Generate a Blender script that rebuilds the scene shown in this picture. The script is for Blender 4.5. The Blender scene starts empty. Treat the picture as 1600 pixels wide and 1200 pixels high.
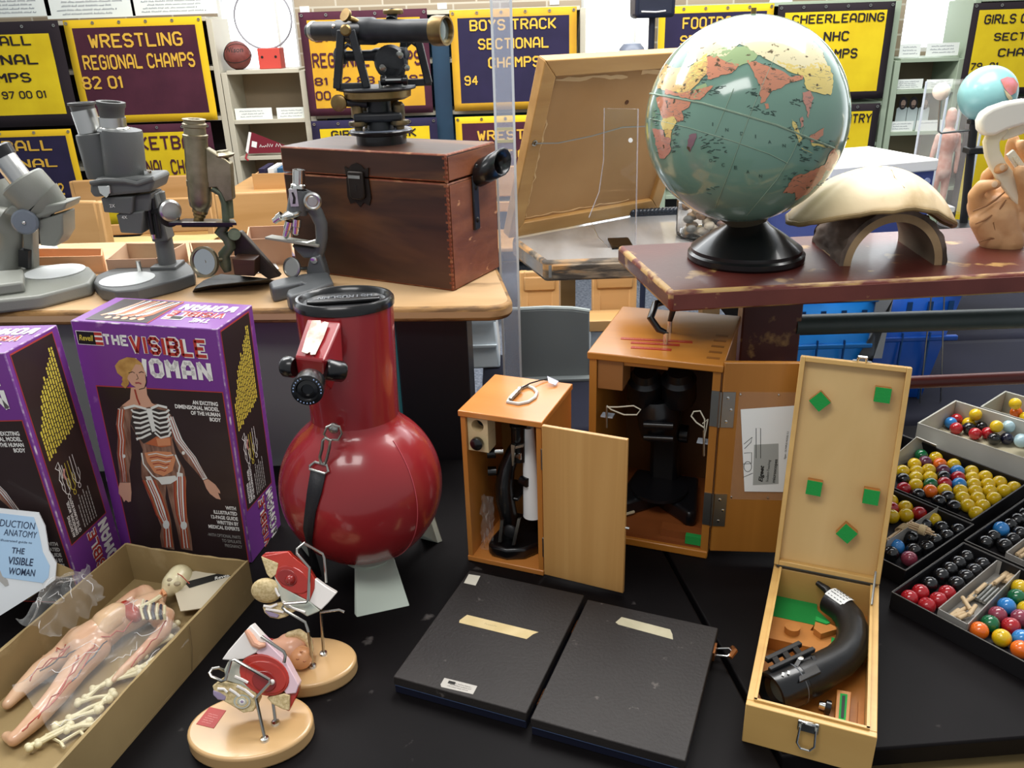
import bpy, bmesh, math, random
from mathutils import Vector as V, Matrix as M4, Euler, noise
random.seed(7)
scn = bpy.context.scene
COL = scn.collection
PI = math.pi
# ------------------------------------------------------------------ camera
CAM = V((0.0, 0.0, 1.58))
FPX = 1300.0                                   # focal length in pixels of the 1600x1200 frame
_d = V((95.0, 3000.0, FPX)).normalized()       # world down, seen by the camera (x right, y down, z forward)
_up = -_d
_fh = (V((0, 0, 1)) - _up * _up.z).normalized()
_rt = _fh.cross(_up)
if _rt.x < 0: _rt = -_rt
RM = M4((_rt, _fh, _up)).to_3x3()              # camera axes -> world
cam_data = bpy.data.cameras.new('camera'); cam = bpy.data.objects.new('camera', cam_data); COL.objects.link(cam)
cam_data.sensor_width = 36.0; cam_data.lens = 36.0 * FPX / 1600.0; cam_data.clip_start = 0.05; cam_data.clip_end = 60
_x = RM @ V((1, 0, 0)); _y = RM @ V((0, -1, 0)); _z = RM @ V((0, 0, -1))
cam.matrix_world = M4(((_x.x, _y.x, _z.x, CAM.x), (_x.y, _y.y, _z.y, CAM.y), (_x.z, _y.z, _z.z, CAM.z), (0, 0, 0, 1)))
scn.camera = cam
# ------------------------------------------------------------------ world, lamps, exposure
world = bpy.data.worlds.new('world'); scn.world = world; world.use_nodes = True
nt = world.node_tree; nt.nodes.clear()
wo = nt.nodes.new('ShaderNodeOutputWorld'); bg = nt.nodes.new('ShaderNodeBackground')
tc = nt.nodes.new('ShaderNodeTexCoord'); sx = nt.nodes.new('ShaderNodeSeparateXYZ')
mr = nt.nodes.new('ShaderNodeMapRange'); mr.inputs['From Min'].default_value = 0.35; mr.inputs['From Max'].default_value = 0.75
mr.inputs['To Min'].default_value = 0.50; mr.inputs['To Max'].default_value = 4.0
nt.links.new(tc.outputs['Generated'], sx.inputs[0]); nt.links.new(sx.outputs['Y'], mr.inputs['Value'])
nt.links.new(mr.outputs[0], bg.inputs['Strength']); bg.inputs['Color'].default_value = (0.93, 0.97, 1.0, 1)
nt.links.new(bg.outputs[0], wo.inputs[0])
def area(name, loc, size, power, rot=(0, 0, 0), col=(1, 1, 1)):
    L = bpy.data.lights.new(name, 'AREA'); L.shape = 'RECTANGLE'; L.size, L.size_y = size; L.energy = power; L.color = col
    o = bpy.data.objects.new(name, L); COL.objects.link(o); o.location = loc; o.rotation_euler = rot; return o
area('ceiling_lamp', (0.75, 2.0, 2.75), (1.6, 1.1), 62, (0, 0, 0), (1, .98, .95))
area('ceiling_lamp', (-1.3, 2.3, 2.75), (1.3, 0.6), 40, (0, 0, 0), (1, .98, .95))
area('ceiling_lamp', (-0.5, 0.1, 2.75), (1.2, 0.5), 20, (0, 0, 0), (1, .98, .95))
area('ceiling_lamp', (0.3, 4.4, 2.75), (4.6, 0.6), 115, (math.radians(20), 0, 0), (1, .98, .95))
vs = scn.view_settings; vs.view_transform = 'Standard'; vs.look = 'None'; vs.gamma = 1; vs.exposure = 0.0; vs.use_curve_mapping = False
# ------------------------------------------------------------------ pixel <-> place
def ray(px, py): return RM @ V((px - 800.0, py - 600.0, FPX))
def PZ(px, py, z):
    v = ray(px, py); return CAM + v * ((z - CAM.z) / v.z)
def PY(px, py, y):
    v = ray(px, py); return CAM + v * (y / v.y)
def PP(px, py, o, n):
    v = ray(px, py); return CAM + v * (n.dot(o - CAM) / n.dot(v))
# ------------------------------------------------------------------ mesh builder
class MB:
    def __init__(s): s.v = []; s.f = []; s.k = []; s.T = M4(); s.mi = 0
    def add(s, vs, fs):
        b = len(s.v); s.v += [s.T @ V(v) for v in vs]; s.f += [tuple(b + i for i in f) for f in fs]; s.k += [s.mi] * len(fs); return s
    def m(s, i): s.mi = i; return s
    def t(s, T): s.T = T; return s
    def box(s, a, b):
        x0, y0, z0 = a; x1, y1, z1 = b
        return s.add([(x0,y0,z0),(x1,y0,z0),(x1,y1,z0),(x0,y1,z0),(x0,y0,z1),(x1,y0,z1),(x1,y1,z1),(x0,y1,z1)],
                     [(0,3,2,1),(4,5,6,7),(0,1,5,4),(1,2,6,5),(2,3,7,6),(3,0,4,7)])
    def bar(s, p, q, w, h, up=(0, 0, 1)):
        p = V(p); q = V(q); d = (q - p).normalized(); u = V(up); sd = d.cross(u)
        if sd.length < 1e-5: sd = d.cross(V((1, 0, 0)))
        sd.normalize(); u = sd.cross(d); vs = []
        for c in (p, q):
            for a, b in ((-1,-1),(1,-1),(1,1),(-1,1)): vs.append(c + sd * (a * w / 2) + u * (b * h / 2))
        return s.add(vs, [(0,1,2,3),(7,6,5,4),(0,4,5,1),(1,5,6,2),(2,6,7,3),(3,7,4,0)])
    def lathe(s, prof, p=(0,0,0), ax=(0,0,1), n=32, a0=0.0, a1=2*PI):
        p = V(p); ax = V(ax).normalized(); e = ax.cross(V((0,0,1)))
        if e.length < 1e-4: e = V((1,0,0))
        e.normalize(); g = ax.cross(e); full = abs(a1 - a0 - 2*PI) < 1e-6; nn = n if full else n + 1; vs = []; fs = []
        for r, z in prof:
            for i in range(nn):
                a = a0 + (a1 - a0) * i / n; vs.append(p + ax * z + (e * math.cos(a) + g * math.sin(a)) * r)
        for j in range(len(prof) - 1):
            for i in range(n):
                k = (i + 1) % nn; fs.append((j*nn+i, j*nn+k, (j+1)*nn+k, (j+1)*nn+i))
        return s.add(vs, fs)
    def cyl(s, p, q, r, r1=None, n=24):
        p = V(p); q = V(q); L = (q - p).length; r1 = r if r1 is None else r1
        return s.lathe([(0,0),(r,0),(r1,L),(0,L)], p, q - p, n)
    def tube(s, pts, r, n=10, closed=False):
        pts = [V(p) for p in pts]; N = len(pts); rs = r if isinstance(r, (list, tuple)) else [r]*N; vs = []; fs = []; pu = None
        for i, p in enumerate(pts):
            if closed: d = pts[(i+1) % N] - pts[i-1]
            else: d = pts[min(i+1, N-1)] - pts[max(i-1, 0)]
            d.normalize()
            if pu is None:
                pu = d.cross(V((0,0,1)))
                if pu.length < 1e-3: pu = d.cross(V((1,0,0)))
            pu = (pu - d * pu.dot(d)).normalized(); w = d.cross(pu)
            for k in range(n):
                a = 2*PI*k/n; vs.append(p + (pu*math.cos(a) + w*math.sin(a)) * rs[i])
        for i in range(N if closed else N-1):
            j = (i+1) % N
            for k in range(n):
                l = (k+1) % n; fs.append((i*n+k, i*n+l, j*n+l, j*n+k))
        if not closed: fs += [tuple(range(n))[::-1], tuple((N-1)*n+k for k in range(n))]
        return s.add(vs, fs)
    def ball(s, c, r, n=20, m=12):
        r = (r, r, r) if not isinstance(r, (list, tuple)) else r; vs = []; fs = []
        for j in range(m+1):
            t = PI*j/m
            for i in range(n):
                a = 2*PI*i/n; vs.append((c[0]+r[0]*math.sin(t)*math.cos(a), c[1]+r[1]*math.sin(t)*math.sin(a), c[2]-r[2]*math.cos(t)))
        for j in range(m):
            for i in range(n): k = (i+1) % n; fs.append((j*n+i, j*n+k, (j+1)*n+k, (j+1)*n+i))
        return s.add(vs, fs)
    def prism(s, poly, z0, z1):
        n = len(poly); ar = sum(poly[i][0]*poly[(i+1)%n][1] - poly[(i+1)%n][0]*poly[i][1] for i in range(n))
        if ar < 0: poly = poly[::-1]
        return s.add([(p[0], p[1], z0) for p in poly] + [(p[0], p[1], z1) for p in poly],
                     [tuple(range(n))[::-1], tuple(range(n, 2*n))] + [(i, (i+1)%n, n+(i+1)%n, n+i) for i in range(n)])
    def slab(s, pts, off):                      # polygon of 3D points pushed along a vector
        n = len(pts); off = V(off)
        return s.add([V(p) for p in pts] + [V(p) + off for p in pts],
                     [tuple(range(n))[::-1], tuple(range(n, 2*n))] + [(i, (i+1)%n, n+(i+1)%n, n+i) for i in range(n)])
    def flat(s, pts, z=0.0): return s.add([(p[0], p[1], z) for p in pts], [tuple(range(len(pts)))])
    def stroke(s, pts, w, z=0.0):               # flat ribbon; w constant or per point
        N = len(pts); ws = w if isinstance(w, (list, tuple)) else [w]*N; vs = []
        for i, p in enumerate(pts):
            a = pts[max(i-1,0)]; b = pts[min(i+1,N-1)]; dx, dy = b[0]-a[0], b[1]-a[1]; L = math.hypot(dx,dy) or 1
            vs += [(p[0]-dy/L*ws[i]/2, p[1]+dx/L*ws[i]/2, z), (p[0]+dy/L*ws[i]/2, p[1]-dx/L*ws[i]/2, z)]
        return s.add(vs, [(2*i+1, 2*i+3, 2*i+2, 2*i) for i in range(N-1)])
    def grid(s, fn, nu, nv):
        return s.add([fn(i/nu, j/nv) for j in range(nv+1) for i in range(nu+1)],
                     [(j*(nu+1)+i, j*(nu+1)+i+1, (j+1)*(nu+1)+i+1, (j+1)*(nu+1)+i) for j in range(nv) for i in range(nu)])
def link(name, data, parent=None):
    o = bpy.data.objects.new(name, data); COL.objects.link(o)
    if parent is not None: o.parent = parent
    return o
def ob(name, mb, mats, parent=None, bevel=0, bmat=None, sub=0, smooth=35, seg=2, solid=0, remesh=0, label=None, flat=False):
    me = bpy.data.meshes.new(name); me.from_pydata([tuple(v) for v in mb.v], [], mb.f)
    me.polygons.foreach_set('material_index', mb.k)
    b = bmesh.new(); b.from_mesh(me)
    if not flat:
        bmesh.ops.remove_doubles(b, verts=b.verts, dist=1e-6); bmesh.ops.dissolve_degenerate(b, edges=b.edges, dist=1e-7)
        bmesh.ops.recalc_face_normals(b, faces=b.faces)
    b.to_mesh(me); b.free()
    for m in (mats if isinstance(mats, (list, tuple)) else [mats]): me.materials.append(m)
    if smooth:
        me.polygons.foreach_set('use_smooth', [True]*len(me.polygons)); me.set_sharp_from_angle(angle=math.radians(smooth))
    o = link(name, me, parent)
    if remesh:
        q = o.modifiers.new('remesh', 'REMESH'); q.mode = 'VOXEL'; q.voxel_size = remesh; q.use_smooth_shade = True
        q = o.modifiers.new('smooth', 'SMOOTH'); q.iterations = 6; q.factor = .5
    if solid: q = o.modifiers.new('solid', 'SOLIDIFY'); q.thickness = solid; q.offset = 0
    if bevel:
        q = o.modifiers.new('bevel', 'BEVEL'); q.width = bevel; q.segments = seg; q.limit_method = 'ANGLE'; q.angle_limit = math.radians(40); q.harden_normals = False
        if bmat is not None: q.material = bmat
    if sub: q = o.modifiers.new('sub', 'SUBSURF'); q.levels = q.render_levels = sub
    if label: o['label'] = label
    return o
def tag(o, label, cat, group=None, kind=None):
    o['label'] = label; o['category'] = cat
    if group: o['group'] = group
    if kind: o['kind'] = kind
    return o
def thing(name, label, cat, loc=(0,0,0), rot=(0,0,0), group=None):
    o = bpy.data.objects.new(name, None); COL.objects.link(o); o.empty_display_size = .02
    o.location = loc; o.rotation_euler = rot; return tag(o, label, cat, group)
def struct(name, mb, mats, **k):
    o = ob(name, mb, mats, **k); o['kind'] = 'structure'; return o
def dup(root, loc, rot=None, label=None, group=None):
    c = root.copy(); COL.objects.link(c); c.location = loc
    if rot is not None: c.rotation_euler = rot
    if label: c['label'] = label
    if group: c['group'] = group
    for ch in root.children:
        e = ch.copy(); COL.objects.link(e); e.parent = c
        for g in ch.children:
            h = g.copy(); COL.objects.link(h); h.parent = e
    return c
def Tm(loc=(0,0,0), rot=(0,0,0)): return M4.Translation(V(loc)) @ Euler(rot).to_matrix().to_4x4()
def panel(o, ex, ey):
    ex = V(ex).normalized(); ey = V(ey).normalized(); ez = ex.cross(ey); o = V(o)
    return M4(((ex.x, ey.x, ez.x, o.x), (ex.y, ey.y, ez.y, o.y), (ex.z, ey.z, ez.z, o.z), (0, 0, 0, 1)))
_tc = bpy.data.curves.new('lettering', 'FONT')
def txt_mb(s, x, y, w, h=None, bold=0.0, align='LEFT', line=1.0, ext=0.0, shear=0.0):
    """lettering as a flat mesh that fills the rectangle with lower left corner (x, y)"""
    c = _tc; c.body = s; c.size = 1; c.offset = bold; c.align_x = align; c.space_line = line; c.shear = shear; c.resolution_u = 3; c.extrude = 0
    o = bpy.data.objects.new('lettering', c); COL.objects.link(o)
    dg = bpy.context.evaluated_depsgraph_get(); dg.update()
    me = bpy.data.meshes.new_from_object(o.evaluated_get(dg)); bpy.data.objects.remove(o)
    xs = [v.co.x for v in me.vertices]; ys = [v.co.y for v in me.vertices]
    k = w / max(1e-6, max(xs) - min(xs)); kh = k if h is None else h / max(1e-6, max(ys) - min(ys)); mb = MB()
    mb.add([((v.co.x - min(xs))*k + x, (v.co.y - min(ys))*kh + y, 0) for v in me.vertices], [tuple(p.vertices) for p in me.polygons])
    bpy.data.meshes.remove(me); return mb
def txt(name, s, parent, Mp, x, y, w, h, mat, z=.0009, **k):
    mb = txt_mb(s, x, y, w, h, **k)
    mb.v = [Mp @ (v + V((0, 0, z))) for v in mb.v]
    return ob(name, mb, mat, parent, smooth=0, flat=True)
_G = {'A':'000416364440|0242','B':'00063645443303|3342413000','C':'4536160501103041','D':'00063645413000','E':'46060040|0333','F':'460600|0333','G':'45361605011030414323','H':'0006|4046|0343','I':'0006','J':'4641301001','K':'0006|0313|461340','L':'060040','M':'0006234640','N':'00064046','O':'100105163645413010','P':'00063645443303','Q':'100105163645413010|2240','R':'00063645443303|2340','S':'453616050413334241301001','T':'0646|2620','U':'060110304146','V':'062046','W':'0610243046','X':'0046|0640','Y':'062346|2320','Z':'06460040',
'0':'100105163645413010','1':'051610','2':'05163645440040','3':'0516364544334241301001|1333','4':'30360242','5':'460603334241301001','6':'4536160501103041423303','7':'064610','8':'13040516364544331302011030414233','9':'0110304145361605041343','-':'1232'}
def btxt_mb(s, x, y, w, h, sw=1.1):
    """block lettering from thick strokes, filling the rectangle"""
    mb = MB(); cx = 0; q = []
    for ch in s:
        if ch == ' ': cx += 3.0; continue
        pls = [[(int(p[i]), int(p[i+1])) for i in range(0, len(p), 2)] for p in _G[ch].split('|')]; mw = max(a for p in pls for a, _ in p)
        for p in pls:
            for (a, b), (c, d) in zip(p, p[1:]):
                L = math.hypot(c-a, d-b); ux, uy = (c-a)/L, (d-b)/L; e = sw*.24; nx, ny = -uy*sw/2, ux*sw/2
                q.append([(cx+X, Y) for X, Y in ((a-ux*e+nx, b-uy*e+ny), (a-ux*e-nx, b-uy*e-ny), (c+ux*e-nx, d+uy*e-ny), (c+ux*e+nx, d+uy*e+ny))])
        cx += mw + sw + .75
    xs = [p[0] for f in q for p in f]; ys = [p[1] for f in q for p in f]; kx = w/(max(xs)-min(xs)); ky = h/(max(ys)-min(ys))
    for f in q: mb.add([((p[0]-min(xs))*kx+x, (p[1]-min(ys))*ky+y, 0) for p in f], [(0, 1, 2, 3)])
    return mb
def btxt(name, s, parent, Mp, x, y, w, h, mat, z=.0009, sw=1.1):
    mb = btxt_mb(s, x, y, w, h, sw); mb.v = [Mp @ (v + V((0, 0, z))) for v in mb.v]
    return ob(name, mb, mat, parent, smooth=0, flat=True)
def pmb(Mp): mb = MB(); mb.T = Mp; return mb
def scribble(mb, x0, y0, w, rows, dy, hgt, sw, seed=1):   # rows of illegible handwriting
    rr = random.Random(seed)
    for k in range(rows):
        x = x0 + rr.uniform(0, w*.12); y = y0 - k*dy; end = x0 + w*rr.uniform(.78, 1.0)
        while x < end:
            wl = min(rr.uniform(3, 8)*hgt*.8, end - x); n = max(3, int(wl/hgt*3)); pts = []
            for i in range(n+1): pts.append((x + wl*i/n, y + (hgt if i % 2 else 0)*rr.uniform(.3, 1)))
            mb.stroke(pts, sw); x += wl + hgt*.8
# ------------------------------------------------------------------ materials
def lin(h):
    h = h.lstrip('#'); c = [int(h[i:i+2], 16)/255 for i in (0, 2, 4)]
    return tuple(x/12.92 if x <= .04045 else ((x+.055)/1.055)**2.4 for x in c) + (1,)
_M = {}
def mat(name, c, rough=.5, metal=0.0, c2=None, scale=20, mapping=(1,1,1), lo=.35, hi=.65, bump=0.0, bscale=None, spec=.5, coat=0.0, trans=0.0, ior=1.45, alpha=1.0, detail=4, dist=0.0, emit=0.0, c3=None, c3scale=5, c3lo=.6, c3hi=.7, r2=None, rot=(0,0,0)):
    if name in _M: return _M[name]
    m = bpy.data.materials.new(name); m.use_nodes = True; t = m.node_tree; p = t.nodes['Principled BSDF']; _M[name] = m
    def setv(k, v):
        if k in p.inputs: p.inputs[k].default_value = v
    setv('Base Color', lin(c)); setv('Roughness', rough); setv('Metallic', metal); setv('Specular IOR Level', spec); setv('Coat Weight', coat)
    setv('Coat Roughness', .08); setv('Transmission Weight', trans); setv('IOR', ior); setv('Alpha', alpha)
    if emit: setv('Emission Color', lin(c)); setv('Emission Strength', emit)
    if c2 or bump or c3:
        co = t.nodes.new('ShaderNodeTexCoord'); mp = t.nodes.new('ShaderNodeMapping'); mp.inputs['Scale'].default_value = mapping; mp.inputs['Rotation'].default_value = rot
        t.links.new(co.outputs['Object'], mp.inputs[0])
    col = None
    def ns(sc, a, b, dt=detail):
        n = t.nodes.new('ShaderNodeTexNoise'); n.inputs['Scale'].default_value = sc; n.inputs['Detail'].default_value = dt; n.inputs['Distortion'].default_value = dist
        t.links.new(mp.outputs[0], n.inputs['Vector']); r = t.nodes.new('ShaderNodeMapRange'); r.inputs['From Min'].default_value = a; r.inputs['From Max'].default_value = b
        t.links.new(n.outputs['Fac'], r.inputs['Value']); return r.outputs[0]
    if c2:
        f = ns(scale, lo, hi); mx = t.nodes.new('ShaderNodeMix'); mx.data_type = 'RGBA'; mx.inputs['A'].default_value = lin(c); mx.inputs['B'].default_value = lin(c2)
        t.links.new(f, mx.inputs['Factor']); col = mx.outputs['Result']
        if r2 is not None:
            q = t.nodes.new('ShaderNodeMapRange'); q.inputs['To Min'].default_value = rough; q.inputs['To Max'].default_value = r2; t.links.new(f, q.inputs['Value']); t.links.new(q.outputs[0], p.inputs['Roughness'])
    if c3:
        f = ns(c3scale, c3lo, c3hi, 6); mx = t.nodes.new('ShaderNodeMix'); mx.data_type = 'RGBA'; mx.inputs['B'].default_value = lin(c3)
        if col is None: mx.inputs['A'].default_value = lin(c)
        else: t.links.new(col, mx.inputs['A'])
        t.links.new(f, mx.inputs['Factor']); col = mx.outputs['Result']
    if col is not None: t.links.new(col, p.inputs['Base Color'])
    if bump:
        b = t.nodes.new('ShaderNodeBump'); b.inputs['Strength'].default_value = bump; b.inputs['Distance'].default_value = .002
        t.links.new(ns(bscale or scale, 0, 1), b.inputs['Height']); t.links.new(b.outputs[0], p.inputs['Normal'])
    return m
def wood(name, c, c2, ax=0, scale=14, stretch=.08, rough=.4, bump=.15, lo=.35, hi=.65, **k):
    mp = [1, 1, 1]; mp[ax] = stretch
    return mat(name, c, rough, c2=c2, scale=scale, mapping=tuple(mp), bump=bump, bscale=scale*3, lo=lo, hi=hi, dist=.6, **k)
def clear(name, c='ffffff', rough=.02, ior=1.45):
    return mat(name, c, rough, trans=1.0, ior=ior)
K_white = mat('white_paint', 'e9e9e4', .5)
K_ink = mat('black_ink', '15130f', .6)
K_black = mat('black_enamel', '0c0c0e', .28, coat=.3)
K_matblack = mat('black_paint', '161618', .5)
K_chrome = mat('chrome', 'dcdcd8', .16, 1)
K_steel = mat('steel', 'a9a9a4', .32, 1)
K_brass = mat('brass', '9a8358', .34, .9, c2='7c6540', scale=25)
K_oldbrass = mat('tarnished_brass', '9a9078', .38, .85, c2='7d765f', scale=30)
K_paper = mat('paper', 'e6ece6', .75)
K_wpaper = mat('white_paper', 'f0f1ee', .8)
K_card = mat('cardboard', 'b09a70', .85, c2='a18a60', scale=12, bump=.05, bscale=150)
K_acr = clear('clear_acrylic', 'f4f9ff', .01, 1.3)
def film(name='plastic_film', a=.06, b=.42, c='eeeeea', rough=.14):
    m = bpy.data.materials.new(name); m.use_nodes = True; tt = m.node_tree; p = tt.nodes['Principled BSDF']; out = tt.nodes['Material Output']
    p.inputs['Base Color'].default_value = lin(c); p.inputs['Roughness'].default_value = rough; p.inputs['Specular IOR Level'].default_value = .8
    tr = tt.nodes.new('ShaderNodeBsdfTransparent'); mx = tt.nodes.new('ShaderNodeMixShader'); lw = tt.nodes.new('ShaderNodeLayerWeight'); lw.inputs['Blend'].default_value = .25
    mr_ = tt.nodes.new('ShaderNodeMapRange'); mr_.inputs['To Min'].default_value = a; mr_.inputs['To Max'].default_value = b
    tt.links.new(lw.outputs['Facing'], mr_.inputs['Value']); tt.links.new(mr_.outputs[0], mx.inputs[0]); tt.links.new(tr.outputs[0], mx.inputs[1]); tt.links.new(p.outputs[0], mx.inputs[2]); tt.links.new(mx.outputs[0], out.inputs[0]); return m
K_milky = film('milky_acrylic', .16, .6, 'dfe6f5', .1); K_thin = film('thin_clear_sheet', .03, .2)
K_glass = clear('clear_glass', 'ffffff', .0, 1.45)
K_green = mat('green_felt', '1f9140', .95, bump=.3, bscale=600)
# ================================================================== the room
Mfloor = mat('floor_carpet', '6d7480', .95, c2='4d5460', scale=60, lo=.4, hi=.6, bump=.4, bscale=300)
struct('floor', MB().box((-6, -2.5, -.05), (6, 6.0, 0)), Mfloor)
def brick_mat():
    m = bpy.data.materials.new('tan_brick'); m.use_nodes = True; t = m.node_tree; p = t.nodes['Principled BSDF']; p.inputs['Roughness'].default_value = .9
    co = t.nodes.new('ShaderNodeTexCoord'); mp = t.nodes.new('ShaderNodeMapping'); mp.inputs['Rotation'].default_value = (PI/2, 0, 0)
    b = t.nodes.new('ShaderNodeTexBrick'); b.inputs['Scale'].default_value = 1; b.inputs['Brick Width'].default_value = .3; b.inputs['Row Height'].default_value = .09; b.inputs['Mortar Size'].default_value = .006
    b.inputs['Color1'].default_value = lin('a3957f'); b.inputs['Color2'].default_value = lin('92836e'); b.inputs['Mortar'].default_value = lin('b9b2a2')
    t.links.new(co.outputs['Object'], mp.inputs[0]); t.links.new(mp.outputs[0], b.inputs['Vector']); t.links.new(b.outputs[0], p.inputs['Base Color']); return m
YW = 5.86
def XW(px, row=60, y=YW): return PY(px, row, y).x
wins = [(XW(342), XW(466)), (XW(908), XW(1022)), (XW(1408), XW(1516)), (-4.6, -3.9), (4.3, 5.2)]
wb = MB(); xs = [-6.0] + [c for w in sorted(wins) for c in w] + [6.0]
for i in range(0, len(xs), 2): wb.box((xs[i], YW, 0), (xs[i+1], YW+.2, 2.9))
for a, b in wins: wb.box((a, YW, 0), (b, YW+.2, 1.33)); wb.box((a, YW, 2.6), (b, YW+.2, 2.9))
struct('wall_back', wb, brick_mat())
Mwin = mat('window_frame_paint', 'd8dad6', .4)
Mpane = clear('window_glass', 'ffffff', .0, 1.05)
for i, (a, b) in enumerate(sorted(wins)):
    t = bpy.data.objects.new('window_%d' % (i+1), None); COL.objects.link(t); t['kind'] = 'structure'
    f = MB(); e = .025
    f.box((a, YW+.05, 1.33), (a+e, YW+.13, 2.6)).box((b-e, YW+.05, 1.33), (b, YW+.13, 2.6)).box((a, YW+.05, 1.33), (b, YW+.13, 1.33+e)).box((a, YW+.05, 2.57), (b, YW+.13, 2.6))
    c = (a+b)/2 + .12; f.box((c-.008, YW+.06, 1.35), (c+.008, YW+.11, 2.58))
    ob('window_frame', f, Mwin, t); ob('pane', MB().box((a+e, YW+.085, 1.355), (b-e, YW+.09, 2.57)), Mpane, t)
# ---------------------------------------------------------------- bookcases
Mcream = mat('cream_shelf_paint', 'bdb8a6', .55); Msage = mat('sage_shelf_paint', '9fae98', .55)
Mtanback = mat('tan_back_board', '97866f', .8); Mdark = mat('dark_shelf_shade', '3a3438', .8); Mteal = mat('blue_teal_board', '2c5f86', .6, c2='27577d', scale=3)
YB = 5.5
def bookcase(label, x0, x1, h, zs, m, mb_, d=.33):
    t = thing('library_bookcase', label, 'bookcase', ((x0+x1)/2, YB, 0)); w = (x1-x0)/2
    for s in (-1, 1): ob('side_panel', MB().box((s*w-.0175, 0, 0), (s*w+.0175, d, h)), m, t, bevel=.002)
    for z in zs + [h]: ob('shelf', MB().box((-w+.018, .002, z-.012), (w-.018, d-.01, z+.012)), m, t, bevel=.002)
    ob('back_panel', MB().box((-w+.018, d-.008, .02), (w-.018, d, h-.012)), mb_, t); return t
xa0, xa1 = PY(347, 100, YB).x, PY(470, 100, YB).x
zrow = lambda r, px=410: PY(px, r, YB).z
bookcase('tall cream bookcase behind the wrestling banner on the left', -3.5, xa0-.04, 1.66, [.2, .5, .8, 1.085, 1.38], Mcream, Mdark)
bookcase('low cream bookcase with basketball and pennant under the left window', xa0, xa1, zrow(112), [.25, zrow(305), zrow(247), zrow(190)], Mcream, Mtanback)
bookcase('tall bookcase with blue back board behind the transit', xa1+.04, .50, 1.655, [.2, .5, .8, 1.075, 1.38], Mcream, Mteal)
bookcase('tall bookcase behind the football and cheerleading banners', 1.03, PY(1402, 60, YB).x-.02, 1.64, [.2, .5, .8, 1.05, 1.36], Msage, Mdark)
xr0, xr1 = PY(1403, 100, YB).x, PY(1502, 100, YB).x; zr = lambda r: PY(1440, r, YB).z
bookcase('low sage green bookcase with photo cutouts under the right window', xr0, xr1, zr(94), [.25, .52, zr(208), zr(143)], Msage, Mtanback)
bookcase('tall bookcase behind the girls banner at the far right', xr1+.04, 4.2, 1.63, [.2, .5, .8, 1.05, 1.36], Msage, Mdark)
# ---------------------------------------------------------------- banners
Fyel = mat('yellow_felt', 'dfc41c', .95, c2='d3b616', scale=6, bump=.2, bscale=400); Fgold = mat('gold_felt', 'cf9f26', .95, c2='c2922a', scale=6, bump=.2, bscale=400)
Fmar = mat('maroon_felt', '4a1f30', .95, c2='40192a', scale=6, bump=.2, bscale=400); Fnavy = mat('navy_felt', '262040', .95, c2='201b38', scale=6, bump=.2, bscale=400)
Fblk = mat('black_felt', '221a20', .95); Fletg = mat('gold_lettering', 'd8ab3e', .95); Fbord = mat('yellow_border', 'd9b21c', .95)
def banner(label, L, T, Rr, B, field, border, bw, lines, lm, y=5.455, sides='LTRB', grom=6, seed=0):
    mr_ = (T+B)/2; mc = (L+Rr)/2; x0, x1, z1, z0 = PY(L, mr_, y).x, PY(Rr, mr_, y).x, PY(mc, T, y).z, PY(mc, B, y).z
    t = thing('felt_banner', label, 'banner', ((x0+x1)/2, y, z0)); cx = (x0+x1)/2
    us = [0] + ([bw] if 'L' in sides else []); n = 26; W, H = x1-x0, z1-z0
    us = sorted(set([0, W] + ([bw] if 'L' in sides else []) + ([W-bw] if 'R' in sides else []) + [W*i/n for i in range(1, n) if bw*1.2 < W*i/n < W-bw*1.2]))
    vs_ = sorted(set([0, H] + ([bw] if 'B' in sides else []) + ([H-bw] if 'T' in sides else []) + [H*i/18 for i in range(1, 18) if bw*1.2 < H*i/18 < H-bw*1.2]))
    def dy(u, v):
        q = noise.noise(V((u*2.2+seed*7, v*1.6, seed))); r = noise.noise(V((u*6+seed, v*5, seed*3)))
        return (.010*q + .0035*r) * min(1, (H-v)*4)
    c = MB(); c.add([(x0+u-cx, dy(u, v), v) for v in vs_ for u in us], []); nu = len(us)
    for j in range(len(vs_)-1):
        for i in range(nu-1):
            um, vm = (us[i]+us[i+1])/2, (vs_[j]+vs_[j+1])/2
            e = ('L' in sides and um < bw) or ('R' in sides and um > W-bw) or ('B' in sides and vm < bw) or ('T' in sides and vm > H-bw)
            c.f.append((j*nu+i, j*nu+i+1, (j+1)*nu+i+1, (j+1)*nu+i)); c.k.append(1 if e else 0)
    ob('cloth', c, [field, border], t, smooth=80, solid=.004)
    pn = panel((-cx, -.006, -z0), (1, 0, 0), (0, 0, 1)); yl = y-.006
    for s, a, b, c_, d in lines:
        q0 = PY(a, d, yl); q1 = PY(c_, b, yl)
        mb = btxt_mb(s, q0.x, q0.z, q1.x-q0.x, q1.z-q0.z, 1.15)
        mb.v = [pn @ v for v in mb.v]; mb.v = [V((v.x, v.y + dy(v.x+cx-x0, v.z), v.z)) for v in mb.v]
        ob('lettering', mb, lm, t, smooth=0, flat=True)
    for i in range(grom):
        gx = x0-cx+bw*.4+(W-bw*.8)*i/max(1, grom-1); gz = H-bw*.4
        ob('grommet', MB().lathe([(.004, 0), (.009, .001), (.009, .003), (.004, .003)], (gx, -.004+dy(gx+cx-x0, gz), gz), (0, -1, 0), 12), K_steel, t)
    return t
tag(ob('board', MB().box((PY(676, 100, 5.488).x, 5.488, .6), (PY(703, 100, 5.488).x, 5.496, 1.62)), mat('dark_teal_board', '17384f', .6, c2='153047', scale=3)), 'added blue board between the transit and boys track banners', 'board')  # added up front, as the banners keep the teal bookcase back in shadow
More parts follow.
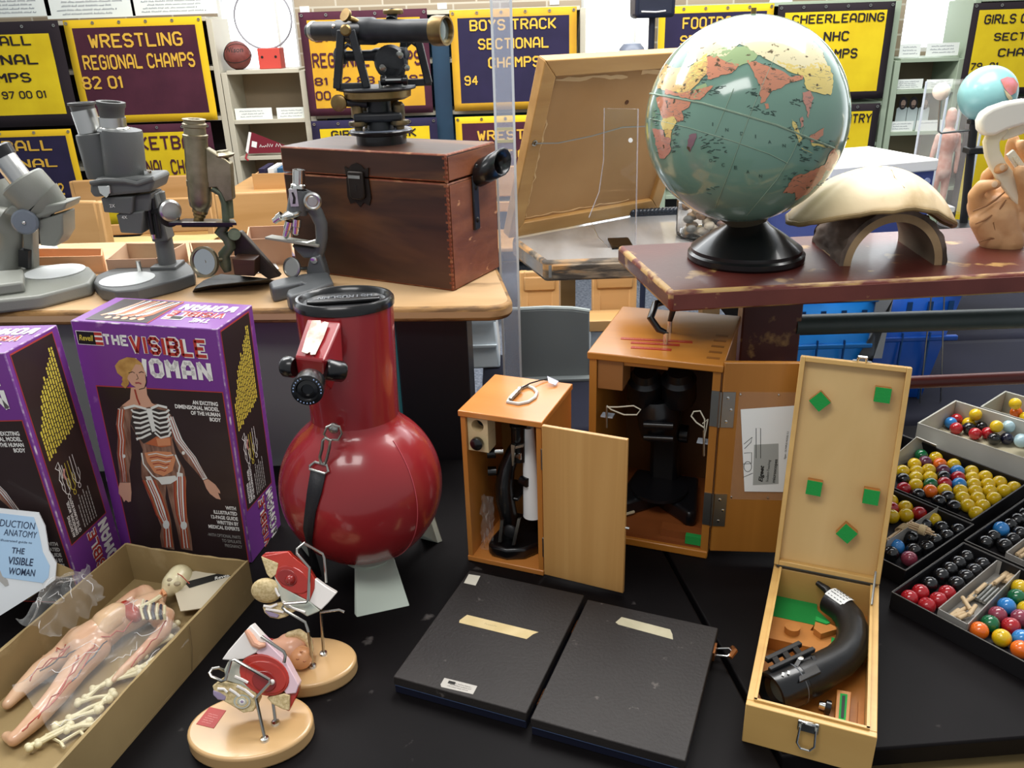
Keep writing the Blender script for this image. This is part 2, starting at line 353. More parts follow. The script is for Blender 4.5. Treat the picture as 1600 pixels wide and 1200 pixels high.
banner('yellow banner with black letters BALL cut off by the left edge', -150, 35, 109, 200, Fyel, Fblk, .07, [('BASEBALL', -85, 55, 45, 75), ('REGIONAL', -85, 84, 56, 105), ('CHAMPS', -60, 113, 46, 132), ('93 95 97 00 01', -50, 141, 70, 157)], Fblk, seed=1)
banner('maroon wrestling banner with gold border and the numbers 82 01', 115, 28, 328, 191, Fmar, Fbord, .045, [('WRESTLING', 141, 49, 283, 76), ('REGIONAL CHAMPS', 133, 81, 302, 110), ('82 01', 131, 118, 189, 140)], Fletg, seed=2)
banner('navy banner with gold letters below the yellow one at far left', -150, 205, 124, 318, Fnavy, Fbord, .04, [('BASEBALL', -75, 218, 78, 240), ('SECTIONAL', -80, 247, 87, 266), ('92 02', 55, 286, 98, 306)], Fletg, sides='TR', seed=3)
banner('yellow basketball banner with maroon border behind the brass microscope', 138, 194, 342, 352, Fyel, Fmar, .05, [('BASKETBALL', 168, 210, 330, 237), ('SECTIONAL CHAMPS', 172, 247, 330, 276), ('89 92 02', 196, 284, 260, 303), ('93  95', 290, 308, 338, 324)], Fmar, sides='TR', seed=4)
banner('gold basketball banner with maroon border behind the surveying transit', 475, 16, 672, 179, Fgold, Fmar, .045, [('BASKETBALL', 492, 44, 655, 66), ('REGIONAL CHAMPS', 489, 78, 657, 107), ('81 82 83 86  97', 492, 116, 667, 134), ('00', 494, 142, 516, 157)], Fmar, seed=5)
banner('yellow girls track banner with navy border just above the wooden box', 492, 186, 686, 300, Fyel, Fnavy, .05, [('GIRLS TRACK', 518, 200, 650, 217)], Fblk, sides='LTR', seed=6)
banner('navy boys track banner with gold border and the number 94', 706, 13, 901, 171, Fnavy, Fgold, .045, [('BOYS TRACK', 734, 27, 869, 49), ('SECTIONAL', 747, 57, 857, 78), ('CHAMPS', 763, 87, 844, 107), ('94', 726, 118, 746, 134)], Fletg, seed=7)
banner('maroon wrestling banner with yellow border behind the clear post', 714, 180, 905, 300, Fmar, Fbord, .04, [('WRESTLING', 746, 200, 870, 220), ('SECTIONAL', 742, 231, 868, 250)], Fletg, sides='LTR', seed=8)
banner('navy football banner with yellow border partly behind the big globe', 1027, 8, 1203, 166, Fnavy, Fbord, .04, [('FOOTBALL', 1066, 24, 1170, 46), ('SECTIONAL', 1062, 52, 1172, 72), ('CHAMPS', 1075, 82, 1160, 102)], Fletg, seed=9)
banner('yellow cheerleading banner with black border right of the globe', 1210, 5, 1389, 156, Fyel, Fblk, .045, [('CHEERLEADING', 1237, 19, 1383, 38), ('NHC', 1286, 48, 1328, 65), ('CHAMPS', 1264, 75, 1341, 93)], Fblk, seed=10)
banner('yellow cross country banner with black border under the cheerleading one', 1205, 164, 1366, 300, Fyel, Fblk, .045, [('CROSS COUNTRY', 1232, 177, 1363, 196), ('SECTIONAL', 1240, 206, 1328, 220)], Fblk, seed=11)
banner('yellow girls banner with black border and 79 81 at far right', 1510, 2, 1712, 146, Fyel, Fblk, .04, [('GIRLS CROSS', 1537, 19, 1655, 38), ('SECTIONAL', 1552, 48, 1660, 64), ('CHAMPS', 1558, 73, 1645, 89), ('79  81', 1516, 97, 1560, 110)], Fblk, seed=12)
banner('plain yellow lower banner behind the clear box at far right', 1492, 152, 1700, 420, Fyel, Fblk, .04, [], Fblk, sides='LTR', seed=13)
# ---------------------------------------------------------------- things on the bookcases
def sign(label, a, b, c, d, y, rows, group='hand lettered shelf cards', seed=0, thick=.003, m=None, cat='sign'):
    q0 = PY(a, d, y); q1 = PY(c, b, y); w, h = q1.x-q0.x, q1.z-q0.z
    t = thing('shelf_card', label, cat, (q0.x+w/2, y, q0.z), group=group)
    ob('card', MB().box((-w/2, 0, 0), (w/2, thick, h)), m or K_paper, t)
    s = MB(); s.T = panel((0, -.001, 0), (1, 0, 0), (0, 0, 1)); scribble(s, -w*.4, h*.72, w*.8, rows, h*.8/(rows+.3), h*.10, h*.028, seed)
    o = ob('handwriting', s, mat('blue_black_ink', '3d4a63', .7), t, smooth=0, flat=True)
    return t
for a, c, b, d, sd, lb in ((-60, 73, -8, 29, 1, 'pale lettered sheet above the yellow banner at top left'), (75, 206, -8, 30, 2, 'pale lettered sheet above the wrestling banner, middle of three'), (208, 336, -8, 25, 3, 'pale lettered sheet at the window end of the top row')):
    sign(lb, a, b, c, d, 5.52, 4, 'lettered sheets on top of the left bookcase', sd)
sign('white card with two lines of script, left on the low bookcase', 369, 168, 424, 188, 5.53, 3, seed=4)
sign('white card with script, right on the low bookcase', 434, 167, 478, 187, 5.53, 3, seed=5)
sign('pale card with four lines of script on the right bookcase', 1396, 123, 1443, 140, 5.53, 4, 'cards on the right bookcase', 6)
sign('pale card with blue heading beside the moon ball', 1446, 123, 1494, 140, 5.53, 3, 'cards on the right bookcase', 7)
sign('pale card below the three photo cutouts', 1389, 189, 1428, 206, 5.515, 3, 'cards on the right bookcase', 8)
sign('glossy white card lying in front of the cutouts', 1430, 187, 1478, 205, 5.51, 1, 'cards on the right bookcase', 9)
sign('white sheet on top of the right bookcase under the window', 1404, 68, 1440, 90, 5.53, 3, 'cards on the right bookcase', 10)
sign('white sheet at the right end of the same window sill', 1446, 66, 1500, 88, 5.53, 3, 'cards on the right bookcase', 11)
for px, py in ((473, 15), (690, 10), (867, 3)):
    q = PY(px, py, 5.8); tag(ob('wall_tag', MB().box((q.x-.03, YW-.006, q.z-.015), (q.x+.03, YW, q.z+.02)), K_wpaper), {473: 'small white tag on bricks left of the transit telescope', 690: 'small white tag on bricks between the transit and track banners', 867: 'small white tag on bricks right of the clear post'}[px], 'tag', 'small wall tags')
# basketball
Mball = mat('ball_leather', '7a3f38', .55, c2='6b332f', scale=30, bump=.3, bscale=500)
q = PY(372, 92, 5.6); r = .083; zt = zrow(112)+.012
t = thing('basketball', 'worn brown basketball on top of the low bookcase', 'ball', (q.x, 5.6, zt))
ob('ball', MB().ball((0, 0, r), r, 28, 18), Mball, t)
s = MB()
for k in range(3):
    pts = []
    for i in range(40):
        a = 2*PI*i/40; p = V((math.cos(a), math.sin(a), 0)) * (r*1.003); p.rotate(Euler((.5+k*1.05, .4*k, .6*k))); pts.append(p + V((0, 0, r)))
    s.tube(pts, .0022, 6, True)
ob('seam', s, K_ink, t)
ob('lettering', (lambda mb: (setattr(mb, 'v', [V((v.x, -math.sqrt(max(1e-6, (r*1.01)**2 - v.x**2 - (v.z)**2)), v.z + r)) for v in [V((u.x, 0, u.y)) for u in mb.v]]), mb)[1])(txt_mb('Wilson', -.055, .02, .11, .028, bold=.01)), K_ink, t, smooth=0, flat=True)
# ring ornament on red box
q = PY(425, 96, 5.62); t = thing('ring_ornament', 'clear ring ornament on a red block at the left window', 'ornament', (q.x, 5.62, zt))
Mred = mat('red_block', 'c4473c', .5)
ob('block', MB().box((-.068, -.06, 0), (.068, .06, .12)), Mred, t, bevel=.004)
for sx_ in (-.042, .042): ob('dark_dot', MB().lathe([(0, 0), (.008, 0), (.008, .002), (0, .002)], (sx_, -.06, .07), (0, -1, 0), 12), K_ink, t)
ob('ring', MB().tube([(math.cos(a)*.175-.02, 0, .29+math.sin(a)*.175) for a in [2*PI*i/48 for i in range(48)]], .006, 8, True), mat('grey_plastic', '8a8a90', .4), t)
# pennant
Mpen = mat('maroon_pennant', '741d2c', .9)
t = thing('pennant', 'maroon pennant with white edge on the low bookcase shelf', 'pennant', (PY(412, 243, 5.52).x, 5.52, PY(412, 243, 5.52).z))
f = lambda px, py: (lambda v: (v.x - t.location.x, v.z - t.location.z))(PY(px, py, 5.52))
def fl(name, pts, m, dy, th=.003):
    mb = MB(); mb.T = panel((0, dy, 0), (1, 0, 0), (0, 0, 1)); mb.prism(pts, 0, th); return ob(name, mb, m, t)
fl('cloth', [f(392, 206), f(446, 227), f(446, 238), f(387, 240)], Mpen, 0)
fl('white_edge', [f(389, 206), f(393, 207), f(388, 240), f(384, 236)], K_wpaper, -.002)
fl('emblem', [f(394, 220), f(402, 222), f(401, 231), f(393, 229)], K_wpaper, -.0035, .0005)
mb = MB(); mb.T = panel((0, -.0045, 0), (1, 0, 0), (0, 0, 1)); a = f(405, 230); scribble(mb, a[0], a[1], .16, 1, .02, .022, .004, 3); ob('lettering', mb, K_wpaper, t, smooth=0, flat=True)
tag(ob('ribbon', MB().tube([PY(386, 240, 5.5), PY(384, 247, 5.49), PY(388, 251, 5.485)], .006, 8), mat('red_ribbon', '9c2330', .7)), 'red ribbon end hanging below the pennant', 'ribbon')
# folded purple & gold cloth, wooden file box on lowest visible shelf
t = thing('folded_cloth', 'folded purple and gold cloth on the lowest visible shelf', 'cloth', (PY(432, 303, 5.6).x, 5.62, zrow(305)+.0125))
for k, (w, m) in enumerate(((.10, Fnavy), (.095, Fgold), (.09, Fnavy))): ob('fold', MB().box((-w, -.08, k*.016+.0005), (w, .06, k*.016+.015)), m, t, bevel=.007, seg=3)
Mmaple = wood('maple_wood', 'cda06a', 'bd9058', 0, 10, .1, .45)
q = PY(438, 303, 5.0)
t = thing('magazine_file', 'light wooden magazine file standing open behind the small microscope', 'file box', (PY(430, 290, 4.6).x, 4.6, .80))
zt_ = PY(430, 268, 4.6).z-.80
# paired with a low reading table so that it stands on something
for (a, b) in (((-.1, -.06, 0), (.1, -.05, zt_)), ((-.1, .2, 0), (.1, .21, zt_)), ((-.1, -.05, 0), (-.09, .2, zt_*.9)), ((.09, -.05, 0), (.1, .2, zt_*.9)), ((-.09, -.05, 0), (.09, .2, .01))): ob('board', MB().box(a, b), Mmaple, t)
for k, m in enumerate((Fnavy, K_wpaper, Mteal)): tag(ob('magazine', MB().box((t.location.x-.07+k*.05, 4.57, .811), (t.location.x-.04+k*.05, 4.78, .80+zt_+.02)), m), ['dark magazine in the wooden file', 'white magazine in the wooden file', 'blue magazine in the wooden file'][k], 'magazine', 'magazines in the wooden file')
# photo cutouts
Mdress = mat('cutout_dress', 'c9d6d6', .6); Mskin = mat('cutout_skin', 'b99c8c', .6); Mhair = mat('cutout_hair', '2d2a2e', .6)
for k, px in enumerate((1406, 1422, 1440)):
    y = 5.6; b = PY(px, 192, y); s_ = (PY(px, 155, y).z-b.z); zb = zr(208)+.012
    t = thing('photo_cutout', ['leftmost photo cutout of a person in white dress on shelf', 'middle photo cutout of a person in white dress on shelf', 'rightmost photo cutout of a person in white dress on shelf'][k], 'photo', (b.x, y, zb)); H = b.z-zb+s_
    mb = MB(); mb.T = panel((0, 0, 0), (1, 0, 0), (0, 0, 1)); mb.prism([(-.035, 0), (.035, 0), (.035, H*.7), (.012, H*.78), (-.012, H*.78), (-.035, H*.7)], 0, .004); ob('dress', mb, Mdress, t)
    mb = MB(); mb.T = panel((0, -.002, 0), (1, 0, 0), (0, 0, 1)); mb.prism([(.027*math.cos(a), H*.87+.04*math.sin(a)) for a in [2*PI*i/16 for i in range(16)]], 0, .004); ob('hair', mb, Mhair, t)
    mb = MB(); mb.T = panel((0, -.007, 0), (1, 0, 0), (0, 0, 1)); mb.prism([(.015*math.cos(a), H*.87+.021*math.sin(a)) for a in [2*PI*i/16 for i in range(16)]], 0, .002).prism([(-.008, H*.74), (.008, H*.74), (.008, H*.8), (-.008, H*.8)], 0, .002); ob('face', mb, Mskin, t)
# hat-like trinket on the bookcase behind the globe
q = PY(1220, 20, 5.6); t = thing('woven_hat', 'tiny white striped hat on the bookcase behind the globe', 'hat', (q.x, 5.62, 1.652))
ob('crown', MB().lathe([(.07, 0), (.062, .03), (.05, .06), (.03, .085), (0, .09)], n=20), K_white, t); ob('band', MB().lathe([(.066, .018), (.068, .02), (.066, .034), (.062, .034)], n=20), K_ink, t)
# loudspeaker on a pole
Mspk = mat('dark_blue_plastic', '23283c', .45); q = PY(1021, 28, 4.6)
t = thing('pole_loudspeaker', 'dark loudspeaker on a pole in front of the window', 'loudspeaker', (PY(1018, 60, 4.6).x, 4.6, 0)); zb = q.z
ob('pole', MB().cyl((0, 0, 0), (0, 0, zb+.02), .016), Mspk, t)
for k in range(3):
    a = k*2.1; ob('leg', MB().tube([(0, 0, .5), (.35*math.cos(a), .35*math.sin(a), .012)], .012, 8), Mspk, t)
ob('cabinet', MB().box((-.10, -.09, zb), (.10, .12, zb+.33)), Mspk, t, bevel=.02, seg=3)
ob('label', MB().box((-.03, -.0925, zb+.09), (.02, -.09, zb+.15)), mat('red_white_label', 'd96a60', .5), t, label='red and white label')
ob('grille_lip', MB().tube([(-.07, -.092, zb+.03), (0, -.1, zb+.026), (.05, -.094, zb+.03)], .004, 8), K_white, t)
# grey dome on the sill behind the picture frame
q = PY(987, 84, 5.2)
t = thing('dome_object', 'grey dome shaped object behind the picture frame', 'dome', (q.x, 5.2, q.z-.22))
ob('dome', MB().lathe([(.078, .22), (.072, .25), (.05, .275), (0, .285)], n=24), mat('grey_dome', '6c7484', .35), t); ob('post', MB().cyl((0, 0, -q.z+.22), (0, 0, .22), .05), K_matblack, t)
# ================================================================== tables that carry the display
Mblk = mat('black_table_laminate', '0c0a0b', .52, c2='141112', scale=5, lo=.4, hi=.75, c3='4a4644', c3scale=26, c3lo=.70, c3hi=.78, bump=.05, bscale=200, spec=.10)
Mblkedge = mat('black_table_edge', '0e0d10', .5)
TB = .75
e = lambda px, py: PZ(px, py, TB)
sA, sB = e(1050, 880), e(1160, 1080); xs_ = lambda y: sA.x+(sB.x-sA.x)*(y-sA.y)/(sB.y-sA.y)
fr = e(1372, 1165); fr2 = e(1600, 1148)
t = thing('black_lab_table', 'long black laminate display table in front, left of the seam', 'table', (0, 1.0, 0))
L = lambda v: (v[0]-t.location.x, v[1]-t.location.y)
ob('table_top', MB().prism([L((-1.6, .3)), L((xs_(.3)-.0035, .3)), L((xs_(1.53)-.0035, 1.53)), L((-1.6, 1.53))], TB-.03, TB), [Mblk], t, bevel=.003)
for x, y in ((-1.4, .45), (.2, .45), (-1.4, 1.45), (.12, 1.45)): ob('leg', MB().box((x-.03, y-1-.03, 0), (x+.03, y-1+.03, TB-.03)), K_matblack, t)
t = thing('black_lab_table', 'black laminate display table under the ball trays, right of the seam', 'table', (.9, 1.1, 0))
ob('table_top', MB().prism([L((xs_(fr.y-.012)+.0035, fr.y-.012)), L((fr2.x+.6, fr2.y+.03)), L((1.6, 1.62)), L((xs_(1.62)+.0035, 1.62))], TB-.03, TB), [Mblk], t, bevel=.003)
for x, y in ((.43, .88), (1.3, .9), (1.3, 1.55), (.4, 1.55)): ob('leg', MB().box((x-.9-.03, y-1.1-.03, 0), (x-.9+.03, y-1.1+.03, TB-.03)), K_matblack, t)
# tan carton standing below the front edge
t = thing('tan_carton', 'tan cardboard carton under the front edge of the right table', 'carton', (.86, .74, 0))
ob('carton_body', MB().box((-.38, -.14, .0), (.34, .22, .70)), mat('tan_card', 'a08a5c', .85, c2='94794c', scale=8), t, bevel=.004)
# ---- left upper counter
Mply = mat('worn_ply', 'c8a67c', .5, c2='b38f64', scale=9, mapping=(.3, 1, 1), lo=.35, hi=.7, c3='8f7250', c3scale=14, c3lo=.62, c3hi=.7, bump=.1, bscale=120)
Mplyedge = mat('ply_edge', '9c7542', .65, c2='6b4d2a', scale=40, mapping=(.4, 1, 2.5), lo=.45, hi=.62, bump=.3, bscale=200)
ZL = 1.09
t = thing('wooden_counter', 'worn plywood counter holding the row of microscopes', 'counter', (-.8, 1.9, 0))
c0 = PZ(805, 478, ZL); out = [(-1.9, 1.63), (-1.0, 1.565), (c0.x-.05, 1.50)]
for k in range(7):
    a = -PI/2 + (PI/2+.1)*k/6; out.append((c0.x-.05+.045*math.cos(a), 1.545+.045*math.sin(a)))
out += [(-.035, 1.88), (-.07, 2.12), (-1.9, 2.17)]
ob('counter_top', MB().prism([L(p) for p in out], ZL-.030, ZL), [Mply, Mplyedge], t, bevel=.009, seg=3, bmat=1)
Mpan = mat('grey_metal_panel', '767a74', .55); Mpanb = mat('black_panel', '131318', .45)
ob('end_panel', MB().box(L((-.225, 1.545))+(TB-.74,), L((-.085, 1.75))+(ZL-.03,)), Mpanb, t, bevel=.002)
ob('front_panel', MB().box(L((-1.8, 1.60))+(0,), L((-.232, 1.62))+(ZL-.03,)), Mpan, t, bevel=.002)
ob('teal_edge', MB().box(L((-.2318, 1.55))+(.1,), L((-.2262, 1.60))+(ZL-.03,)), mat('teal_strip', '2d6f74', .5), t)
# ---- navy cloth table behind
Mnavy = mat('navy_tablecloth', '070a20', .95, c2='05071a', scale=4)
t = thing('folding_table', 'second low table under the navy cloth at right rear', 'table', (1.45, 2.45, 0)); ob('table_top', MB().box((-.75, -.28, .70), (.75, .28, .74)), K_matblack, t)
for x in (-.7, .7): ob('leg', MB().box((x-.02, -.2, 0), (x+.02, .2, .70)), K_matblack, t)
t = thing('folding_table', 'low table hidden under the navy tablecloth', 'table', (.6, 2.1, 0))
ob('table_top', MB().box((-.66, -.42, .70), (1.6, .02, .74)), K_matblack, t)
for x, y in ((-.62, -.38), (1.5, -.38), (-.62, -.02), (1.5, -.02)): ob('leg', MB().box((x-.02, y-.02, 0), (x+.02, y+.02, .70)), K_matblack, t)
cl = MB()
def clf(u, v):
    x = -.075 + 2.33*u; y = 1.655 + v*.475
    return (x, y, .7435 + .002*noise.noise(V((x*6, y*6, 1))))
cl.grid(clf, 48, 20)
cl.grid(lambda u, v: (-.075+2.33*u, 1.655-.012*math.sin(u*70)*v*v, .7435-.5*v), 96, 8)
cl.grid(lambda u, v: (.66+1.6*u, 2.13+.62*v, .7435+.002*noise.noise(V((u*9, v*9, 4)))), 24, 12)
tag(ob('navy_cloth', cl, Mnavy, smooth=70, solid=.003), 'dark navy cloth spread behind the red bench and wooden cases', 'tablecloth')
# ---- wooden chairs
def chair(label, px, py, y, rz, w=.42, first=[None]):
    q = PY(px, py, y); zt = q.z; 
    t = thing('library_chair', label, 'chair', (q.x, y, 0), (0, 0, rz), 'light wooden library chairs')
    for s in (-1, 1):
        ob('back_post', MB().bar((s*w/2, 0, 0), (s*w/2, .05, zt), .035, .045, (0, 1, 0)), Mmaple, t, bevel=.006)
        ob('front_leg', MB().bar((s*w/2, -.4, 0), (s*w/2, -.4, .43), .035, .035, (0, 1, 0)), Mmaple, t, bevel=.004)
        ob('side_rail', MB().bar((s*w/2, -.4, .38), (s*w/2, .0, .38), .02, .06), Mmaple, t, bevel=.004)
    ob('top_rail', MB().box((-w/2, .022, zt-.17), (w/2, .045, zt+.005)), Mmaple, t, bevel=.008)
    ob('lower_rail', MB().box((-w/2, .015, .56), (w/2, .033, .62)), Mmaple, t, bevel=.006)
    ob('seat', MB().box((-w/2-.01, -.43, .43), (w/2+.01, .01, .46)), Mmaple, t, bevel=.01)
    return t
chair('light wooden chair behind the two grey stereo microscopes', 165, 283, 4.6, .06, .38)
chair('light wooden chair nearest the left grey microscope, back post upright', 100, 318, 3.1, -.2, .22)
chair('light wooden chair seen behind the brass microscope tube', 268, 277, 5.15, 0)
chair('light wooden chair right of the brass microscope, low back rail', 285, 312, 4.25, .03, .22)
chair('light wooden chair behind the small student microscope', 417, 303, 3.6, .06, .42)
chair('wooden chair seen under the grey workbench at left', 843, 428, 3.3, .0, .13)
chair('wooden chair seen under the grey workbench at right', 962, 428, 3.3, -.0, .15)
chair('wooden chair just left of the clear post', 790, 262, 4.9, .0, .42)
# ---- tables in the room with tan covers
Mtan = mat('tan_cover', 'b9a569', .85, c2='c9b77c', scale=3)
def ctable(label, x0, x1, y0, y1, z, m, clab):
    t = thing('reading_table', label, 'table', ((x0+x1)/2, (y0+y1)/2, 0)); w, d = (x1-x0)/2, (y1-y0)/2
    ob('table_top', MB().box((-w, -d, z-.04), (w, d, z)), Mmaple, t, bevel=.004)
    for sx_ in (-1, 1):
        for sy in (-1, 1): ob('leg', MB().box((sx_*(w-.05)-.025, sy*(d-.05)-.025, 0), (sx_*(w-.05)+.025, sy*(d-.05)+.025, z-.04)), Mmaple, t)
    if m:
        c = MB(); c.grid(lambda u, v: (x0-.012+(x1-x0+.024)*u, y0-.012+(y1-y0+.024)*v, z+.006+.004*noise.noise(V((u*9, v*7, x0)))), 30, 16)
        c.grid(lambda u, v: (x0-.012+(x1-x0+.024)*u, y0-.012-.012*v*math.sin(u*30), z+.006-.14*v), 40, 4)
        tag(ob('table_cover', c, m, smooth=70, solid=.003), clab, 'tablecloth')
ctable('reading table under a tan cover at left', -2.0, -1.3, 3.3, 3.72, .74, Mtan, 'tan cloth cover on the table behind the left microscopes')
ctable('plain wooden table behind the student microscope', -1.5, -.75, 4.45, 5.0, .80, None, '')
# ---- grey workbench behind, with its things
ZW = 1.0
Mwb = mat('worn_grey_top', 'a3a3a2', .16, c2='8d8b88', scale=10, mapping=(1, .25, 1), lo=.4, hi=.7, bump=.08, bscale=80, coat=.7)
Mwbe = mat('splintered_edge', '8a7a66', .7, c2='4d463f', scale=26, mapping=(.6, 1, 3), lo=.42, hi=.58, c3='b98a55', c3scale=8, c3lo=.52, c3hi=.6, bump=.5, bscale=90)
wf = PZ(850, 408, ZW); wl = PZ(806, 372, ZW)
t = thing('grey_workbench', 'old grey topped workbench with a splintered front edge', 'workbench', (.5, 2.45, 0))
ob('bench_top', MB().prism([L((wf.x, wf.y)), L((1.25, 2.16)), L((1.25, 2.8)), L((.06, 2.8)), L((wl.x-.01, wl.y))], ZW-.058, ZW), [Mwb, Mwbe], t, bevel=.012, seg=3, bmat=1)
ob('edge_skirt', MB().box(L((wf.x+.02, wf.y-.004))+(ZW-.053,), L((1.25, wf.y+.012))+(ZW-.01,)), Mwbe, t, bevel=.004)
for x, y, z in ((.2, 2.74, 0), (.58, 2.3, 0), (1.18, 2.4, .7485), (1.18, 2.70, .7485)): ob('leg', MB().box(L((x-.025, y-.025))+(z,), L((x+.025, y+.025))+(ZW-.058,)), Mmaple, t)
ob('rail', MB().box(L((.15, 2.72))+(ZW-.1,), L((1.2, 2.745))+(ZW-.058,)), Mmaple, t)
# picture frame seen from behind, leaning towards the bench
Mfr = wood('frame_oak', 'bd9358', 'a97d45', 0, 14, .1, .45); Mkraft = mat('kraft_backing', 'b58c5c', .85, c2='a87f50', scale=3)
FO = (-.0007, 2.4143, 1.006); W_, H_ = .592, .526
t = thing('picture_frame', 'wooden picture frame seen from behind with torn brown backing paper', 'picture frame', FO, (math.radians(21.45), 0, math.radians(33.2)))
b = .045
for nm, pl in (('left', [(0,0),(b,b),(b,H_-b),(0,H_)]), ('right', [(W_,0),(W_,H_),(W_-b,H_-b),(W_-b,b)]), ('bottom', [(0,0),(W_,0),(W_-b,b),(b,b)]), ('top', [(0,H_),(b,H_-b),(W_-b,H_-b),(W_,H_)])):
    mb = MB(); mb.T = panel((0, .024, 0), (1, 0, 0), (0, 0, 1)); mb.prism(pl, 0, .034); ob('frame_rail', mb, Mfr, t, bevel=.003)
ob('backing', MB().box((b-.01, .004, b-.01), (W_-b+.01, .009, H_-b+.01)), Mkraft, t)
rr = random.Random(4)
def torn(pts, w): 
    mb = MB(); mb.T = panel((0, .0035, 0), (1, 0, 0), (0, 0, 1)); n = len(pts); mb.stroke(pts, [w*rr.uniform(.25, 1.2) for _ in pts], 0); return mb
Mtorn = mat('torn_paper', 'd9b785', .8)
ob('torn_paper', torn([(b+.012+.25*i/12, H_-b-.012+rr.uniform(-.004, .004)-.0006*i) for i in range(13)], .011), Mtorn, t, flat=True, smooth=0, solid=.001, label='pale torn paper along the top')
ob('torn_paper', torn([(b+.31+.2*i/9, H_-b-.012+rr.uniform(-.004, .004)) for i in range(10)], .012), Mtorn, t, flat=True, smooth=0, solid=.001)
ob('torn_paper', torn([(b+.01+rr.uniform(-.004, .006), b+.01+.32*i/20) for i in range(21)], .005), Mtorn, t, flat=True, smooth=0, solid=.001)
ob('torn_paper', torn([(b+.01+.4*i/20, b+.008+rr.uniform(-.003, .003)) for i in range(21)], .004), Mtorn, t, flat=True, smooth=0, solid=.001)
ob('hanging_wire', MB().tube([(.02, -.013, .30), (.1, -.012, .292), (.22, -.010, .30), (.33, -.008, .315), (.45, -.010, .308), (W_-.02, -.013, .31)], .0018, 6), K_steel, t)
for x, z in ((.02, .30), (W_-.02, .31)): ob('screw_eye', MB().tube([(x+.007*math.cos(a), -.012, z+.007*math.sin(a)) for a in [2*PI*i/14 for i in range(14)]], .002, 6, True), K_steel, t)
ob('hole', MB().lathe([(0, 0), (.007, 0), (.007, .0012), (0, .0012)], (.33, .0035, .385), (0, -1, 0), 8), mat('brown_hole', '5d3b22', .9), t)
# small wooden easel leg behind frame
tag(ob('wooden_prop', MB().bar((.62, 2.78, ZW), (.56, 2.80, ZW+.24), .03, .02), Mmaple), 'light wooden prop behind the frame, left of the globe', 'prop')
# clear acrylic sheet stand
o_ = V((.31, 2.27, ZW)); nrm = V((0, -1, .12)).normalized()
pts = [PP(x, y, o_, nrm) for x, y in ((944, 169), (997, 170), (993, 391), (955, 391), (935, 372), (920, 340), (936, 300), (943, 250))]
t = thing('acrylic_stand', 'clear acrylic stand in front of the picture frame', 'stand', (pts[3].x, pts[3].y, ZW))
mb = MB().slab([p - t.location for p in pts], (0, .006, 0)); ob('upright', mb, K_acr, t, bevel=.0015)
ob('bright_edge', MB().tube([p - t.location + V((0, -.001, 0)) for p in (pts[0], pts[7], pts[6], pts[5])], .0011, 6), K_milky, t)
ob('bright_edge', MB().bar(pts[1]-t.location, pts[2]-t.location, .0035, .007), K_milky, t)
ob('foot', MB().box((0, -.02, 0), (.06, .1, .005)), K_acr, t)
ob('screw', MB().lathe([(0, 0), (.006, 0), (.006, .003), (0, .003)], PP(985, 219, o_, nrm) - t.location + V((0, -.001, 0)), (0, -1, 0), 12), K_white, t)
# jar of pebbles
q = PZ(1112, 376, ZW); jx, jy = q.x+.01, q.y+.06
t = thing('glass_jar', 'clear glass jar of pebbles behind the globe', 'jar', (jx, jy, ZW))
ob('glass', MB().lathe([(0, 0), (.088, 0), (.098, .006), (.1, .02), (.1, .15), (.097, .15), (.097, .02), (.094, .009), (0, .009)], n=36), K_glass, t)
stone = MB(); vs0 = len(stone.v); stone.ball((0, 0, 0), (.019, .015, .011), 14, 10)
Mst = [mat('pebble_tan', 'b59a76', .5), mat('pebble_grey', '8f8f8a', .5), mat('pebble_brown', '8a6a4c', .5), mat('pebble_pale', 'd8cbb4', .5)]
st = []; rr = random.Random(11)
for k in range(52):
    for _ in range(40):
        a = rr.uniform(0, 2*PI); r_ = .072*math.sqrt(rr.random()); z = ZW+.024+(k//10)*.021+rr.uniform(0, .003)
        p = V((jx+r_*math.cos(a), jy+r_*math.sin(a), z))
        if all((p-s_.location).length > .027 for s_ in st): break
    o = ob('pebble', stone, Mst[k % 4]) if k < 4 else link('pebble', st[k % 4].data)
    o.location = p; o.rotation_euler = (rr.uniform(-.5, .5), rr.uniform(-.5, .5), rr.uniform(0, 6)); st.append(o)
    tag(o, ['smooth tan pebble in the glass jar', 'smooth grey pebble in the glass jar', 'smooth brown pebble in the glass jar', 'smooth pale pebble in the glass jar'][k % 4], 'pebble', 'pebbles in the jar')
# dark beaded strip on the workbench
mb = MB()
for k in range(14): v = PZ(988+k*6, 338-k*.3, ZW); mb.ball((v.x, v.y, ZW+.012), .012, 10, 8)
v0 = PZ(986, 338, ZW); v1 = PZ(1068, 334, ZW); mb.bar((v0.x, v0.y, ZW+.004), (v1.x, v1.y, ZW+.004), .02, .008)
tag(ob('beaded_strip', mb, mat('dark_beads', '2a3038', .25)), 'dark strip of shiny beads along the back of the workbench', 'beads')
